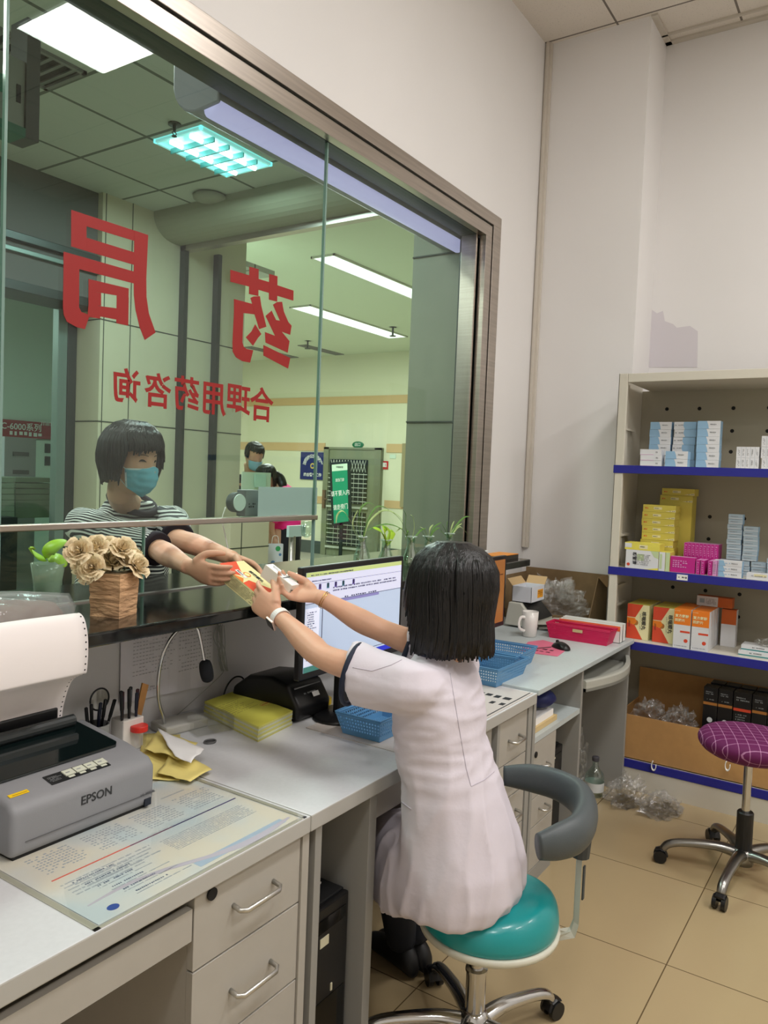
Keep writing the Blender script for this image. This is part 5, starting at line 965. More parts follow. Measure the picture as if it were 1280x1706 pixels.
# third shelf
z = BZ[2] + .001
red = medmesh(.112, .075, .182, 'cr', 'cr', 'cr', 'y', [('r', [(0, .68), (.55, 1), (0, 1)]), ('r', [(0, 1), (.72, 1), (.38, .62), (0, .62)]), ('r', [(0, 0), (.75, 0), (.36, .40), (0, .45)]), ('o', [(0, .4), (.36, .42), (.45, .5), (.36, .6), (0, .6)]), rectp('w', .04, .30, .2, .56), circ('br', .40, .47, .13, .62), circ('cr', .40, .47, .08, .62)], [('i', '咳喘顺丸', .76, .55, .024, -PI / 2)], [('i', .12, .43, .08, .2, 8, 3, .003), ('g', .62, .5, .06, .5, 10, 3, .003)])
for i, y in enumerate((1.105, .972)):
    for k in range(3): put(red, y, z, SX + .09 + .078 * k, ('red and cream box with a gold ring, %s row, %s' % (('left', 'right')[i], ('front', 'middle', 'back')[k])), 'red and cream boxes on the third shelf')
org = medmesh(.080, .06, .196, 'w', 'w', 'w', 'o', [rectp('o', 0, .60, 1, 1), rectp('w', 0, .55, 1, .575), rectp('r', .4, .40, .98, .45), circ('r', .76, .20, .12, .4), circ('w', .76, .20, .09, .4), rectp('r', .73, .16, .79, .24), rectp('r', .69, .19, .83, .21)], [('cr', '复方氨酚', .47, .82, .0165, 0), ('cr', '烷胺片', .36, .71, .0165, 0)], [('g', .5, .06, .8, .03, 1, 3, .003), ('cr', .2, .95, .3, .03, 1, 3, .003)])
org.materials[2] = MB_['w']
for i, y in enumerate((.868, .782)):
    for k in range(4): put(org, y, z, SX + .02 + .064 * k, ('orange and white medicine box, %s row, %s' % (('left', 'right')[i], ('front', 'second', 'third', 'back')[k])), 'orange and white boxes')
b = None
lay = medmesh(.17, .06, .05, 'do', 'w', 'do', 'do', [rectp('do', .6, 0, 1, 1), rectp('gy', .08, .3, .22, .75)], (), [('g', .42, .5, .3, .6, 5, 3, .004)])
put(lay, .76, z + .198, SX + .22, 'orange and white box lying across the back of the orange boxes', None)
put(medmesh(.07, .05, .19, 'w', 'do', 'w', 'do', [rectp('w', 0, 0, 1, .6)]), .69, z, SX + .24, 'orange and white box standing at the back right of the orange group', None)
fl = medmesh(.22, .10, .026, 'w', 'w', 'w', 'w', [rectp('t', 0, .12, 1, .32)], (), [('i', .35, .7, .25, .3, 1, 3, .006)])
for i in range(2): put(fl, .50 - .01 * i, z + .0265 * i, SX + .06 + .01 * i, ('flat white carton with a teal line, lower of two on the third shelf', 'flat white carton with a teal line, upper of two on the third shelf')[i], None)
film('clear_film', 'wisp of clear film on top of the flat white cartons', (SX + .12, .48, z + .054), .05, .06, .02, 9, 24, 14, mt=CF)
# cardboard box on the bottom shelf with black boxes
z = BZ[3] + .001; t = thing('cardboard_box', 'long low cardboard box with black medicine boxes standing inside on the bottom shelf', 'box', (SX + .2, .5, z)); b = BM(); ya, yb2 = 1.16, .22; xa, xb = SX + .02, SX + .40
box(b, xa, xb, yb2, ya, z, z + .004); box(b, xa, xa + .005, yb2, ya, z, z + .228); box(b, xb - .005, xb, yb2, ya, z, z + .40); box(b, xa, xb, yb2, yb2 + .005, z, z + .23); box(b, xa, xb, ya - .005, ya, z, z + .23); mk('box_walls', b, mat('cardboard_light', (186, 142, 88), .8, noise_c=.08, ns=20), t, world=True)
b = BM(); box(b, xa + .1, xa + .105, .28, .42, z + .23, z + .42); mk('flap', b, CARD, t, world=True)
blk = medmesh(.066, .075, .235, 'k', 'k', 'k', 'k', [rectp('br', 0, .62, 1, .68), circ('w', .52, .30, .20, .28), circ('br', .58, .29, .10, .28)], (), [('g', .5, .88, .7, .08, 2, 2, .006), ('g', .5, .10, .5, .05, 2, 4, .006), ('g', .5, .74, .5, .04, 1, 4, .006)])
blk2 = medmesh(.08, .075, .235, 'k', 'k', 'k', 'k', [rectp('r', 0, .60, 1, .66)], (), [('g', .5, .86, .7, .1, 2, 2, .006), ('g', .5, .45, .7, .2, 4, 4, .005)])
yy = .735; wh = ('leftmost', 'second from the left', 'middle, without a white disc', 'fourth from the left', 'rightmost in view')
for i in range(5):
    put(blk2 if i == 2 else blk, yy, z + .18, SX + .13, 'black medicine box in the cardboard box, %s' % wh[i], 'black medicine boxes in front'); yy -= .078 if i in (1, 2) else .07
for i in range(4): put(blk, .72 - .072 * i, z + .185, SX + .22, 'black medicine box in the back row of the cardboard box, mostly hidden', 'black medicine boxes behind')
me = medmesh(.37, .17, .178, 'k', 'k'); put(me, .585, z + .005, SX + .13, 'dark carton inside the cardboard box carrying the black boxes', None)
for k, (y, s) in enumerate(((1.03, .085), (.88, .07))): film('clear_film', ('crinkled clear film poking out at the left end of the cardboard box', 'crinkled clear film in the cardboard box beside the black boxes')[k], (SX + .14, y, z + .17), s, s, .07, 4 + k, 26, 16, mt=CF)
for u, lb in ((1090, 'left'), (1213, 'right')):
    q = W(u, 1275, 'x', SX - .004); b = BM(); torus(b, (0, 0, 0), .024, .005, 'x', 20, 6, 0, .9 * PI, 2.35 * PI)
    for v in b.verts: v.co = V((v.co.x * 1.5, v.co.y * .45, v.co.z)) + V((SX - .009, q.y, q.z))
    mk('strap_hook', b, WHITE, label='white plastic strap loop hanging on the %s of the bottom blue edge' % lb, cat='strap', smooth=True)
# ---------------------------------------------------------------- floor things
t = thing('glass_bottle', 'clear round-shouldered infusion bottle with a label, on the floor by the far desk', 'bottle', (3.84, 1.20, 0)); b = BM(); lathe(b, [(.040, .001), (.046, .01), (.047, .09), (.043, .115), (.022, .14), (.015, .155), (.015, .18)], 28); mk('glass_body', b, thin_glass('bottle_glass', (.80, .88, .85), .12, .02), t, smooth=True)
b = BM(); lathe(b, [(.0475, .03), (.0475, .075)], 28, caps=False); mk('paper_label', b, mat('label_pale', (206, 208, 206), .7), t, smooth=True)
b = BM(); lathe(b, [(.017, .178), (.018, .18), (.018, .197), (.015, .20)], 20); mk('stopper', b, mat('stopper_grey', (72, 70, 76), .6), t)
for c_, s_, sd, lb in (((3.86, 1.05, 0), (.11, .08, .07), 1, 'crumpled clear plastic bag on the floor between bottle and shelf'), ((3.87, .88, 0), (.13, .09, .035), 2, 'flattened clear plastic bag lying on the floor in front of the shelf'), ((3.87, 1.33, 0), (.08, .07, .15), 5, 'clear plastic bag standing behind the bottle')):
    film('plastic_bag', lb, c_, *s_, sd, 40, 24, .5, 7, CF, 'plastic bag')
# ---------------------------------------------------------------- stools
def base5(t, cx, cy, rad, ang0, hz, m, zc):
    for i in range(5):
        a = ang0 + i * 2 * PI / 5; d = V((math.cos(a), math.sin(a), 0)); c = V((cx, cy, 0)); b = BM()
        tube(b, [c + d * .02 + V((0, 0, hz)), c + d * rad * .35 + V((0, 0, hz + .012)), c + d * rad * .75 + V((0, 0, hz + .0)), c + d * rad * .97 + V((0, 0, hz - .018)), c + d * rad * 1.05 + V((0, 0, hz - .045))], [.026, .022, .019, .019, .017], 12, ry=[.024, .019, .016, .016, .015], sm=4)
        mk('base_arm', b, m, t, world=True, smooth=True)
        b = BM(); q = c + d * rad * 1.04; s = d.cross(V((0, 0, 1))); e = q + d * .012
        for k in (-1, 1): cyl(b, e + s * .009 * k + V((0, 0, .0265)), e + s * .024 * k + V((0, 0, .0265)), .026, n=20)
        tube(b, [e + V((0, 0, .028)), q + V((0, 0, .06))], .009, 8); tube(b, [e - d * .028 + V((0, 0, .03)), e - d * .018 + V((0, 0, .052)), e + V((0, 0, .057)), e + d * .018 + V((0, 0, .05))], .02, 8, ry=.005, up=(0, 0, 1))
        mk('caster', b, BLACK, t, world=True, smooth=False)
TEAL = mat('teal_vinyl', (22, 146, 148), .3, coat=.25, bump=.04, bs=200)
cx, cy = 1.875, .88
t = thing('saddle_stool', 'teal saddle stool on chrome casters with a grey wraparound arm, under the clerk', 'stool', (cx, cy, 0))
base5(t, cx, cy, .285, math.radians(-22), .095, CHROME, 0)
b = BM(); lathe(b, [(.045, .07), (.05, .10), (.034, .125), (.030, .135)], 24, c=(cx, cy, 0)); mk('hub', b, CHROME, t, world=True, smooth=True)
b = BM(); lathe(b, [(.027, .12), (.027, .24), (.030, .242), (.030, .25), (.019, .252), (.019, .38)], 24, c=(cx, cy, 0)); mk('gas_lift', b, CHROME, t, world=True, smooth=False)
sc = V((cx, cy, .395)); fd = V((-.15, 1, 0)).normalized(); sd_ = V((fd.y, -fd.x, 0)); n = 48
def seat_r(a):  # a measured from the forward direction
    return .205 - .055 * (.5 + .5 * math.cos(a)) ** 2 + .008 * math.cos(2 * a)
def sring(f, z, rise=0, sadd=0):
    out = []
    for k in range(n):
        a = 2 * PI * k / n; r = seat_r(a) * f; zz = z + rise * (max(0, -math.cos(a)) ** 2) * f + sadd * (math.sin(a) ** 2) * -f * f + .0
        out.append(sc + fd * r * math.cos(a) + sd_ * r * math.sin(a) + V((0, 0, zz)))
    return out
b = BM(); loft(b, [sring(.3, -.012), sring(.93, -.012), sring(.985, .0), sring(1.0, .018), sring(.985, .040, .012), sring(.93, .060, .022), sring(.80, .074, .03), sring(.55, .078, .03), sring(.25, .074, .015), sring(.05, .072)]); mk('seat', b, TEAL, t, world=True, smooth=True, sub=1)
b = BM(); loft(b, [sring(.2, -.026), sring(.95, -.026), sring(1.005, -.018), sring(1.012, -.004), sring(.98, -.002)]); mk('seat_shell', b, mat('shell_cream', (206, 204, 188), .4), t, world=True, smooth=True)
CRM = mat('bracket_cream', (204, 202, 188), .4)
b = BM(); tube(b, [(1.93, .80, .362), (1.975, .70, .358), (1.995, .662, .37), (2.0, .655, .40), (2.0, .655, .60)], .017, 4, ry=.006, up=(.7, -.7, .05)); mk('arm_bracket', b, CRM, t, world=True)
b = BM(); tube(b, [(2.0, .652, .58), (2.0, .652, .66)], [.024, .03], 12); box(b, 1.988, 2.0, .636, .640, .47, .56); mk('bracket_sleeve', b, mat('sleeve_dark', (62, 66, 68), .5), t, world=True)
GA = mat('grey_foam_arm', (76, 82, 84), .45, bump=.05, bs=300)
P = [(2.165, .955, .672), (2.185, .88, .678), (2.175, .79, .683), (2.12, .705, .685), (2.03, .655, .683), (1.93, .638, .675), (1.86, .665, .668), (1.815, .70, .662)]
b = BM(); tube(b, P, [.018, .026, .028, .032, .034, .032, .029, .02], 18, ry=[.03, .042, .046, .052, .056, .052, .047, .034], sm=5, up=(0, 0, 1)); mk('wraparound_arm', b, GA, t, world=True, smooth=True)
# purple stool
cx, cy = 3.41, .445
PL_ = mat('purple_cloth', (88, 16, 72), .75); nt = PL_.node_tree; bsd = nt.nodes['Principled BSDF']; tc = nt.nodes.new('ShaderNodeTexCoord'); sp = nt.nodes.new('ShaderNodeSeparateXYZ'); nt.links.new(tc.outputs['Object'], sp.inputs[0])
mxs = []
for o_ in (0, 1):
    m1 = nt.nodes.new('ShaderNodeMath'); m1.operation = 'MULTIPLY'; m1.inputs[1].default_value = 27; nt.links.new(sp.outputs[o_], m1.inputs[0]); m2 = nt.nodes.new('ShaderNodeMath'); m2.operation = 'FRACT'; nt.links.new(m1.outputs[0], m2.inputs[0]); m3 = nt.nodes.new('ShaderNodeMath'); m3.operation = 'LESS_THAN'; m3.inputs[1].default_value = .07; nt.links.new(m2.outputs[0], m3.inputs[0]); mxs.append(m3)
ma = nt.nodes.new('ShaderNodeMath'); ma.operation = 'ADD'; nt.links.new(mxs[0].outputs[0], ma.inputs[0]); nt.links.new(mxs[1].outputs[0], ma.inputs[1]); mv = nt.nodes.new('ShaderNodeMath'); mv.operation = 'MULTIPLY'; mv.inputs[1].default_value = .5; nt.links.new(ma.outputs[0], mv.inputs[0])
mc = nt.nodes.new('ShaderNodeMix'); mc.data_type = 'RGBA'; mc.inputs[6].default_value = (*lin((96, 16, 76)), 1); mc.inputs[7].default_value = (*lin((206, 150, 190)), 1); nt.links.new(mv.outputs[0], mc.inputs[0]); nt.links.new(mc.outputs[2], bsd.inputs['Base Color'])
t = thing('swivel_stool', 'round stool with a purple checked cloth cover, in front of the shelf unit', 'stool', (cx, cy, 0), math.radians(20))
base5(t, cx, cy, .29, math.radians(31), .10, mat('dull_chrome', (150, 148, 144), .28, 1), 0)
b = BM(); lathe(b, [(.04, .06), (.045, .11), (.03, .125)], 20, c=(cx, cy, 0)); mk('hub', b, MC['dull_chrome'], t, world=True, smooth=True)
b = BM(); lathe(b, [(.027, .10), (.032, .11), (.032, .27), (.028, .275)], 20, c=(cx, cy, 0)); mk('lift_cover', b, BLACK, t, world=True)
b = BM(); lathe(b, [(.016, .27), (.016, .485)], 20, c=(cx, cy, 0)); lathe(b, [(.05, .478), (.06, .492)], 20, 0, (cx, cy, 0)); mk('gas_lift', b, CHROME, t, world=True)
b = BM(); lathe(b, [(.05, .490), (.13, .494), (.18, .520), (.198, .548), (.196, .572), (.175, .592), (.12, .602), (.02, .604)], 48, c=(cx, cy, 0)); o = mk('seat', b, PL_, t, world=True, smooth=True, sub=1)
# ---------------------------------------------------------------- people
SKIN = mat('skin', (214, 166, 138), .5, noise_c=.05, ns=25, sub=.15, bump=.03, bs=300)
SKIN2 = mat('skin_darker', (206, 160, 132), .5, noise_c=.05, ns=25, sub=.15)  # slightly darker skin tone for the people in the hall
def hair_mat(name, c, r=.38):
    m = mat(name, c, r); nt = m.node_tree; b = nt.nodes['Principled BSDF']; tc = nt.nodes.new('ShaderNodeTexCoord'); mp = nt.nodes.new('ShaderNodeMapping'); mp.inputs['Scale'].default_value = (160, 160, 5); n = nt.nodes.new('ShaderNodeTexNoise'); n.inputs['Scale'].default_value = 1.6; n.inputs['Detail'].default_value = 3
    nt.links.new(tc.outputs['Object'], mp.inputs[0]); nt.links.new(mp.outputs[0], n.inputs['Vector']); bp = nt.nodes.new('ShaderNodeBump'); bp.inputs['Strength'].default_value = .5; bp.inputs['Distance'].default_value = .004; nt.links.new(n.outputs['Fac'], bp.inputs['Height']); nt.links.new(bp.outputs[0], b.inputs['Normal'])
    rp = nt.nodes.new('ShaderNodeValToRGB'); L = lin(c); rp.color_ramp.elements[0].color = (*[x * .4 for x in L], 1); rp.color_ramp.elements[1].color = (*[x * 1.8 for x in L], 1); nt.links.new(n.outputs['Fac'], rp.inputs[0]); nt.links.new(rp.outputs[0], b.inputs['Base Color']); return m
HAIR = hair_mat('hair_black', (13, 11, 11), .34); HAIR2 = hair_mat('hair_dark', (13, 14, 13), .42)
HR = [(0, .026, .050, .018), (.018, .045, .076, .035), (.045, .058, .086, .060), (.085, .067, .089, .082), (.125, .072, .088, .095), (.165, .071, .082, .097), (.195, .060, .066, .082), (.215, .040, .042, .055), (.226, .014, .014, .02)]
def hr(z):
    z = min(max(z, 0), .226)
    for p, q in zip(HR, HR[1:]):
        if z <= q[0]: t = (z - p[0]) / (q[0] - p[0]); t = t * t * (3 - 2 * t) * .4 + t * .6; return [p[i] + (q[i] - p[i]) * t for i in (1, 2, 3)]
    return HR[-1][1:]
def hp(th, z, off=0, face=True):
    """point on a head, chin at z=0, face towards -y (th=0)"""
    a, f, k = hr(z); c = math.cos(th); d = f if c > 0 else k
    y = -d * c; x = a * math.sin(th)
    if face and off == 0:
        y -= .020 * math.exp(-(th / .16) ** 2 - ((z - .082) / .016) ** 2) + .008 * math.exp(-(th / .14) ** 2 - ((z - .10) / .03) ** 2)     # nose
        y += .006 * math.exp(-((abs(th) - .42) / .2) ** 2 - ((z - .115) / .014) ** 2)                                                   # eye sockets
        y -= .004 * math.exp(-(th / .25) ** 2 - ((z - .045) / .01) ** 2)                                                               # lips
    n = V((math.sin(th), -math.cos(th), 0)); return V((x, y, z)) + n * off
def head(bm, M, n=40, m=34):
    rings = []
    for i in range(m + 1): z = .226 * (i / m); rings.append([M @ hp(2 * PI * k / n - PI, z) for k in range(n)])
    loft(bm, rings)
    for s in (-1, 1): tube(bm, [M @ V((s * .066, .012, .085)), M @ V((s * .074, .014, .10)), M @ V((s * .078, .018, .12)), M @ V((s * .072, .016, .13))], [.006, .009, .011, .006], 8, ry=[.004, .006, .006, .004])
def patch(bm, M, th0, th1, z0f, z1f, off, nu=24, nv=16, mi=0):
    g = []
    for i in range(nu + 1):
        th = th0 + (th1 - th0) * i / nu; a, c = z0f(th), z1f(th); col = []
        for j in range(nv + 1): z = a + (c - a) * j / nv; col.append(bm.verts.new(M @ hp(th, z, off(th, z, j / nv), False)))
        g.append(col)
    for i in range(nu):
        for j in range(nv): bm.faces.new((g[i][j], g[i + 1][j], g[i + 1][j + 1], g[i][j + 1])).material_index = mi
def arm(bm, P, r, sm=6): tube(bm, P, r, 16, ry=[x * .88 for x in r], sm=sm)
def hand(bm, w_, F, N, side, curl=(.5, .5, .5, .5), thumb=(.5, .4), s=1.0, spread=.0, tk=.7):
    """w_: wrist, F: direction of the hand, N: the way the palm faces, side: +1/-1 thumb side"""
    F = V(F).normalized(); N = (V(N) - F * V(N).dot(F)).normalized(); T = F.cross(N) * side; w_ = V(w_)
    P = [w_ - F * .02 * s, w_ + F * .012 * s, w_ + F * .045 * s, w_ + F * .078 * s, w_ + F * .088 * s]
    tube(bm, P, [.024 * s, .027 * s, .037 * s, .038 * s, .033 * s], 16, ry=[.018 * s, .017 * s, .015 * s, .012 * s, .010 * s], up=N, sm=3)
    ball(bm, w_ + F * .035 * s + T * .022 * s + N * .008 * s, .018 * s)
    for i, (o, L, c) in enumerate(zip((.028, .0095, -.0095, -.027), (.070, .078, .072, .056), curl)):
        p = w_ + F * (.078 if i < 3 else .072) * s + T * o * s; a = 0; pts = [p]; d = F + T * spread * (1.5 - i)
        d.normalize(); seg = (L * .45, L * .31, L * .24)
        for k, l in enumerate(seg): a += c * (.9, 1.1, .8)[k]; dd = d * math.cos(a) + N * math.sin(a); p = p + dd * l * s; pts.append(p)
        tube(bm, pts, [.0095 * s, .0085 * s, .0078 * s, .0062 * s], 10, sm=4); ball(bm, pts[-1], .0062 * s, n=8, m=6)
    p = w_ + F * .025 * s + T * .024 * s; d1 = (F * .62 + T * tk + N * thumb[0] * .6).normalized(); p1 = p + d1 * .038 * s
    d2 = (F * .8 + T * (tk * .8 - thumb[1]) + N * thumb[0]).normalized(); p2 = p1 + d2 * .032 * s; d3 = (F * .85 + T * (tk * .45 - thumb[1]) + N * thumb[0] * 1.2).normalized(); p3 = p2 + d3 * .024 * s
    tube(bm, [p, p1, p2, p3], [.015 * s, .012 * s, .0105 * s, .0078 * s], 10, sm=4); ball(bm, p3, .0078 * s, n=8, m=6); return T
def wrinkle(o, amp, f, seed=0, st=(1, 1, 1), zf=None):
    me = o.data
    for v, n in [(v, v.normal.copy()) for v in me.vertices]:
        p = v.co; q = V((p.x * st[0], p.y * st[1], p.z * st[2])) * f + V((seed, seed, 0)); k = (1 - abs(noise.noise(q))) ** 3 * amp + noise.noise(q * .5) * amp * .6
        v.co = p + n * (k - amp * .5) * (zf(p) if zf else 1)
    me.update()
# ------------------------------------------------ medicine boxes being handed over
def slab(name, label, C, A, B, la, lb, h, mats, art, cat='medicine box'):
    """C: centre of the top face, A: long direction, B: short direction"""
    Mq = frame(C, A, B); b = BM(); box(b, -la / 2, la / 2, -lb / 2, lb / 2, -h, 0, 0, Mq)
    o = mk(name, b, mats, label=label, cat=cat, bev=.0008); cen = o.location.copy(); b = BM(); art(b, Mq)
    for v in b.verts: v.co -= cen
    bmesh.ops.recalc_face_normals(b, faces=b.faces); me = bpy.data.meshes.new('printed_face'); b.to_mesh(me); b.free()
    for m in mats: me.materials.append(m)
    c = bpy.data.objects.new('printed_face', me); COL.objects.link(c); c.parent = o; return Mq
A_ = V((.06, -.87, -.46)).normalized(); B_ = V((1, .03, -.02)); C1 = W(418, 962, 'y', 1.615)
def art1(b, M):
    T = lambda pts, mi, k: prism(b, [M @ V((x, -y, .0003 + .0002 * k)) for x, y in pts], M.to_3x3() @ V((0, 0, .0002)), mi)
    T([(-.086, .056), (-.086, -.02), (-.012, .022), (-.03, .056)], 1, 0); T([(.086, .056), (.02, .056), (.012, .022), (.086, -.04)], 1, 0); T([(-.03, .056), (.02, .056), (.0, .034)], 2, 1)
    T([(-.015 + .013 * math.cos(k), .002 + .013 * math.sin(k)) for k in [2 * PI * i / 16 for i in range(16)]], 2, 2); T([(-.015 + .009 * math.cos(k), .002 + .009 * math.sin(k)) for k in [2 * PI * i / 16 for i in range(16)]], 3, 3)
    T([(-.045, .014), (.0, .014), (.0, .028), (-.045, .028)], 4, 3); dashes(b, M @ Matrix.Translation((-.022, -.021, .0012)), .038, .009, 1, 5, .8, 2, .004)
    text_bm(b, '咳喘顺丸', .0155, M @ Matrix.Translation((.0, .025, .0006)) @ Matrix.Rotation(PI * 0, 4, 'Z'), .0004, 5, .0002)
    S_ = M @ Matrix.Translation((0, -.0562, -.021)) @ Matrix.Rotation(PI / 2, 4, 'X'); dashes(b, S_, 0.15, .034, 8, 5, .5, 4, .0035, .1)
slab('medicine_box', 'cream and red medicine box being handed over by both women, printed with a gold ring', C1, A_, B_, .172, .112, .042, [mat('held_cream', (236, 226, 168), .5), mat('held_red', (226, 84, 52), .5), mat('held_orange', (226, 130, 50), .5), mat('held_yellow', (240, 228, 160), .5), WHITE, INK], art1)
C2 = W(466, 960, 'y', 1.495)
def art2(b, M):
    box(b, -.055, .055, -.0165, .0165, .0002, .0004, 1, M); dashes(b, M @ Matrix.Translation((-.01, .004, .0006)), .07, .012, 2, 2, .5, 2, .005); box(b, .015, .018, -.0165, .0165, .0005, .0007, 3, M); dashes(b, M @ Matrix.Translation((0, -.0172, -.018)) @ Matrix.Rotation(PI / 2, 4, 'X'), .09, .024, 3, 2, .6, 5, .006)
    dashes(b, M @ Matrix.Translation((.0572, 0, -.02)) @ Matrix.Rotation(PI / 2, 4, 'Y') @ Matrix.Rotation(PI / 2, 4, 'Z'), .028, .014, 2, 3, .7, 3, .006)
slab('medicine_box', 'narrow white medicine box held over the cream and red one by the clerk', C2 + V((.012, 0, .004)), A_, B_, .112, .036, .040, [mat('held_white', (232, 228, 216), .5), mat('held_white2', (238, 238, 240), .5), INKG, INK], art2)
# ------------------------------------------------ the clerk
t = thing('person', 'seated woman with black bobbed hair in a white coat, reaching out both arms', 'person', (1.83, .90, 0))
HF = V((-.22, 1, 0)).normalized(); hx = -V((HF.y, -HF.x, 0))
HC = AT(747, 1000, 2.06); HB = V((HC.x, HC.y, 1.150))
HM = Matrix.Translation(HB) @ Matrix(((hx.x, -HF.x, 0, 0), (hx.y, -HF.y, 0, 0), (0, 0, 1, 0), (0, 0, 0, 1)))
# shoulder, elbow, wrist of both arms
sL, sR = V((1.648, .985, 1.050)), V((1.925, 1.01, 1.06)); eL = W(543, 1096, 'y', 1.225); wL = W(464, 1026, 'y', 1.45); eR = W(640, 1052, 'y', 1.20); wR = W(530, 994, 'y', 1.385)
b = BM(); head(b, HM)
tube(b, [HB + V((0, -.01, .07)), HB + V((0, -.02, 0)), V((1.785, .985, 1.07)), V((1.785, .985, .98))], [.048, .048, .052, .08], 16, sm=4)
tube(b, [V((1.785, .985, 1.03)), V((1.785, .98, .95)), V((1.79, .96, .75)), V((1.79, .95, .56))], [.11, .11, .10, .12], 20, ry=[.05, .07, .07, .08], up=(0, 1, 0), sm=4)
for s_, e_, w__ in ((sL, eL, wL), (sR, eR, wR)):
    arm(b, [s_, s_.lerp(e_, .5), e_, e_.lerp(w__, .35) + V((0, 0, -.004)), e_.lerp(w__, .75), w__], [.046, .044, .037, .039, .029, .025])
fL = (W(408, 982, 'y', 1.575) - wL); fR = (W(478, 984, 'y', 1.48) - wR)
hand(b, wL, fL, V((.15, .8, .35)), -1, (.35, .5, .6, .65), (.5, .05), 1.0, .05, .45)
hand(b, wR, fR, V((-.45, -.15, .85)), 1, (.45, .5, .55, .6), (.5, .4), .98, .05, .3)
LEG = [W(668, 1588, 'z', .05), V((2.12, 1.22, .05))]
for sx_, k in ((-.075, 0), (.085, 1)):
    hp_ = V((1.80 + sx_, .94, .54)); kn = V((1.97 + sx_, 1.19 + .04 * k, .50)); an = LEG[k] + V((0, 0, .08)); tube(b, [hp_, kn, an], [.06, .045, .03], 12, sm=4)
bd = mk('body', b, SKIN, t, world=True); fuse(bd, .0042, 3, .5)
# coat
CO = mat('coat_white', (212, 204, 213), .75, bump=.12, bs=35)
b = BM(); n = 40
def cring(c, w_, d, z, sq=2.2, rot=.0):
    out = []
    for k in range(n):
        a = 2 * PI * k / n; ca, sa = math.cos(a), math.sin(a); x = w_ * math.copysign(abs(ca) ** (2 / sq), ca); y = d * math.copysign(abs(sa) ** (2 / sq), sa); out.append(V((c[0] + x * math.cos(rot) - y * math.sin(rot), c[1] + x * math.sin(rot) + y * math.cos(rot), z)))
    return out
TS = [(1.79, .945, .455, .130, .115), (1.80, .92, .468, .172, .155), (1.812, .91, .515, .184, .164), (1.815, .908, .585, .182, .158), (1.81, .92, .68, .165, .138), (1.80, .94, .78, .150, .120), (1.788, .975, .88, .142, .112), (1.785, .98, .96, .150, .110), (1.783, .985, 1.02, .158, .100), (1.783, .99, 1.065, .140, .082), (1.783, .99, 1.10, .078, .060), (1.783, .99, 1.118, .060, .052)]
loft(b, [cring((c[0], c[1]), c[3], c[4], c[2]) for c in TS])
for s_, e_, sd in ((sL, eL, -1), (sR, eR, 1)):
    q = s_.lerp(e_, .60); tube(b, [s_ + V((-sd * .07, -.01, -.02)), s_ + V((0, 0, -.004)), s_.lerp(e_, .3) + V((0, 0, -.012)), q + V((0, 0, -.016)), s_.lerp(e_, .66) + V((0, 0, -.018))], [.065, .066, .068, .072, .074], 20, ry=[.06, .066, .074, .082, .085], sm=4)
for k, sx_ in enumerate((-.075, .095)):
    a0 = V((1.805 + sx_, .93, .55)); a1 = V((1.89 + sx_, 1.06, .545)); a2 = V((1.965 + sx_, 1.165 + .04 * k, .515)); tube(b, [a0, a1, a2, a2 + V((.02, .04, -.05))], [.10, .092, .08, .05], 18, ry=[.085, .085, .08, .05], sm=4)
# skirt of the coat hanging beside the left thigh
dr = [[V((1.645, .96, .60)), V((1.70, 1.06, .59)), V((1.80, 1.175, .56)), V((1.87, 1.22, .52)), V((1.90, 1.15, .50)), V((1.78, .98, .50))],
      [V((1.635, .955, .53)), V((1.685, 1.07, .49)), V((1.79, 1.185, .46)), V((1.86, 1.235, .44)), V((1.90, 1.16, .44)), V((1.78, .98, .45))],
      [V((1.645, .97, .462)), V((1.685, 1.06, .415)), V((1.775, 1.165, .385)), V((1.845, 1.215, .385)), V((1.88, 1.14, .40)), V((1.76, 1.0, .44))]]
loft(b, dr)
co = mk('coat', b, CO, t, world=True); fuse(co, .0075, 6, .6)
wrinkle(co, .010, 8, 3, (1.9, 1.9, .45), lambda p: max(.15, min(1, (.98 - p.z) / .25)))
wrinkle(co, .006, 11, 8, (.55, .55, 2.4), lambda p: max(0, min(1, (p.z - .72) / .12)))
q = co.modifiers.new('s', 'SMOOTH'); q.iterations = 2
TRM = mat('navy_trim', (22, 30, 52), .6)
for s_, e_, nm in ((sL, eL, 0), (sR, eR, 1)):
    c_ = s_.lerp(e_, .655) + V((0, 0, -.018)); d = (e_ - s_).normalized(); M_ = frame(c_, d.orthogonal(), d.cross(d.orthogonal())); u0 = V((0, 0, 1)); sx_ = d.cross(u0).normalized(); uz = sx_.cross(d)
    M_ = Matrix(((sx_.x, uz.x, d.x, c_.x), (sx_.y, uz.y, d.y, c_.y), (sx_.z, uz.z, d.z, c_.z), (0, 0, 0, 1)))
    b = BM(); torus(b, (0, 0, 0), .070, .0055, n=32, m=8, sy=1.13)
    for v in b.verts: v.co.z *= 1.3; v.co = M_ @ v.co
    mk('sleeve_trim', b, TRM, t, world=True, smooth=True)
b = BM(); torus(b, (1.783, .99, 1.112), .058, .010, n=28, m=8, sy=.92); mk('collar', b, TRM, t, world=True, smooth=True)
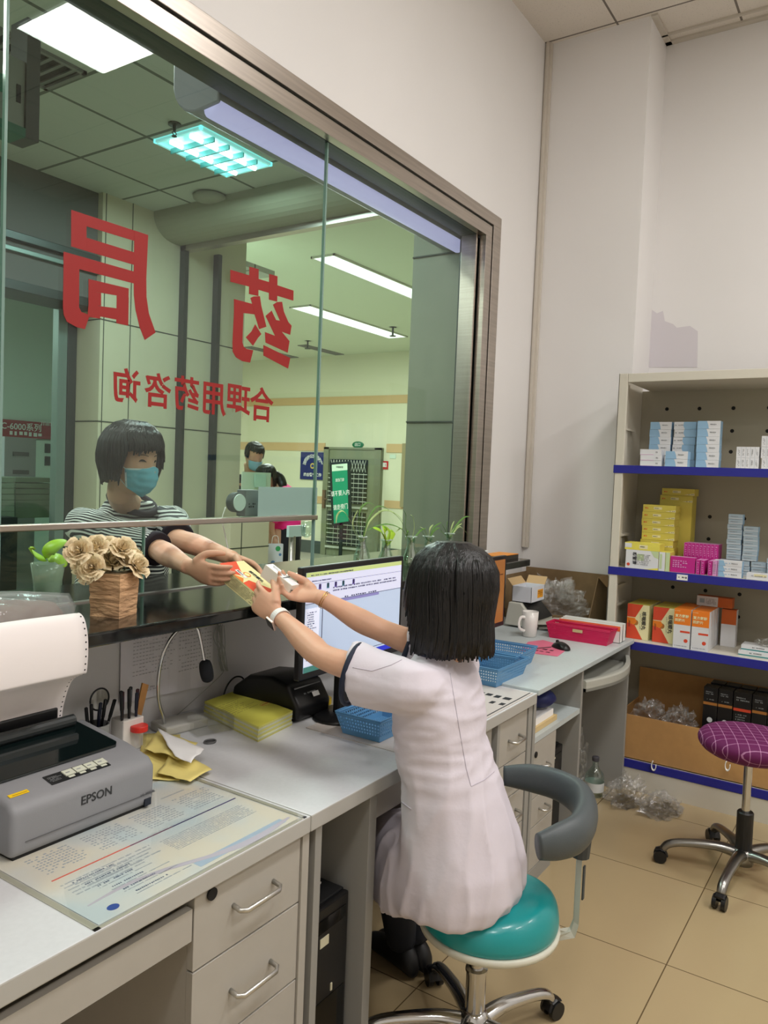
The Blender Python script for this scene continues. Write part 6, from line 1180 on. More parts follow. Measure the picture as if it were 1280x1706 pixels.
# back seams, laid on the coat by casting onto it
bpy.context.view_layer.update(); dg = bpy.context.evaluated_depsgraph_get()
def cast(o, u, v):
    oc = V((0, 0, H)); d = (AT(u, v, 1) - oc).normalized(); I = wmx(o).inverted(); hit, loc, nrm, _ = o.evaluated_get(dg).ray_cast(I @ oc, (I.to_3x3() @ d).normalized())
    if hit: return wmx(o) @ loc, (wmx(o).to_3x3() @ nrm).normalized()
    return None
def seam(px, r=.0011, m=None, name='seam', lift=.0003):
    P = []
    for (a, c), (d, e) in zip(px, px[1:]):
        for k in range(8):
            h = cast(co, a + (d - a) * k / 8, c + (e - c) * k / 8)
            if h: P.append(h[0] + h[1] * lift)
    if len(P) > 2: b = BM(); tube(b, P, r, 6); mk(name, b, m or mat('seam_grey', (186, 178, 190), .8), t, world=True, smooth=True)
seam([(750, 1122), (758, 1170), (768, 1230), (777, 1280), (785, 1310), (806, 1300), (826, 1284)])
seam([(588, 1112), (620, 1118), (652, 1108), (672, 1098)]); seam([(660, 1318), (668, 1335), (688, 1350)], .0022, name='pocket_edge')
# trousers and shoes
b = BM()
for sx_, k in ((-.075, 0), (.085, 1)):
    kn = V((1.97 + sx_, 1.18 + .04 * k, .47)); an = LEG[k] + V((0, 0, .05)); tube(b, [kn + V((0, -.1, .01)), kn, an.lerp(kn, .4), an], [.06, .062, .056, .05], 14, sm=4)
mk('trousers', b, mat('trousers_navy', (20, 26, 38), .8), t, world=True, smooth=True)
for sx_, k in ((-.075, 0), (.085, 1)):
    an = LEG[k] - V((0, 0, .05)); b = BM(); fd_ = V((.35, 1, 0)).normalized(); sp_ = V((fd_.y, -fd_.x, 0))
    loft(b, [[an + fd_ * y + sp_ * w_ * math.cos(a) + V((0, 0, max(.006, .006 + h_ * (.5 + .5 * math.sin(a))))) for a in [2 * PI * j / 16 for j in range(16)]] for y, w_, h_ in ((-.075, .012, .03), (-.065, .030, .07), (-.03, .036, .10), (.02, .038, .095), (.07, .042, .065), (.12, .044, .05), (.16, .034, .038), (.178, .012, .02))])
    mk('shoe', b, mat('shoe_black', (16, 17, 20), .5), t, world=True, smooth=True, sub=1)
# hair
def bob(name, M, t, m, lo, off, jag, strands, seed, topz=.226, extra=.022):
    b = BM(); nu, nv = 96, 30; g = []; Rr = random.Random(seed)
    ja = [Rr.uniform(-1, 1) for _ in range(nu)]
    for i in range(nu):
        th = 2 * PI * i / nu - PI; z0 = lo(th) + jag * ja[i]; col = []
        for j in range(nv + 1):
            f = j / nv; z = z0 + (topz + .001 - z0) * (1 - (1 - f) ** 1.35); o_ = off(th, z) + .0018 * math.sin(i * 2.1) * min(1, (1 - f) * 3) + .0012 * math.sin(i * 5.3 + j * .3)
            zz = z if z > 0 else 0; p = hp(th, max(zz, .075) if z < .075 else zz, o_, False); p.z = z + (extra * max(0, (z - .13) / .096) ** 1.0 if z > .13 else 0)
            col.append(b.verts.new(M @ p))
        g.append(col)
    for i in range(nu):
        k = (i + 1) % nu
        for j in range(nv): b.faces.new((g[i][j], g[k][j], g[k][j + 1], g[i][j + 1]))
    b.faces.new([g[i][nv] for i in range(nu)])
    for s in range(strands):
        th = Rr.uniform(-PI, PI); z0 = lo(th); pts = []
        for j in range(7): z = z0 - .012 * Rr.random() + (topz * .92 - z0) * (1 - (1 - j / 6) ** 1.2); p = hp(th + .05 * math.sin(j), max(z, .075) if z < .075 else z, off(th, z) + .001, False); p.z = z + (extra * max(0, (z - .13) / .096) if z > .13 else 0); pts.append(M @ p)
        tube(b, pts, [.0003, .0022, .0026, .0026, .0024, .002, .0008], 5)
    return mk(name, b, m, t, world=True, smooth=True, solid=.004, recalc=True)
bob('hair', HM, t, HAIR, lambda th: -.028 + (.0 if abs(th) > 1.0 else .16 * (1 - abs(th)) ** .5), lambda th, z: .024 + .016 * max(0, min(1, (.16 - z) / .18)) + (.008 if abs(th) > 2 else 0), .006, 260, 4, extra=.024)
b = BM(); torus(b, (.033, -.102, .112), .022, .0015, 'y', 20, 5); torus(b, (-.033, -.102, .112), .022, .0015, 'y', 20, 5); tube(b, [(-.011, -.104, .114), (.011, -.104, .114)], .0012, 5)
for s in (-1, 1): tube(b, [(s * .055, -.10, .114), (s * .078, -.06, .112), (s * .08, .02, .105)], .0013, 5)
for v in b.verts: v.co = HM @ v.co
mk('glasses', b, BLACK, t, world=True)
# watch and bracelet
d = (wL - eL).normalized(); c_ = wL - d * .012; sx_ = d.cross(V((0, 0, 1))).normalized(); uz = sx_.cross(d); M_ = Matrix(((sx_.x, uz.x, d.x, c_.x), (sx_.y, uz.y, d.y, c_.y), (sx_.z, uz.z, d.z, c_.z), (0, 0, 0, 1)))
tw = thing('watch', 'white smart watch with a black face on the left wrist of the seated clerk', 'watch', c_); b = BM(); rings = []
for k in range(28): a = 2 * PI * k / 28; rings.append([M_ @ V((math.cos(a) * r_, math.sin(a) * r_ * .92, h_)) for r_, h_ in ((.027, -.009), (.0295, -.0095), (.0295, .0095), (.027, .009))])
loft(b, rings, closed=True); mk('strap', b, mat('strap_white', (228, 226, 222), .5), tw, world=True, smooth=False)
cdir = (V((0, 0, H)) - c_).normalized(); la = M_.inverted().to_3x3() @ V((-.8, -.3, -.55)); an_ = math.atan2(la.y, la.x)
Mw = M_ @ Matrix.Rotation(an_, 4, 'Z') @ Matrix.Translation((.031, 0, 0)); b = BM(); box(b, -.003, .005, -.016, .016, -.019, .019, 0, Mw); wc = mk('watch_case', b, mat('case_rose', (214, 186, 172), .3, .6), tw, world=True, bev=.003)
b = BM(); box(b, .005, .0062, -.0135, .0135, -.0165, .0165, 0, Mw); mk('watch_face', b, BLACKG, wc, world=True)
d = (wR - eR).normalized(); c_ = wR - d * .018; sx_ = d.cross(V((0, 0, 1))).normalized(); uz = sx_.cross(d); M_ = Matrix(((sx_.x, uz.x, d.x, c_.x), (sx_.y, uz.y, d.y, c_.y), (sx_.z, uz.z, d.z, c_.z), (0, 0, 0, 1)))
b = BM(); torus(b, (0, 0, 0), .0275, .0012, n=36, m=6, sy=.93); torus(b, (0, 0, -.006), .028, .0009, n=36, m=6, sy=.93)
for v in b.verts: v.co = M_ @ v.co
o = mk('bracelet', b, mat('gold', (206, 164, 88), .25, 1), label='thin gold bracelet on the right wrist of the seated clerk', cat='bracelet', smooth=True)
# ------------------------------------------------ the customer
t = thing('person', 'smiling woman in a blue face mask and black and white striped top behind the glass', 'person', (1.70, 2.52, 0))
HCc = W(216, 765, 'y', 2.30); KB = V((HCc.x, HCc.y, HCc.z - .122)); fd = V((.10, -1, 0)).normalized(); hx = V((-fd.y, fd.x, 0)) 
KS = 1.05; KM = Matrix.Translation(KB) @ (Matrix(((-fd.y, -fd.x, 0, 0), (fd.x, -fd.y, 0, 0), (0, 0, 1, 0), (0, 0, 0, 1)))) @ Matrix.Rotation(.10, 4, 'X') @ Matrix.Scale(KS, 4)
TC = W(207, 880, 'y', 2.46)
kL, kR = W(284, 865, 'y', 2.36), W(137, 868, 'y', 2.50)        # her left / right shoulder
keL = W(296, 897, 'y', 2.13); kwL = W(388, 930, 'y', 1.80); keR = W(262, 915, 'y', 2.08); kwR = W(316, 945, 'y', 1.77)
b = BM(); head(b, KM); tube(b, [KM @ V((0, .03, .07)), KM @ V((0, .035, -.005)), TC + V((0, -.02, .075)), TC + V((0, 0, -.02))], [.048, .05, .062, .12], 16, sm=4)
tube(b, [V((TC.x, TC.y, 1.36)), V((TC.x, TC.y, 1.2)), V((TC.x, TC.y + .02, 1.0)), V((TC.x, TC.y + .02, .85))], [.14, .14, .12, .14], 20, ry=[.07, .08, .08, .09], up=(0, 1, 0), sm=3)
for s_, e_, w__ in ((kL, keL, kwL), (kR, keR, kwR)): arm(b, [s_, s_.lerp(e_, .5), e_, e_.lerp(w__, .35), e_.lerp(w__, .75), w__], [.05, .048, .041, .042, .031, .027])
hand(b, kwL, W(434, 945, 'y', 1.70) - kwL, V((-.2, -.35, -.6)), -1, (.3, .35, .45, .5), (.6, .3), 1.0, .04)
hand(b, kwR, W(362, 962, 'y', 1.66) - kwR, V((.85, -.1, .15)), 1, (.3, .35, .4, .45), (.6, .35), 1.0, .04)
for sx_ in (-.09, .09): tube(b, [V((TC.x + sx_, TC.y + .02, .95)), V((TC.x + sx_, TC.y, .5)), V((TC.x + sx_, TC.y + .03, .08))], [.08, .06, .04], 12, sm=3); tube(b, [V((TC.x + sx_, TC.y + .04, .05)), V((TC.x + sx_, TC.y - .14, .03))], [.04, .035], 10, ry=[.045, .025])
bd = mk('body', b, SKIN2, t, world=True); fuse(bd, .0045, 3, .5)
STRP = bpy.data.materials.new('striped_knit'); STRP.use_nodes = True; nt = STRP.node_tree; bs = nt.nodes['Principled BSDF']; bs.inputs['Roughness'].default_value = .8
tc = nt.nodes.new('ShaderNodeTexCoord'); sp = nt.nodes.new('ShaderNodeSeparateXYZ'); nt.links.new(tc.outputs['Object'], sp.inputs[0]); ns = nt.nodes.new('ShaderNodeTexNoise'); ns.inputs['Scale'].default_value = 7; ns.inputs['Detail'].default_value = 1; nt.links.new(tc.outputs['Object'], ns.inputs['Vector'])
def nmath(op, a, c=None):
    q = nt.nodes.new('ShaderNodeMath'); q.operation = op
    for i, z_ in enumerate((a, c)):
        if z_ is None: continue
        if isinstance(z_, (int, float)): q.inputs[i].default_value = z_
        else: nt.links.new(z_, q.inputs[i])
    return q.outputs[0]
ax = nmath('ABSOLUTE', nmath('ADD', sp.outputs[0], 1.70 - TC.x + .0)); zz_ = nmath('ADD', nmath('ADD', sp.outputs[2], nmath('MULTIPLY', ns.outputs['Fac'], .035)), nmath('MULTIPLY', nmath('MAXIMUM', nmath('SUBTRACT', ax, .10), 0), -.9))
fr_ = nmath('FRACT', nmath('MULTIPLY', zz_, 68)); st_ = nmath('GREATER_THAN', fr_, .52); mx = nt.nodes.new('ShaderNodeMix'); mx.data_type = 'RGBA'; mx.inputs[6].default_value = (*lin((26, 28, 34)), 1); mx.inputs[7].default_value = (*lin((214, 216, 212)), 1); nt.links.new(st_, mx.inputs[0]); nt.links.new(mx.outputs[2], bs.inputs['Base Color'])
b = BM(); KT = [(0, .0, .80, .17, .12), (0, .0, .95, .175, .125), (0, .0, 1.10, .172, .125), (0, .0, 1.22, .175, .125), (0, -.005, 1.29, .176, .116), (0, -.01, 1.34, .160, .10), (0, -.015, 1.375, .128, .086), (0, -.022, 1.405, .100, .076), (0, -.028, 1.425, .084, .070)]
loft(b, [cring((TC.x + c[0], TC.y + c[1]), c[3], c[4], c[2] + .012, 2.3, -.15) for c in KT])
for s_, e_, sd in ((kL, keL, 1), (kR, keR, -1)): tube(b, [s_ + V((-sd * .07, .02, -.01)), s_ + V((0, 0, -.01)), s_.lerp(e_, .5) + V((0, 0, -.008)), s_.lerp(e_, .98)], [.067, .067, .062, .056], 20, ry=[.055, .063, .064, .056], sm=4)
sh = mk('striped_top', b, STRP, t, world=True); fuse(sh, .0075, 6, .6); wrinkle(sh, .008, 9, 5)
b = BM(); torus(b, (0, 0, 0), .088, .012, n=32, m=8, sy=.88)
for v in b.verts: v.co = V((v.co.x + TC.x + .0, v.co.y + TC.y - .045, v.co.z + 1.432 + v.co.y * .5))
mk('neckline', b, mat('neck_trim', (34, 24, 34), .8), t, world=True, smooth=True)
for s_, e_ in ((kL, keL), (kR, keR)):
    d = (e_ - s_).normalized(); c_ = s_.lerp(e_, .98); u0 = V((0, 0, 1)); sx_ = d.cross(u0).normalized(); uz = sx_.cross(d); M_ = Matrix(((sx_.x, uz.x, d.x, c_.x), (sx_.y, uz.y, d.y, c_.y), (sx_.z, uz.z, d.z, c_.z), (0, 0, 0, 1))); b = BM()
    loft(b, [[M_ @ V((r_ * math.cos(2 * PI * k / 28), r_ * math.sin(2 * PI * k / 28), h_)) for k in range(28)] for r_, h_ in ((.056, -.012), (.060, -.010), (.058, .012), (.052, .013))]); mk('sleeve_trim', b, MC['neck_trim'], t, world=True, smooth=True)
b = BM(); tube(b, [V((TC.x - .0, TC.y + .02, .92)), V((TC.x, TC.y + .02, .75))], [.175, .16], 20, ry=[.125, .12], up=(0, 1, 0))
for sx_ in (-.09, .09): tube(b, [V((TC.x + sx_, TC.y + .02, .85)), V((TC.x + sx_, TC.y, .5)), V((TC.x + sx_, TC.y + .03, .1))], [.095, .075, .06], 14, sm=3)
mk('trousers', b, mat('trousers_black', (24, 24, 28), .8), t, world=True, smooth=True)
# mask, eyes, hair
MK = mat('mask_blue', (112, 182, 204), .8, bump=.15, bs=40)
b = BM(); mo = lambda th, z, f: .006 + .020 * math.exp(-(th / .45) ** 2) * math.exp(-((z - .06) / .05) ** 2) + .0016 * math.sin(f * 22) * math.exp(-(th / .8) ** 2) + .003 * noise.noise(V((th * 4, f * 5, 0)))
patch(b, KM, -1.12, 1.12, lambda th: -.004 + .028 * min(1, abs(th) / 1.1) ** 1.5, lambda th: .098 + .006 * math.exp(-(th / .25) ** 2) - .008 * abs(th), mo, 36, 22)
mk('face_mask', b, MK, t, world=True, smooth=True, solid=.0012)
b = BM(); patch(b, KM, -1.12, 1.12, lambda th: .094 + .006 * math.exp(-(th / .25) ** 2) - .008 * abs(th), lambda th: .0995 + .006 * math.exp(-(th / .25) ** 2) - .008 * abs(th), lambda th, z, f: .008 + .012 * math.exp(-(th / .45) ** 2) * math.exp(-((z - .06) / .05) ** 2), 30, 2)
for s in (-1, 1):
    patch(b, KM, s * 1.07, s * 1.14, lambda th: .026, lambda th: .089, lambda th, z, f: .0075, 2, 8)
    for z0, z1 in ((.088, .118), (.028, .078)): tube(b, [KM @ hp(s * 1.12, z0, .006, False), KM @ hp(s * 1.4, (z0 + z1) / 2, .004, False), KM @ hp(s * 1.75, z1, .004, False)], .0013, 5)
mk('mask_border', b, mat('mask_white', (206, 222, 228), .8), t, world=True, smooth=True)
for s in (-1, 1):
    b = BM(); pts = [KM @ (hp(s * (.42 + .17 * k), .1165 + .005 * math.cos(k * 1.5), 0) + V((0, -.0018, 0))) for k in (-1, -.5, 0, .5, 1)]; tube(b, pts, [.0008, .0030, .0038, .0030, .0008], 8, sm=3); mk('eye', b, mat('eye_dark', (30, 20, 18), .3), t, world=True, smooth=True)
    b = BM(); pts = [KM @ (hp(s * (.42 + .24 * k), .136 + .004 * math.cos(k * 1.5), 0) + V((0, -.001, 0))) for k in (-1, -.5, 0, .5, 1)]; tube(b, pts, [.0006, .002, .0024, .002, .0006], 8, ry=.0012, sm=3); mk('eyebrow', b, mat('brow', (60, 46, 40), .8), t, world=True, smooth=True)
def klo(th):
    if abs(th) > 1.25: return .046 - .012 * (abs(th) > 2.0)
    if abs(th) > 1.0: return .042 + (.108) * (1.25 - abs(th)) / .25
    return .146 + .010 * (1 + math.sin(th * 1.6)) + .012 * math.exp(-((th - .55) / .2) ** 2)
bob('hair', KM, t, HAIR2, klo, lambda th, z: .016 + .020 * max(0, min(1, (.20 - z) / .16)) * (1 if abs(th) > 1 else .15) - .016 * max(0, (.095 - z) / .05) + .006, .0012, 160, 6, extra=.02)
# ------------------------------------------------ two people far behind
def bust(label, hc, sc, fdir, hairm, topm, tw_, hide, hand_px=None):
    t = thing('person', label, 'person', (hc.x, hc.y, 0)); f = V(fdir).normalized(); M_ = Matrix.Translation(hc - V((0, 0, .12 * sc))) @ Matrix(((-f.y, -f.x, 0, 0), (f.x, -f.y, 0, 0), (0, 0, 1, 0), (0, 0, 0, 1))) @ Matrix.Rotation(.35, 4, 'X') @ Matrix.Scale(sc, 4)
    return t, M_
PC = AT(420, 757, 7.3); t, M_ = bust('man in a blue mask and dark jacket looking down, far behind the glass', PC, 1.08, (-.35, -1, 0), HAIR2, None, .2, 0)
b = BM(); head(b, M_); sh_ = PC + V((.06, .05, -.26)); tube(b, [PC + V((0, .03, -.08)), sh_], [.055, .06], 12); tube(b, [sh_, V((sh_.x, sh_.y, 1.0)), V((sh_.x, sh_.y, .9))], [.17, .17, .16], 16, ry=[.1, .1, .1], up=(0, 1, 0)); 
for sx_ in (-.09, .09): tube(b, [V((sh_.x + sx_, sh_.y, .95)), V((sh_.x + sx_, sh_.y, .05))], [.08, .045], 10); tube(b, [V((sh_.x + sx_, sh_.y + .03, .04)), V((sh_.x + sx_, sh_.y - .18, .03))], [.04, .035], 8)
for sx_, px in ((-.2, (408, 812)), (.2, (440, 815))):
    hd = AT(px[0], px[1], 7.0); s0 = sh_ + V((sx_, 0, -.02)); el = V((s0.x, s0.y - .05, 1.22)); arm(b, [s0, s0.lerp(el, .5), el, el.lerp(hd, .5), hd], [.05, .045, .04, .035, .025], 3); hand(b, hd, hd - el, (0, 0, -1), 1 if sx_ > 0 else -1, s=1.0)
bd = mk('body', b, SKIN2, t, world=True); fuse(bd, .010, 2)
DJ = mat('dark_jacket', (30, 34, 38), .8); b = BM(); loft(b, [cring((sh_.x, sh_.y), w_, d_, z) for z, w_, d_ in ((.85, .2, .13), (1.1, .2, .13), (1.35, .21, .13), (sh_.z + .01, .20, .12), (sh_.z + .06, .12, .09), (sh_.z + .10, .08, .075))])
for sx_, px in ((-.2, (408, 812)), (.2, (440, 815))):
    hd = AT(px[0], px[1], 7.0); s0 = sh_ + V((sx_, 0, -.02)); el = V((s0.x, s0.y - .05, 1.22)); tube(b, [s0 + V((-sx_ * .4, 0, .02)), s0, el, el.lerp(hd, .8)], [.07, .075, .06, .045], 14, sm=3)
j = mk('jacket', b, DJ, t, world=True); fuse(j, .014, 4)
b = BM(); tube(b, [V((sh_.x, sh_.y, .95)), V((sh_.x, sh_.y, .8))], [.19, .18], 14, ry=[.12, .12], up=(0, 1, 0))
for sx_ in (-.09, .09): tube(b, [V((sh_.x + sx_, sh_.y, .85)), V((sh_.x + sx_, sh_.y, .1))], [.095, .065], 12)
mk('trousers', b, MC['trousers_black'], t, world=True, smooth=True)
b = BM(); patch(b, M_, -1.1, 1.1, lambda th: .0, lambda th: .098 - .008 * abs(th), lambda th, z, f: .008 + .016 * math.exp(-(th / .5) ** 2), 16, 8); mk('face_mask', b, mat('mask_pale_blue', (140, 186, 210), .8), t, world=True, smooth=True, solid=.001)
bob('hair', M_, t, HAIR2, lambda th: .105 if abs(th) > 1.2 else .17, lambda th, z: .007, .002, 60, 8, extra=.01)
WC = AT(447, 795, 6.7); t, M_ = bust('woman in a bright pink top with a dark ponytail, bending over far behind the glass', WC, 1.0, (-.9, -.3, 0), HAIR, None, .2, 0)
b = BM(); head(b, M_); sh_ = AT(466, 822, 6.75); tube(b, [WC + V((.03, 0, -.06)), sh_ + V((-.02, 0, .02))], [.05, .055], 12); hpz = AT(474, 880, 6.8); tube(b, [sh_, sh_.lerp(hpz, .5), hpz], [.13, .13, .14], 14, ry=[.09, .09, .1])
for k, o_ in enumerate((-.10, .10)): tube(b, [V((hpz.x + o_, hpz.y, hpz.z)), V((hpz.x + o_, hpz.y, .05))], [.07, .045], 10); tube(b, [V((hpz.x + o_, hpz.y, .04)), V((hpz.x + o_ - .15, hpz.y - .1, .03))], [.04, .03], 8)
hd = AT(456, 895, 6.6); el = AT(452, 868, 6.6); arm(b, [sh_ + V((-.08, -.12, -.02)), el, hd], [.045, .04, .025], 3); hand(b, hd, (0, 0, -1), (1, 0, 0), 1, (1, 1, 1, 1)); hd2 = AT(440, 822, 6.7); arm(b, [sh_ + V((.02, .12, 0)), sh_.lerp(hd2, .5) + V((0, .05, -.08)), hd2], [.045, .04, .025], 3); hand(b, hd2, (-1, 0, 0), (0, 0, -1), 1)
bd = mk('body', b, SKIN2, t, world=True); fuse(bd, .010, 2)
PKT = mat('hot_pink', (238, 40, 132), .7); b = BM(); tube(b, [sh_ + V((-.03, 0, .05)), sh_, sh_.lerp(hpz, .5), hpz], [.09, .155, .155, .165], 18, ry=[.07, .115, .12, .13], sm=3); tube(b, [sh_ + V((-.03, -.08, .0)), sh_ + V((-.08, -.14, -.04)), el], [.075, .07, .055], 12, sm=3); tube(b, [sh_ + V((0, .08, 0)), sh_.lerp(hd2, .5) + V((0, .05, -.08))], [.075, .06], 12)
j = mk('pink_top', b, PKT, t, world=True); fuse(j, .012, 5); wrinkle(j, .012, 8, 2)
b = BM(); tube(b, [hpz + V((0, 0, .02)), V((hpz.x, hpz.y, .8)), V((hpz.x, hpz.y, .7))], [.17, .16, .14], 14, ry=[.13, .12, .11])
for o_ in (-.10, .10): tube(b, [V((hpz.x + o_, hpz.y, .8)), V((hpz.x + o_, hpz.y, .1))], [.09, .065], 12)
mk('trousers', b, MC['trousers_black'], t, world=True, smooth=True)
bob('hair', M_, t, HAIR, lambda th: .05 if abs(th) > 1.2 else .15, lambda th, z: .012, .002, 60, 9, extra=.012)
b = BM(); tube(b, [AT(457, 788, 6.72), AT(466, 797, 6.75), AT(471, 810, 6.72), AT(474, 818, 6.7)], [.03, .045, .04, .008], 12, sm=4); mk('ponytail', b, HAIR, t, world=True, smooth=True)
bg = AT(459, 925, 6.5); t = thing('carrier_bag', 'pale carrier bag with round prints hanging from the arm of the woman in pink', 'bag', (bg.x, bg.y, bg.z - .11)); a, c = AT(446, 906, 6.5), AT(472, 946, 6.5); cx_, cy_ = (a.x + c.x) / 2, (a.y + c.y) / 2; Mq = frame((cx_, cy_, (a.z + c.z) / 2), (.83, -.55, 0), (0, 0, 1))
b = BM(); box(b, -.066, .066, -.10, .10, -.04, .0, 0, Mq); mk('bag_body', b, mat('bag_pale', (214, 214, 222), .6), t, world=True, bev=.004)
b = BM(); lathe(b, [(.022, .0006), (.022, .001)], 16, 0, (.02, .06, 0)); lathe(b, [(.012, .0006), (.012, .001)], 12, 1, (.04, .01, 0)); lathe(b, [(.02, .0006), (.02, .001)], 12, 1, (-.02, -.06, 0))
for v in b.verts: v.co = Mq @ v.co
mk('printed_dots', b, [mat('dot_green', (60, 160, 96), .6), mat('dot_blue', (90, 130, 180), .6)], t, world=True)
b = BM(); tube(b, [Mq @ V((-.03, .10, -.02)), Mq @ V((-.02, .16, -.02)), Mq @ V((.02, .16, -.02)), Mq @ V((.03, .10, -.02))], .003, 6, sm=4); mk('strap', b, WHITE, t, world=True)
# ------------------------------------------------ hall furniture
p0, p1 = AT(383, 960, 5.6), AT(448, 868, 5.6); xl_, xr_ = W(383, 900, 'y', 4.2).x, W(448, 900, 'y', 4.2).x; zt_ = W(415, 866, 'y', 4.2).z
t = thing('reception_desk', 'stone-clad reception desk in the hall with pale screens on top', 'desk', ((xl_ + xr_) / 2, 4.4, 0)); b = BM(); box(b, xl_, xr_, 4.2, 4.54, 0, zt_); mk('desk_body', b, STONE, t, world=True, bev=.004)
b = BM(); zj = W(415, 912, 'y', 4.2).z; box(b, xl_ - .001, xr_ + .001, 4.198, 4.2, zj - .004, zj + .004); box(b, xl_ + .12, xl_ + .128, 4.198, 4.2, 0, zt_); mk('joint', b, MC['stone_joint'], t, world=True)
a, c = W(404, 786, 'y', 4.3), W(449, 866, 'y', 4.3); b = BM(); box(b, a.x, c.x, 4.3, 4.31, c.z, a.z); mk('pale_screen', b, mat('screen_milky', (206, 222, 200), .4), t, world=True)
a, c = W(426, 790, 'y', 4.28), W(444, 812, 'y', 4.28); b = BM(); box(b, a.x, c.x, 4.285, 4.292, c.z, a.z); mk('poster', b, mat('screen_poster', (190, 222, 204), .5), t, world=True)
# round intercom with a grey box, on the rail outside
q = W(394, 837, 'y', 1.99); t = thing('round_speaker', 'round white-faced speaker with a grey box beside it, outside the glass above the rail', 'speaker', (q.x, 1.99, 1.402)); YB = 1.975
b = BM(); lathe(b, [(.034, 0), (.036, .006), (.036, .028), (.030, .034)], 32)
Ms = frame((q.x, YB, q.z), (1, 0, 0), (0, 0, 1))
for v in b.verts: v.co = Matrix.Translation((0, .034, 0)) @ Ms @ v.co
mk('speaker_body', b, mat('speaker_grey', (70, 78, 76), .4), t, world=True, smooth=False)
b = BM(); lathe(b, [(.031, 0), (.030, .003)], 32)
for v in b.verts: v.co = Ms @ v.co
mk('speaker_face', b, mat('speaker_white', (198, 214, 206), .4), t, world=True)
a, c = W(408, 816, 'y', 2.0), W(430, 858, 'y', 2.0); b = BM(); box(b, a.x, c.x, 1.995, 2.04, 1.4, a.z); mk('grey_box', b, mat('intercom_box', (116, 122, 120), .5), t, world=True, bev=.003)
b = BM(); dashes(b, frame(((a.x + c.x) / 2, 1.9945, (a.z + c.z) / 2 - .01), (1, 0, 0), (0, 0, 1)), .04, .02, 2, 0, .8, 4, .01); mk('box_marks', b, INK, t, world=True)
b = BM(); tube(b, [W(u, v, 'y', 1.99) for u, v in [(376, 845), (370, 865), (374, 885), (380, 915), (384, 935)]], .002, 6, sm=4); mk('white_cord', b, WHITE, label='thin white cord hanging from the round speaker', cat='cord', smooth=True)
a, c = W(431, 811, 'y', GY + .013), W(527, 861, 'y', GY + .013); b = BM(); box(b, a.x, c.x, GY + .0115, GY + .014, 1.403, a.z); o = mk('notice_board', b, mat('blank_sheet', (196, 208, 212), .6), label='blank pale blue sheet standing on the rail against the outside of the glass', cat='notice')
# glass tank and post seen below the rail
q = W(487, 900, 'y', 3.2); t = thing('queue_post', 'steel post with a pale plate on top, seen in the hall below the rail', 'post', (q.x, 3.2, 0)); b = BM(); zt2 = W(487, 893, 'y', 3.2).z; cyl(b, (q.x, 3.2, 0), (q.x, 3.2, zt2), .022, n=16); mk('pole', b, STEEL, t, world=True, smooth=True)
b = BM(); a, c = W(480, 876, 'y', 3.19), W(507, 893, 'y', 3.19); box(b, a.x, c.x, 3.18, 3.2, c.z, a.z); mk('plate', b, mat('plate_pale', (186, 206, 204), .5), t, world=True)
q = W(511, 882, 'y', 3.0); b = BM(); r_ = .035; lathe(b, [(.01, -.05), (r_ * .9, -.035), (r_, -.01), (r_, .05)], 20, c=(q.x, 3.0, q.z)); mk('glass_bowl', b, thin_glass('bowl_glass', (.72, .82, .78), .14), t, world=True, smooth=True)
# clinic behind the left doorway
def cw(u, v, y): return W(u, v, 'y', y)
a, c = cw(2, 701, 7.96), cw(98, 733, 7.96); t = thing('red_banner', 'red banner with two lines of white lettering in the room beyond the left doorway', 'banner', ((a.x + c.x) / 2, 7.96, c.z)); b = BM(); box(b, a.x, c.x + .1, 7.96, 7.99, c.z, a.z + .02); mk('banner_sheet', b, mat('banner_red', (156, 40, 48), .6), t, world=True)
b = BM(); q = cw(26, 711, 7.955); text_bm(b, '迎 IC-6000系列', .093, frame(q, (1, 0, 0), (0, 0, 1)), .001, mirror=False); q = cw(30, 722, 7.955); dashes(b, frame(q, (1, 0, 0), (0, 0, 1)), 0.52, .06, 1, 0, .8, 3, .055, .05); q = cw(88, 706, 7.955); text_bm(b, 'mindray', .087, frame(q, (1, 0, 0), (0, 0, 1)), .001); mk('lettering', b, WHITE, t, world=True)
a, c = cw(8, 727, 6.2), cw(59, 802, 6.2); t = thing('grey_cabinet', 'pale grey cabinet below the red banner', 'cabinet', ((a.x + c.x) / 2, 6.3, 0)); b = BM(); box(b, a.x, c.x, 6.2, 6.39, 0, a.z); mk('cabinet_body', b, mat('cab_pale', (150, 158, 160), .5), t, world=True)
for v_ in (757, 787): q = cw(35, v_, 6.195); b = BM(); box(b, q.x - .07, q.x + .07, 6.19, 6.2, q.z - .015, q.z + .02); mk('handle', b, mat('cab_handle', (86, 92, 94), .5), t, world=True)
a, c = cw(60, 733, 7.97), cw(98, 795, 7.97); t = thing('info_board', 'white board with two dark panels beside the grey cabinet', 'board', ((a.x + c.x) / 2, 7.97, c.z)); b = BM(); box(b, a.x - .1, c.x + .1, 7.97, 7.99, c.z - .3, a.z); mk('board', b, mat('board_white', (206, 224, 214), .6), t, world=True)
for v0, v1 in ((739, 755), (760, 776)): a, c = cw(75, v0, 7.965), cw(85, v1, 7.965); b = BM(); box(b, a.x, c.x, 7.962, 7.97, c.z, a.z); mk('dark_panel', b, mat('dark_panel', (42, 56, 52), .4), t, world=True)
GCT = mat('green_carton', (104, 126, 104), .7, noise_c=.2, ns=6)
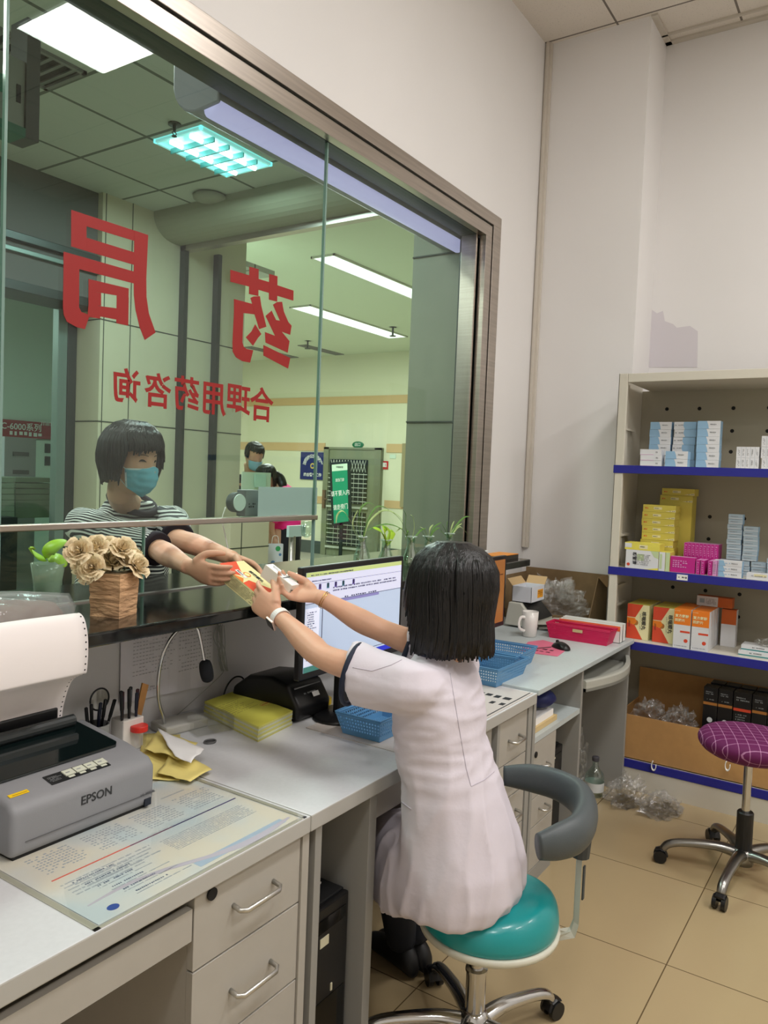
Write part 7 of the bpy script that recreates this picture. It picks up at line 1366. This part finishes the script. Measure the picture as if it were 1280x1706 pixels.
for k in range(7):
    v0 = 795 + 9.6 * k
    for j, (u0, u1) in enumerate(((2, 24), (26, 92))):
        a, c = cw(u0, v0, 5.4 + .1 * j), cw(u1, v0 + 9.2, 5.4 + .1 * j); b = BM(); box(b, a.x, c.x, 5.4 + .1 * j, 5.62 + .1 * j, c.z, a.z); mk('file_carton', b, GCT, label='flat greenish carton beyond the left doorway, %s in the %s pile' % (['top one', '2nd down', '3rd down', '4th down', '5th down', '6th down', 'lowest'][k], ('narrow left', 'wide right')[j]), cat='carton', group='green cartons, %s pile' % ('left', 'right')[j], bev=.004)
a = cw(-20, 862, 5.3); b = BM(); box(b, a.x - .5, 3.19, 5.25, 5.8, 0, a.z); mk('low_table', b, mat('dark_table', (26, 34, 32), .5), label='dark low table carrying the green cartons beyond the left doorway', cat='table')
# ---------------------------------------------------------------- plants and flowers
q = W(176, 1023, 'z', CTZ); PX, PY = W(180, 1022, 'z', CTZ).x, 1.735
KRAFT = mat('bark_kraft', (214, 170, 128), .75, noise_c=.25, ns=14, bump=.8, bs=30, stretch=(1, 1, 4)); z = CTZ
t = thing('flower_pot', 'square bark-textured pot on the granite counter holding dried cream roses', 'pot', (PX, PY, z), math.radians(20)); b = BM(); s = .046; h = .115; m_ = 8; rings = []
for j in range(13):
    ring = []
    for i in range(4 * m_):
        sd, f = divmod(i, m_); f = f / m_; a = [(-1, -1), (1, -1), (1, 1), (-1, 1)][sd]; c = [(-1, -1), (1, -1), (1, 1), (-1, 1)][(sd + 1) % 4]; p = V((a[0] + (c[0] - a[0]) * f, a[1] + (c[1] - a[1]) * f, 0)) * s * (.93 + .07 * j / 12); p.z = h * j / 12; p += V((p.x, p.y, 0)).normalized() * noise.noise(V((p.x * 20, p.y * 20, p.z * 110))) * .004; ring.append(p)
    rings.append(ring)
loft(b, rings); mk('pot_wall', b, KRAFT, t, bev=0)
b = BM(); box(b, -s * .97, s * .97, -s * .97, s * .97, h - .001, h + .001); mk('filling', b, CARDD, t)
DR = mat('dried_petal', (246, 230, 194), .85, c2=(228, 204, 164), ns=30, bump=.3, bs=120); STM = mat('dried_stem', (110, 96, 60), .8)
def rose_meshes(seed):
    Rr = random.Random(seed); b = BM()
    for L_ in range(5):
        nP = (3, 4, 5, 6, 6)[L_]; R_ = (.006, .011, .016, .021, .024)[L_]; hh = (.028, .027, .025, .022, .017)[L_]; lean = (-.2, .05, .25, .5, .85)[L_]
        for p in range(nP):
            a0 = 2 * PI * (p + Rr.random() * .4) / nP; wd = 2 * PI / nP * .72; g = []
            for i in range(7):
                th = a0 + wd * (i / 6 - .5) * 1.3; col = []
                for j in range(6): f = j / 5; r = R_ * (.35 + .65 * f ** .6) + lean * .012 * f * f; zz = .004 + hh * f * (1 - .25 * abs(i / 6 - .5) * 2) - (.006 * lean * f ** 3); col.append(b.verts.new(V((r * math.cos(th), r * math.sin(th), zz)) + V((Rr.uniform(-1, 1), Rr.uniform(-1, 1), Rr.uniform(-1, 1))) * .0012 * f))
                g.append(col)
            for i in range(6):
                for j in range(5): b.faces.new((g[i][j], g[i + 1][j], g[i + 1][j + 1], g[i][j + 1]))
    me = bpy.data.meshes.new('petals'); b.to_mesh(me); b.free(); me.materials.append(DR); [setattr(p, 'use_smooth', True) for p in me.polygons]
    b = BM(); lathe(b, [(.003, -.012), (.012, -.002), (.012, .006)], 10); tube(b, [(0, 0, -.01), (.002, 0, -.035), (0, .002, -.07)], .0018, 6); ms = bpy.data.meshes.new('stem'); b.to_mesh(ms); b.free(); ms.materials.append(STM); return me, ms
RM_ = [rose_meshes(s) for s in range(4)]; Rr = random.Random(2)
pxs = [(131, 917, 1.1), (160, 910, 1.0), (175, 908, 1.0), (134, 940, .9), (153, 945, 1.05), (152, 930, .9), (187, 934, 1.3), (178, 957, .95), (205, 912, 1.05), (212, 930, 1.1), (195, 920, 1), (226, 925, 1), (231, 943, 1.1), (222, 938, .9), (143, 957, .8)]
for i, (u, v, k) in enumerate(pxs):
    yy = PY - .05 + .025 * (i % 4); c = W(u, v, 'y', yy); me, ms = RM_[i % 4]; o = bpy.data.objects.new('dried_rose', None); COL.objects.link(o); o.location = c; base_ = V((PX, PY, CTZ + .10)); d = (c - base_).normalized(); d = (d + V((-.3, -.55, .15))).normalized(); o.rotation_euler = d.to_track_quat('Z', 'Y').to_euler(); o.scale = (k, k, k); o.location = c - d * .012
    tag(o, 'dried cream rose head in the square bark pot', 'rose', 'dried roses in the bark pot')
    for nm, m_ in (('petals', me), ('stem', ms)): ch = bpy.data.objects.new(nm, m_); COL.objects.link(ch); ch.parent = o
def leafmesh(b, P, wd, up=(0, 0, 1), fold=.25, mi=0, n=10):
    P = smooth_pts(P, 4); N_ = len(P); prev = None
    for i, p in enumerate(P):
        t_ = (P[min(i + 1, N_ - 1)] - P[max(i - 1, 0)]).normalized(); s_ = t_.cross(V(up)); s_ = s_.normalized() if s_.length > 1e-4 else V((1, 0, 0)); k = i / (N_ - 1); w_ = wd * (math.sin(PI * min(1, k * .9 + .06)) ** .7); u_ = s_.cross(t_)
        row = [b.verts.new(p - s_ * w_ + u_ * w_ * fold), b.verts.new(p), b.verts.new(p + s_ * w_ + u_ * w_ * fold)]
        if prev:
            for j in range(2): b.faces.new((prev[j], prev[j + 1], row[j + 1], row[j])).material_index = mi
        prev = row
CG = thin_glass('vessel_glass', (.84, .91, .87), .14, .02); WTR = thin_glass('water', (.86, .90, .82), .06)
q = W(80, 935, 'y', 2.07); t = thing('potted_pothos', 'small pothos with lime green leaves in a cloudy glass cup behind the glass', 'plant', (q.x, 2.07, CTZ))
b = BM(); zt3 = W(80, 938, 'y', 2.07).z - CTZ; lathe(b, [(.03, 0), (.036, .01), (.040, zt3 * .5), (.048, zt3), (.046, zt3), (.037, zt3 * .5), (.03, .012)], 28); mk('glass_cup', b, mat('cloudy_glass', (176, 190, 170), .15, alpha=.5), t, smooth=True)
LM = mat('leaf_lime', (166, 206, 54), .4, sub=.1)
for P in ([(76, 932), (62, 928), (52, 920), (54, 912)], [(78, 930), (82, 918), (95, 908), (112, 902)], [(80, 934), (92, 930), (102, 936), (110, 944)]):
    b = BM(); leafmesh(b, [W(u, v, 'y', 2.06 - .01 * i) for i, (u, v) in enumerate(P)], .022, (0, -.6, .8), .15); mk('leaf', b, LM, t, world=True, smooth=True, solid=.0008)
b = BM(); R4 = random.Random(4)
for i in range(9): a = R4.uniform(0, 6.3); tube(b, [(0, 0, zt3 * .8), (.02 * math.cos(a), .02 * math.sin(a), zt3 * .5), (.022 * math.cos(a + 1), .022 * math.sin(a + 1), .02)], .0012, 5, sm=3)
mk('roots', b, mat('root_grey', (128, 132, 104), .7), t, smooth=True)
GRN = mat('leaf_green', (92, 132, 62), .5); GRN2 = mat('leaf_stripe', (168, 190, 124), .5); RT = mat('root_pale', (150, 156, 116), .7)
# spider plants in flasks along the counter
FL = [(603, 905, 'tall', .034, .15, 'spider plant in a tall clear bottle, first from the left behind the monitor'), (643, 905, 'cone', .045, .13, 'broad-leaved cutting in a conical flask, second from the left on the counter'), (684, 905, 'cone', .045, .135, 'arching spider plant in a conical flask, third from the left on the counter'),
      (713, 905, 'cone', .046, .13, 'sparse spider plant in a conical flask, fourth from the left on the counter'), (748, 905, 'cone', .042, .135, 'spider plant in a conical flask nearest the window frame')]
for i, (u, v, kd, r_, h_, lb) in enumerate(FL):
    x = W(u, 925, 'y', 1.80).x; t = thing('flask_plant', lb, 'plant', (x, 1.80, CTZ), 0, None); k = 1
    prof = [(r_ * .95, 0), (r_, .008), (r_ * .95, .03), (r_ * .45, h_ * .66), (r_ * .42, h_ * .92), (r_ * .58, h_)] if kd == 'cone' else [(r_, 0), (r_ * 1.05, .01), (r_, h_ * .5), (r_ * .5, h_ * .8), (r_ * .45, h_ * .95), (r_ * .55, h_)]
    b = BM(); lathe(b, prof + [(p - .0025 if p > .005 else p, max(z_, .004)) for p, z_ in prof[::-1]], 28, caps=True); mk('flask', b, CG, t, smooth=True)
    b = BM(); lathe(b, [(r_ * .88, .006), (r_ * .92, .01), (r_ * .85, .032), (r_ * .62, h_ * .42), (.001, h_ * .421)], 24); mk('water', b, WTR, t, smooth=True)
    b = BM(); torus(b, (0, 0, h_), r_ * .58, .0018, n=24, m=6); mk('rim', b, mat('glass_rim', (190, 206, 196), .1, spec=1), t, smooth=True)
    b = BM(); Rr = random.Random(i + 30)
    for j in range(12): a = Rr.uniform(0, 6.3); c = Rr.uniform(.2, .8) * r_; tube(b, [(0, 0, h_ * .95), (c * .4 * math.cos(a), c * .4 * math.sin(a), h_ * .6), (c * math.cos(a + .6), c * math.sin(a + .6), h_ * .3), (c * .8 * math.cos(a + 1.4), c * .8 * math.sin(a + 1.4), .012)], .0011, 5, sm=3)
    mk('roots', b, RT, t, smooth=True)
    specs = []
    if i == 0: specs = [[(603, 905), (598, 878), (600, 850), (612, 838), (624, 842)], [(602, 905), (590, 885), (588, 868), (596, 850)], [(603, 905), (606, 880), (600, 858)], [(602, 900), (586, 872), (572, 852), (562, 858), (560, 872)], [(604, 905), (612, 870), (626, 846), (640, 845), (648, 850)], [(603, 905), (615, 870), (640, 850), (662, 858), (672, 870)]]
    if i == 1: specs = [[(645, 898), (636, 888), (622, 880)], [(645, 898), (652, 890), (656, 886)], [(645, 898), (640, 884), (642, 878)], [(646, 900), (648, 888), (640, 876)]]
    if i == 2: specs = [[(684, 905), (676, 880), (676, 858), (672, 850)], [(684, 905), (690, 880), (688, 862), (684, 858)], [(682, 905), (672, 884), (650, 874), (630, 876), (612, 884)], [(683, 905), (674, 888), (668, 880), (660, 886)], [(684, 905), (700, 885), (710, 880)], [(682, 905), (668, 868), (650, 852), (630, 852)], [(685, 905), (680, 884), (676, 900)]]
    if i == 3: specs = [[(712, 905), (705, 888), (696, 882)], [(713, 905), (716, 882), (722, 874)], [(713, 905), (722, 886), (732, 880), (738, 888)], [(713, 905), (708, 884), (700, 878)], [(713, 905), (722, 880), (736, 870)]]
    if i == 4: specs = [[(748, 905), (742, 884), (736, 872)], [(748, 905), (752, 880), (757, 868)], [(749, 905), (760, 876), (774, 862), (784, 861)], [(749, 905), (764, 878), (774, 884), (780, 892)], [(748, 905), (744, 880), (746, 868)], [(748, 905), (756, 882), (770, 872)], [(748, 905), (738, 888), (732, 884)]]
    for j, P in enumerate(specs):
        b = BM(); y0_ = 1.80; leafmesh(b, [V((x, 1.80, CTZ + h_ * .8))] + [W(a, c, 'y', y0_ + Rr.uniform(-.03, .03) * kk / len(P)) for kk, (a, c) in enumerate(P)][1:], .0042 if i != 1 else .016, (.2, -.6, .7), .3); mk('leaf', b, (GRN, GRN2)[j % 2] if i != 1 else LM, t, world=True, smooth=True, solid=.0006)
# paper box under clear plastic at the left end of the counter
q = W(40, 1000, 'y', 1.68); t = thing('wrapped_bundle', 'brown bundle under a clear plastic bag at the left end of the counter', 'bundle', (.92, 1.75, CTZ)); b = BM()
loft(b, [[V((x + w_ * math.copysign(abs(math.cos(a)) ** .8, math.cos(a)), 1.745 + d_ * math.copysign(abs(math.sin(a)) ** .8, math.sin(a)), z_)) for a in [2 * PI * k / 32 for k in range(32)]] for x, w_, d_, z_ in ((.90, .26, .10, CTZ + .001), (.90, .27, .11, CTZ + .03), (.90, .25, .10, CTZ + .055), (.88, .18, .07, CTZ + .066))]); mk('brown_bundle', b, mat('bundle_brown', (120, 84, 66), .8, noise_c=.2, ns=10), t, world=True, smooth=True)
b = BM(); loft(b, [[V((x + (w_ + .006 * math.sin(k * 2.3)) * math.cos(a), 1.745 + (d_ + .006 * math.sin(k * 1.7)) * math.sin(a), z_ + .003 * math.sin(k * 3.1))) for k, a in enumerate([2 * PI * k / 48 for k in range(48)])] for x, w_, d_, z_ in ((.90, .30, .12, CTZ + .004), (.90, .31, .125, CTZ + .035), (.90, .29, .11, CTZ + .07), (.86, .20, .08, CTZ + .088), (.84, .05, .03, CTZ + .093))]); mk('plastic_bag', b, mat('bag_film', (180, 184, 182), .15, alpha=.38, bump=.7, bs=25, spec=1), t, world=True, smooth=True)
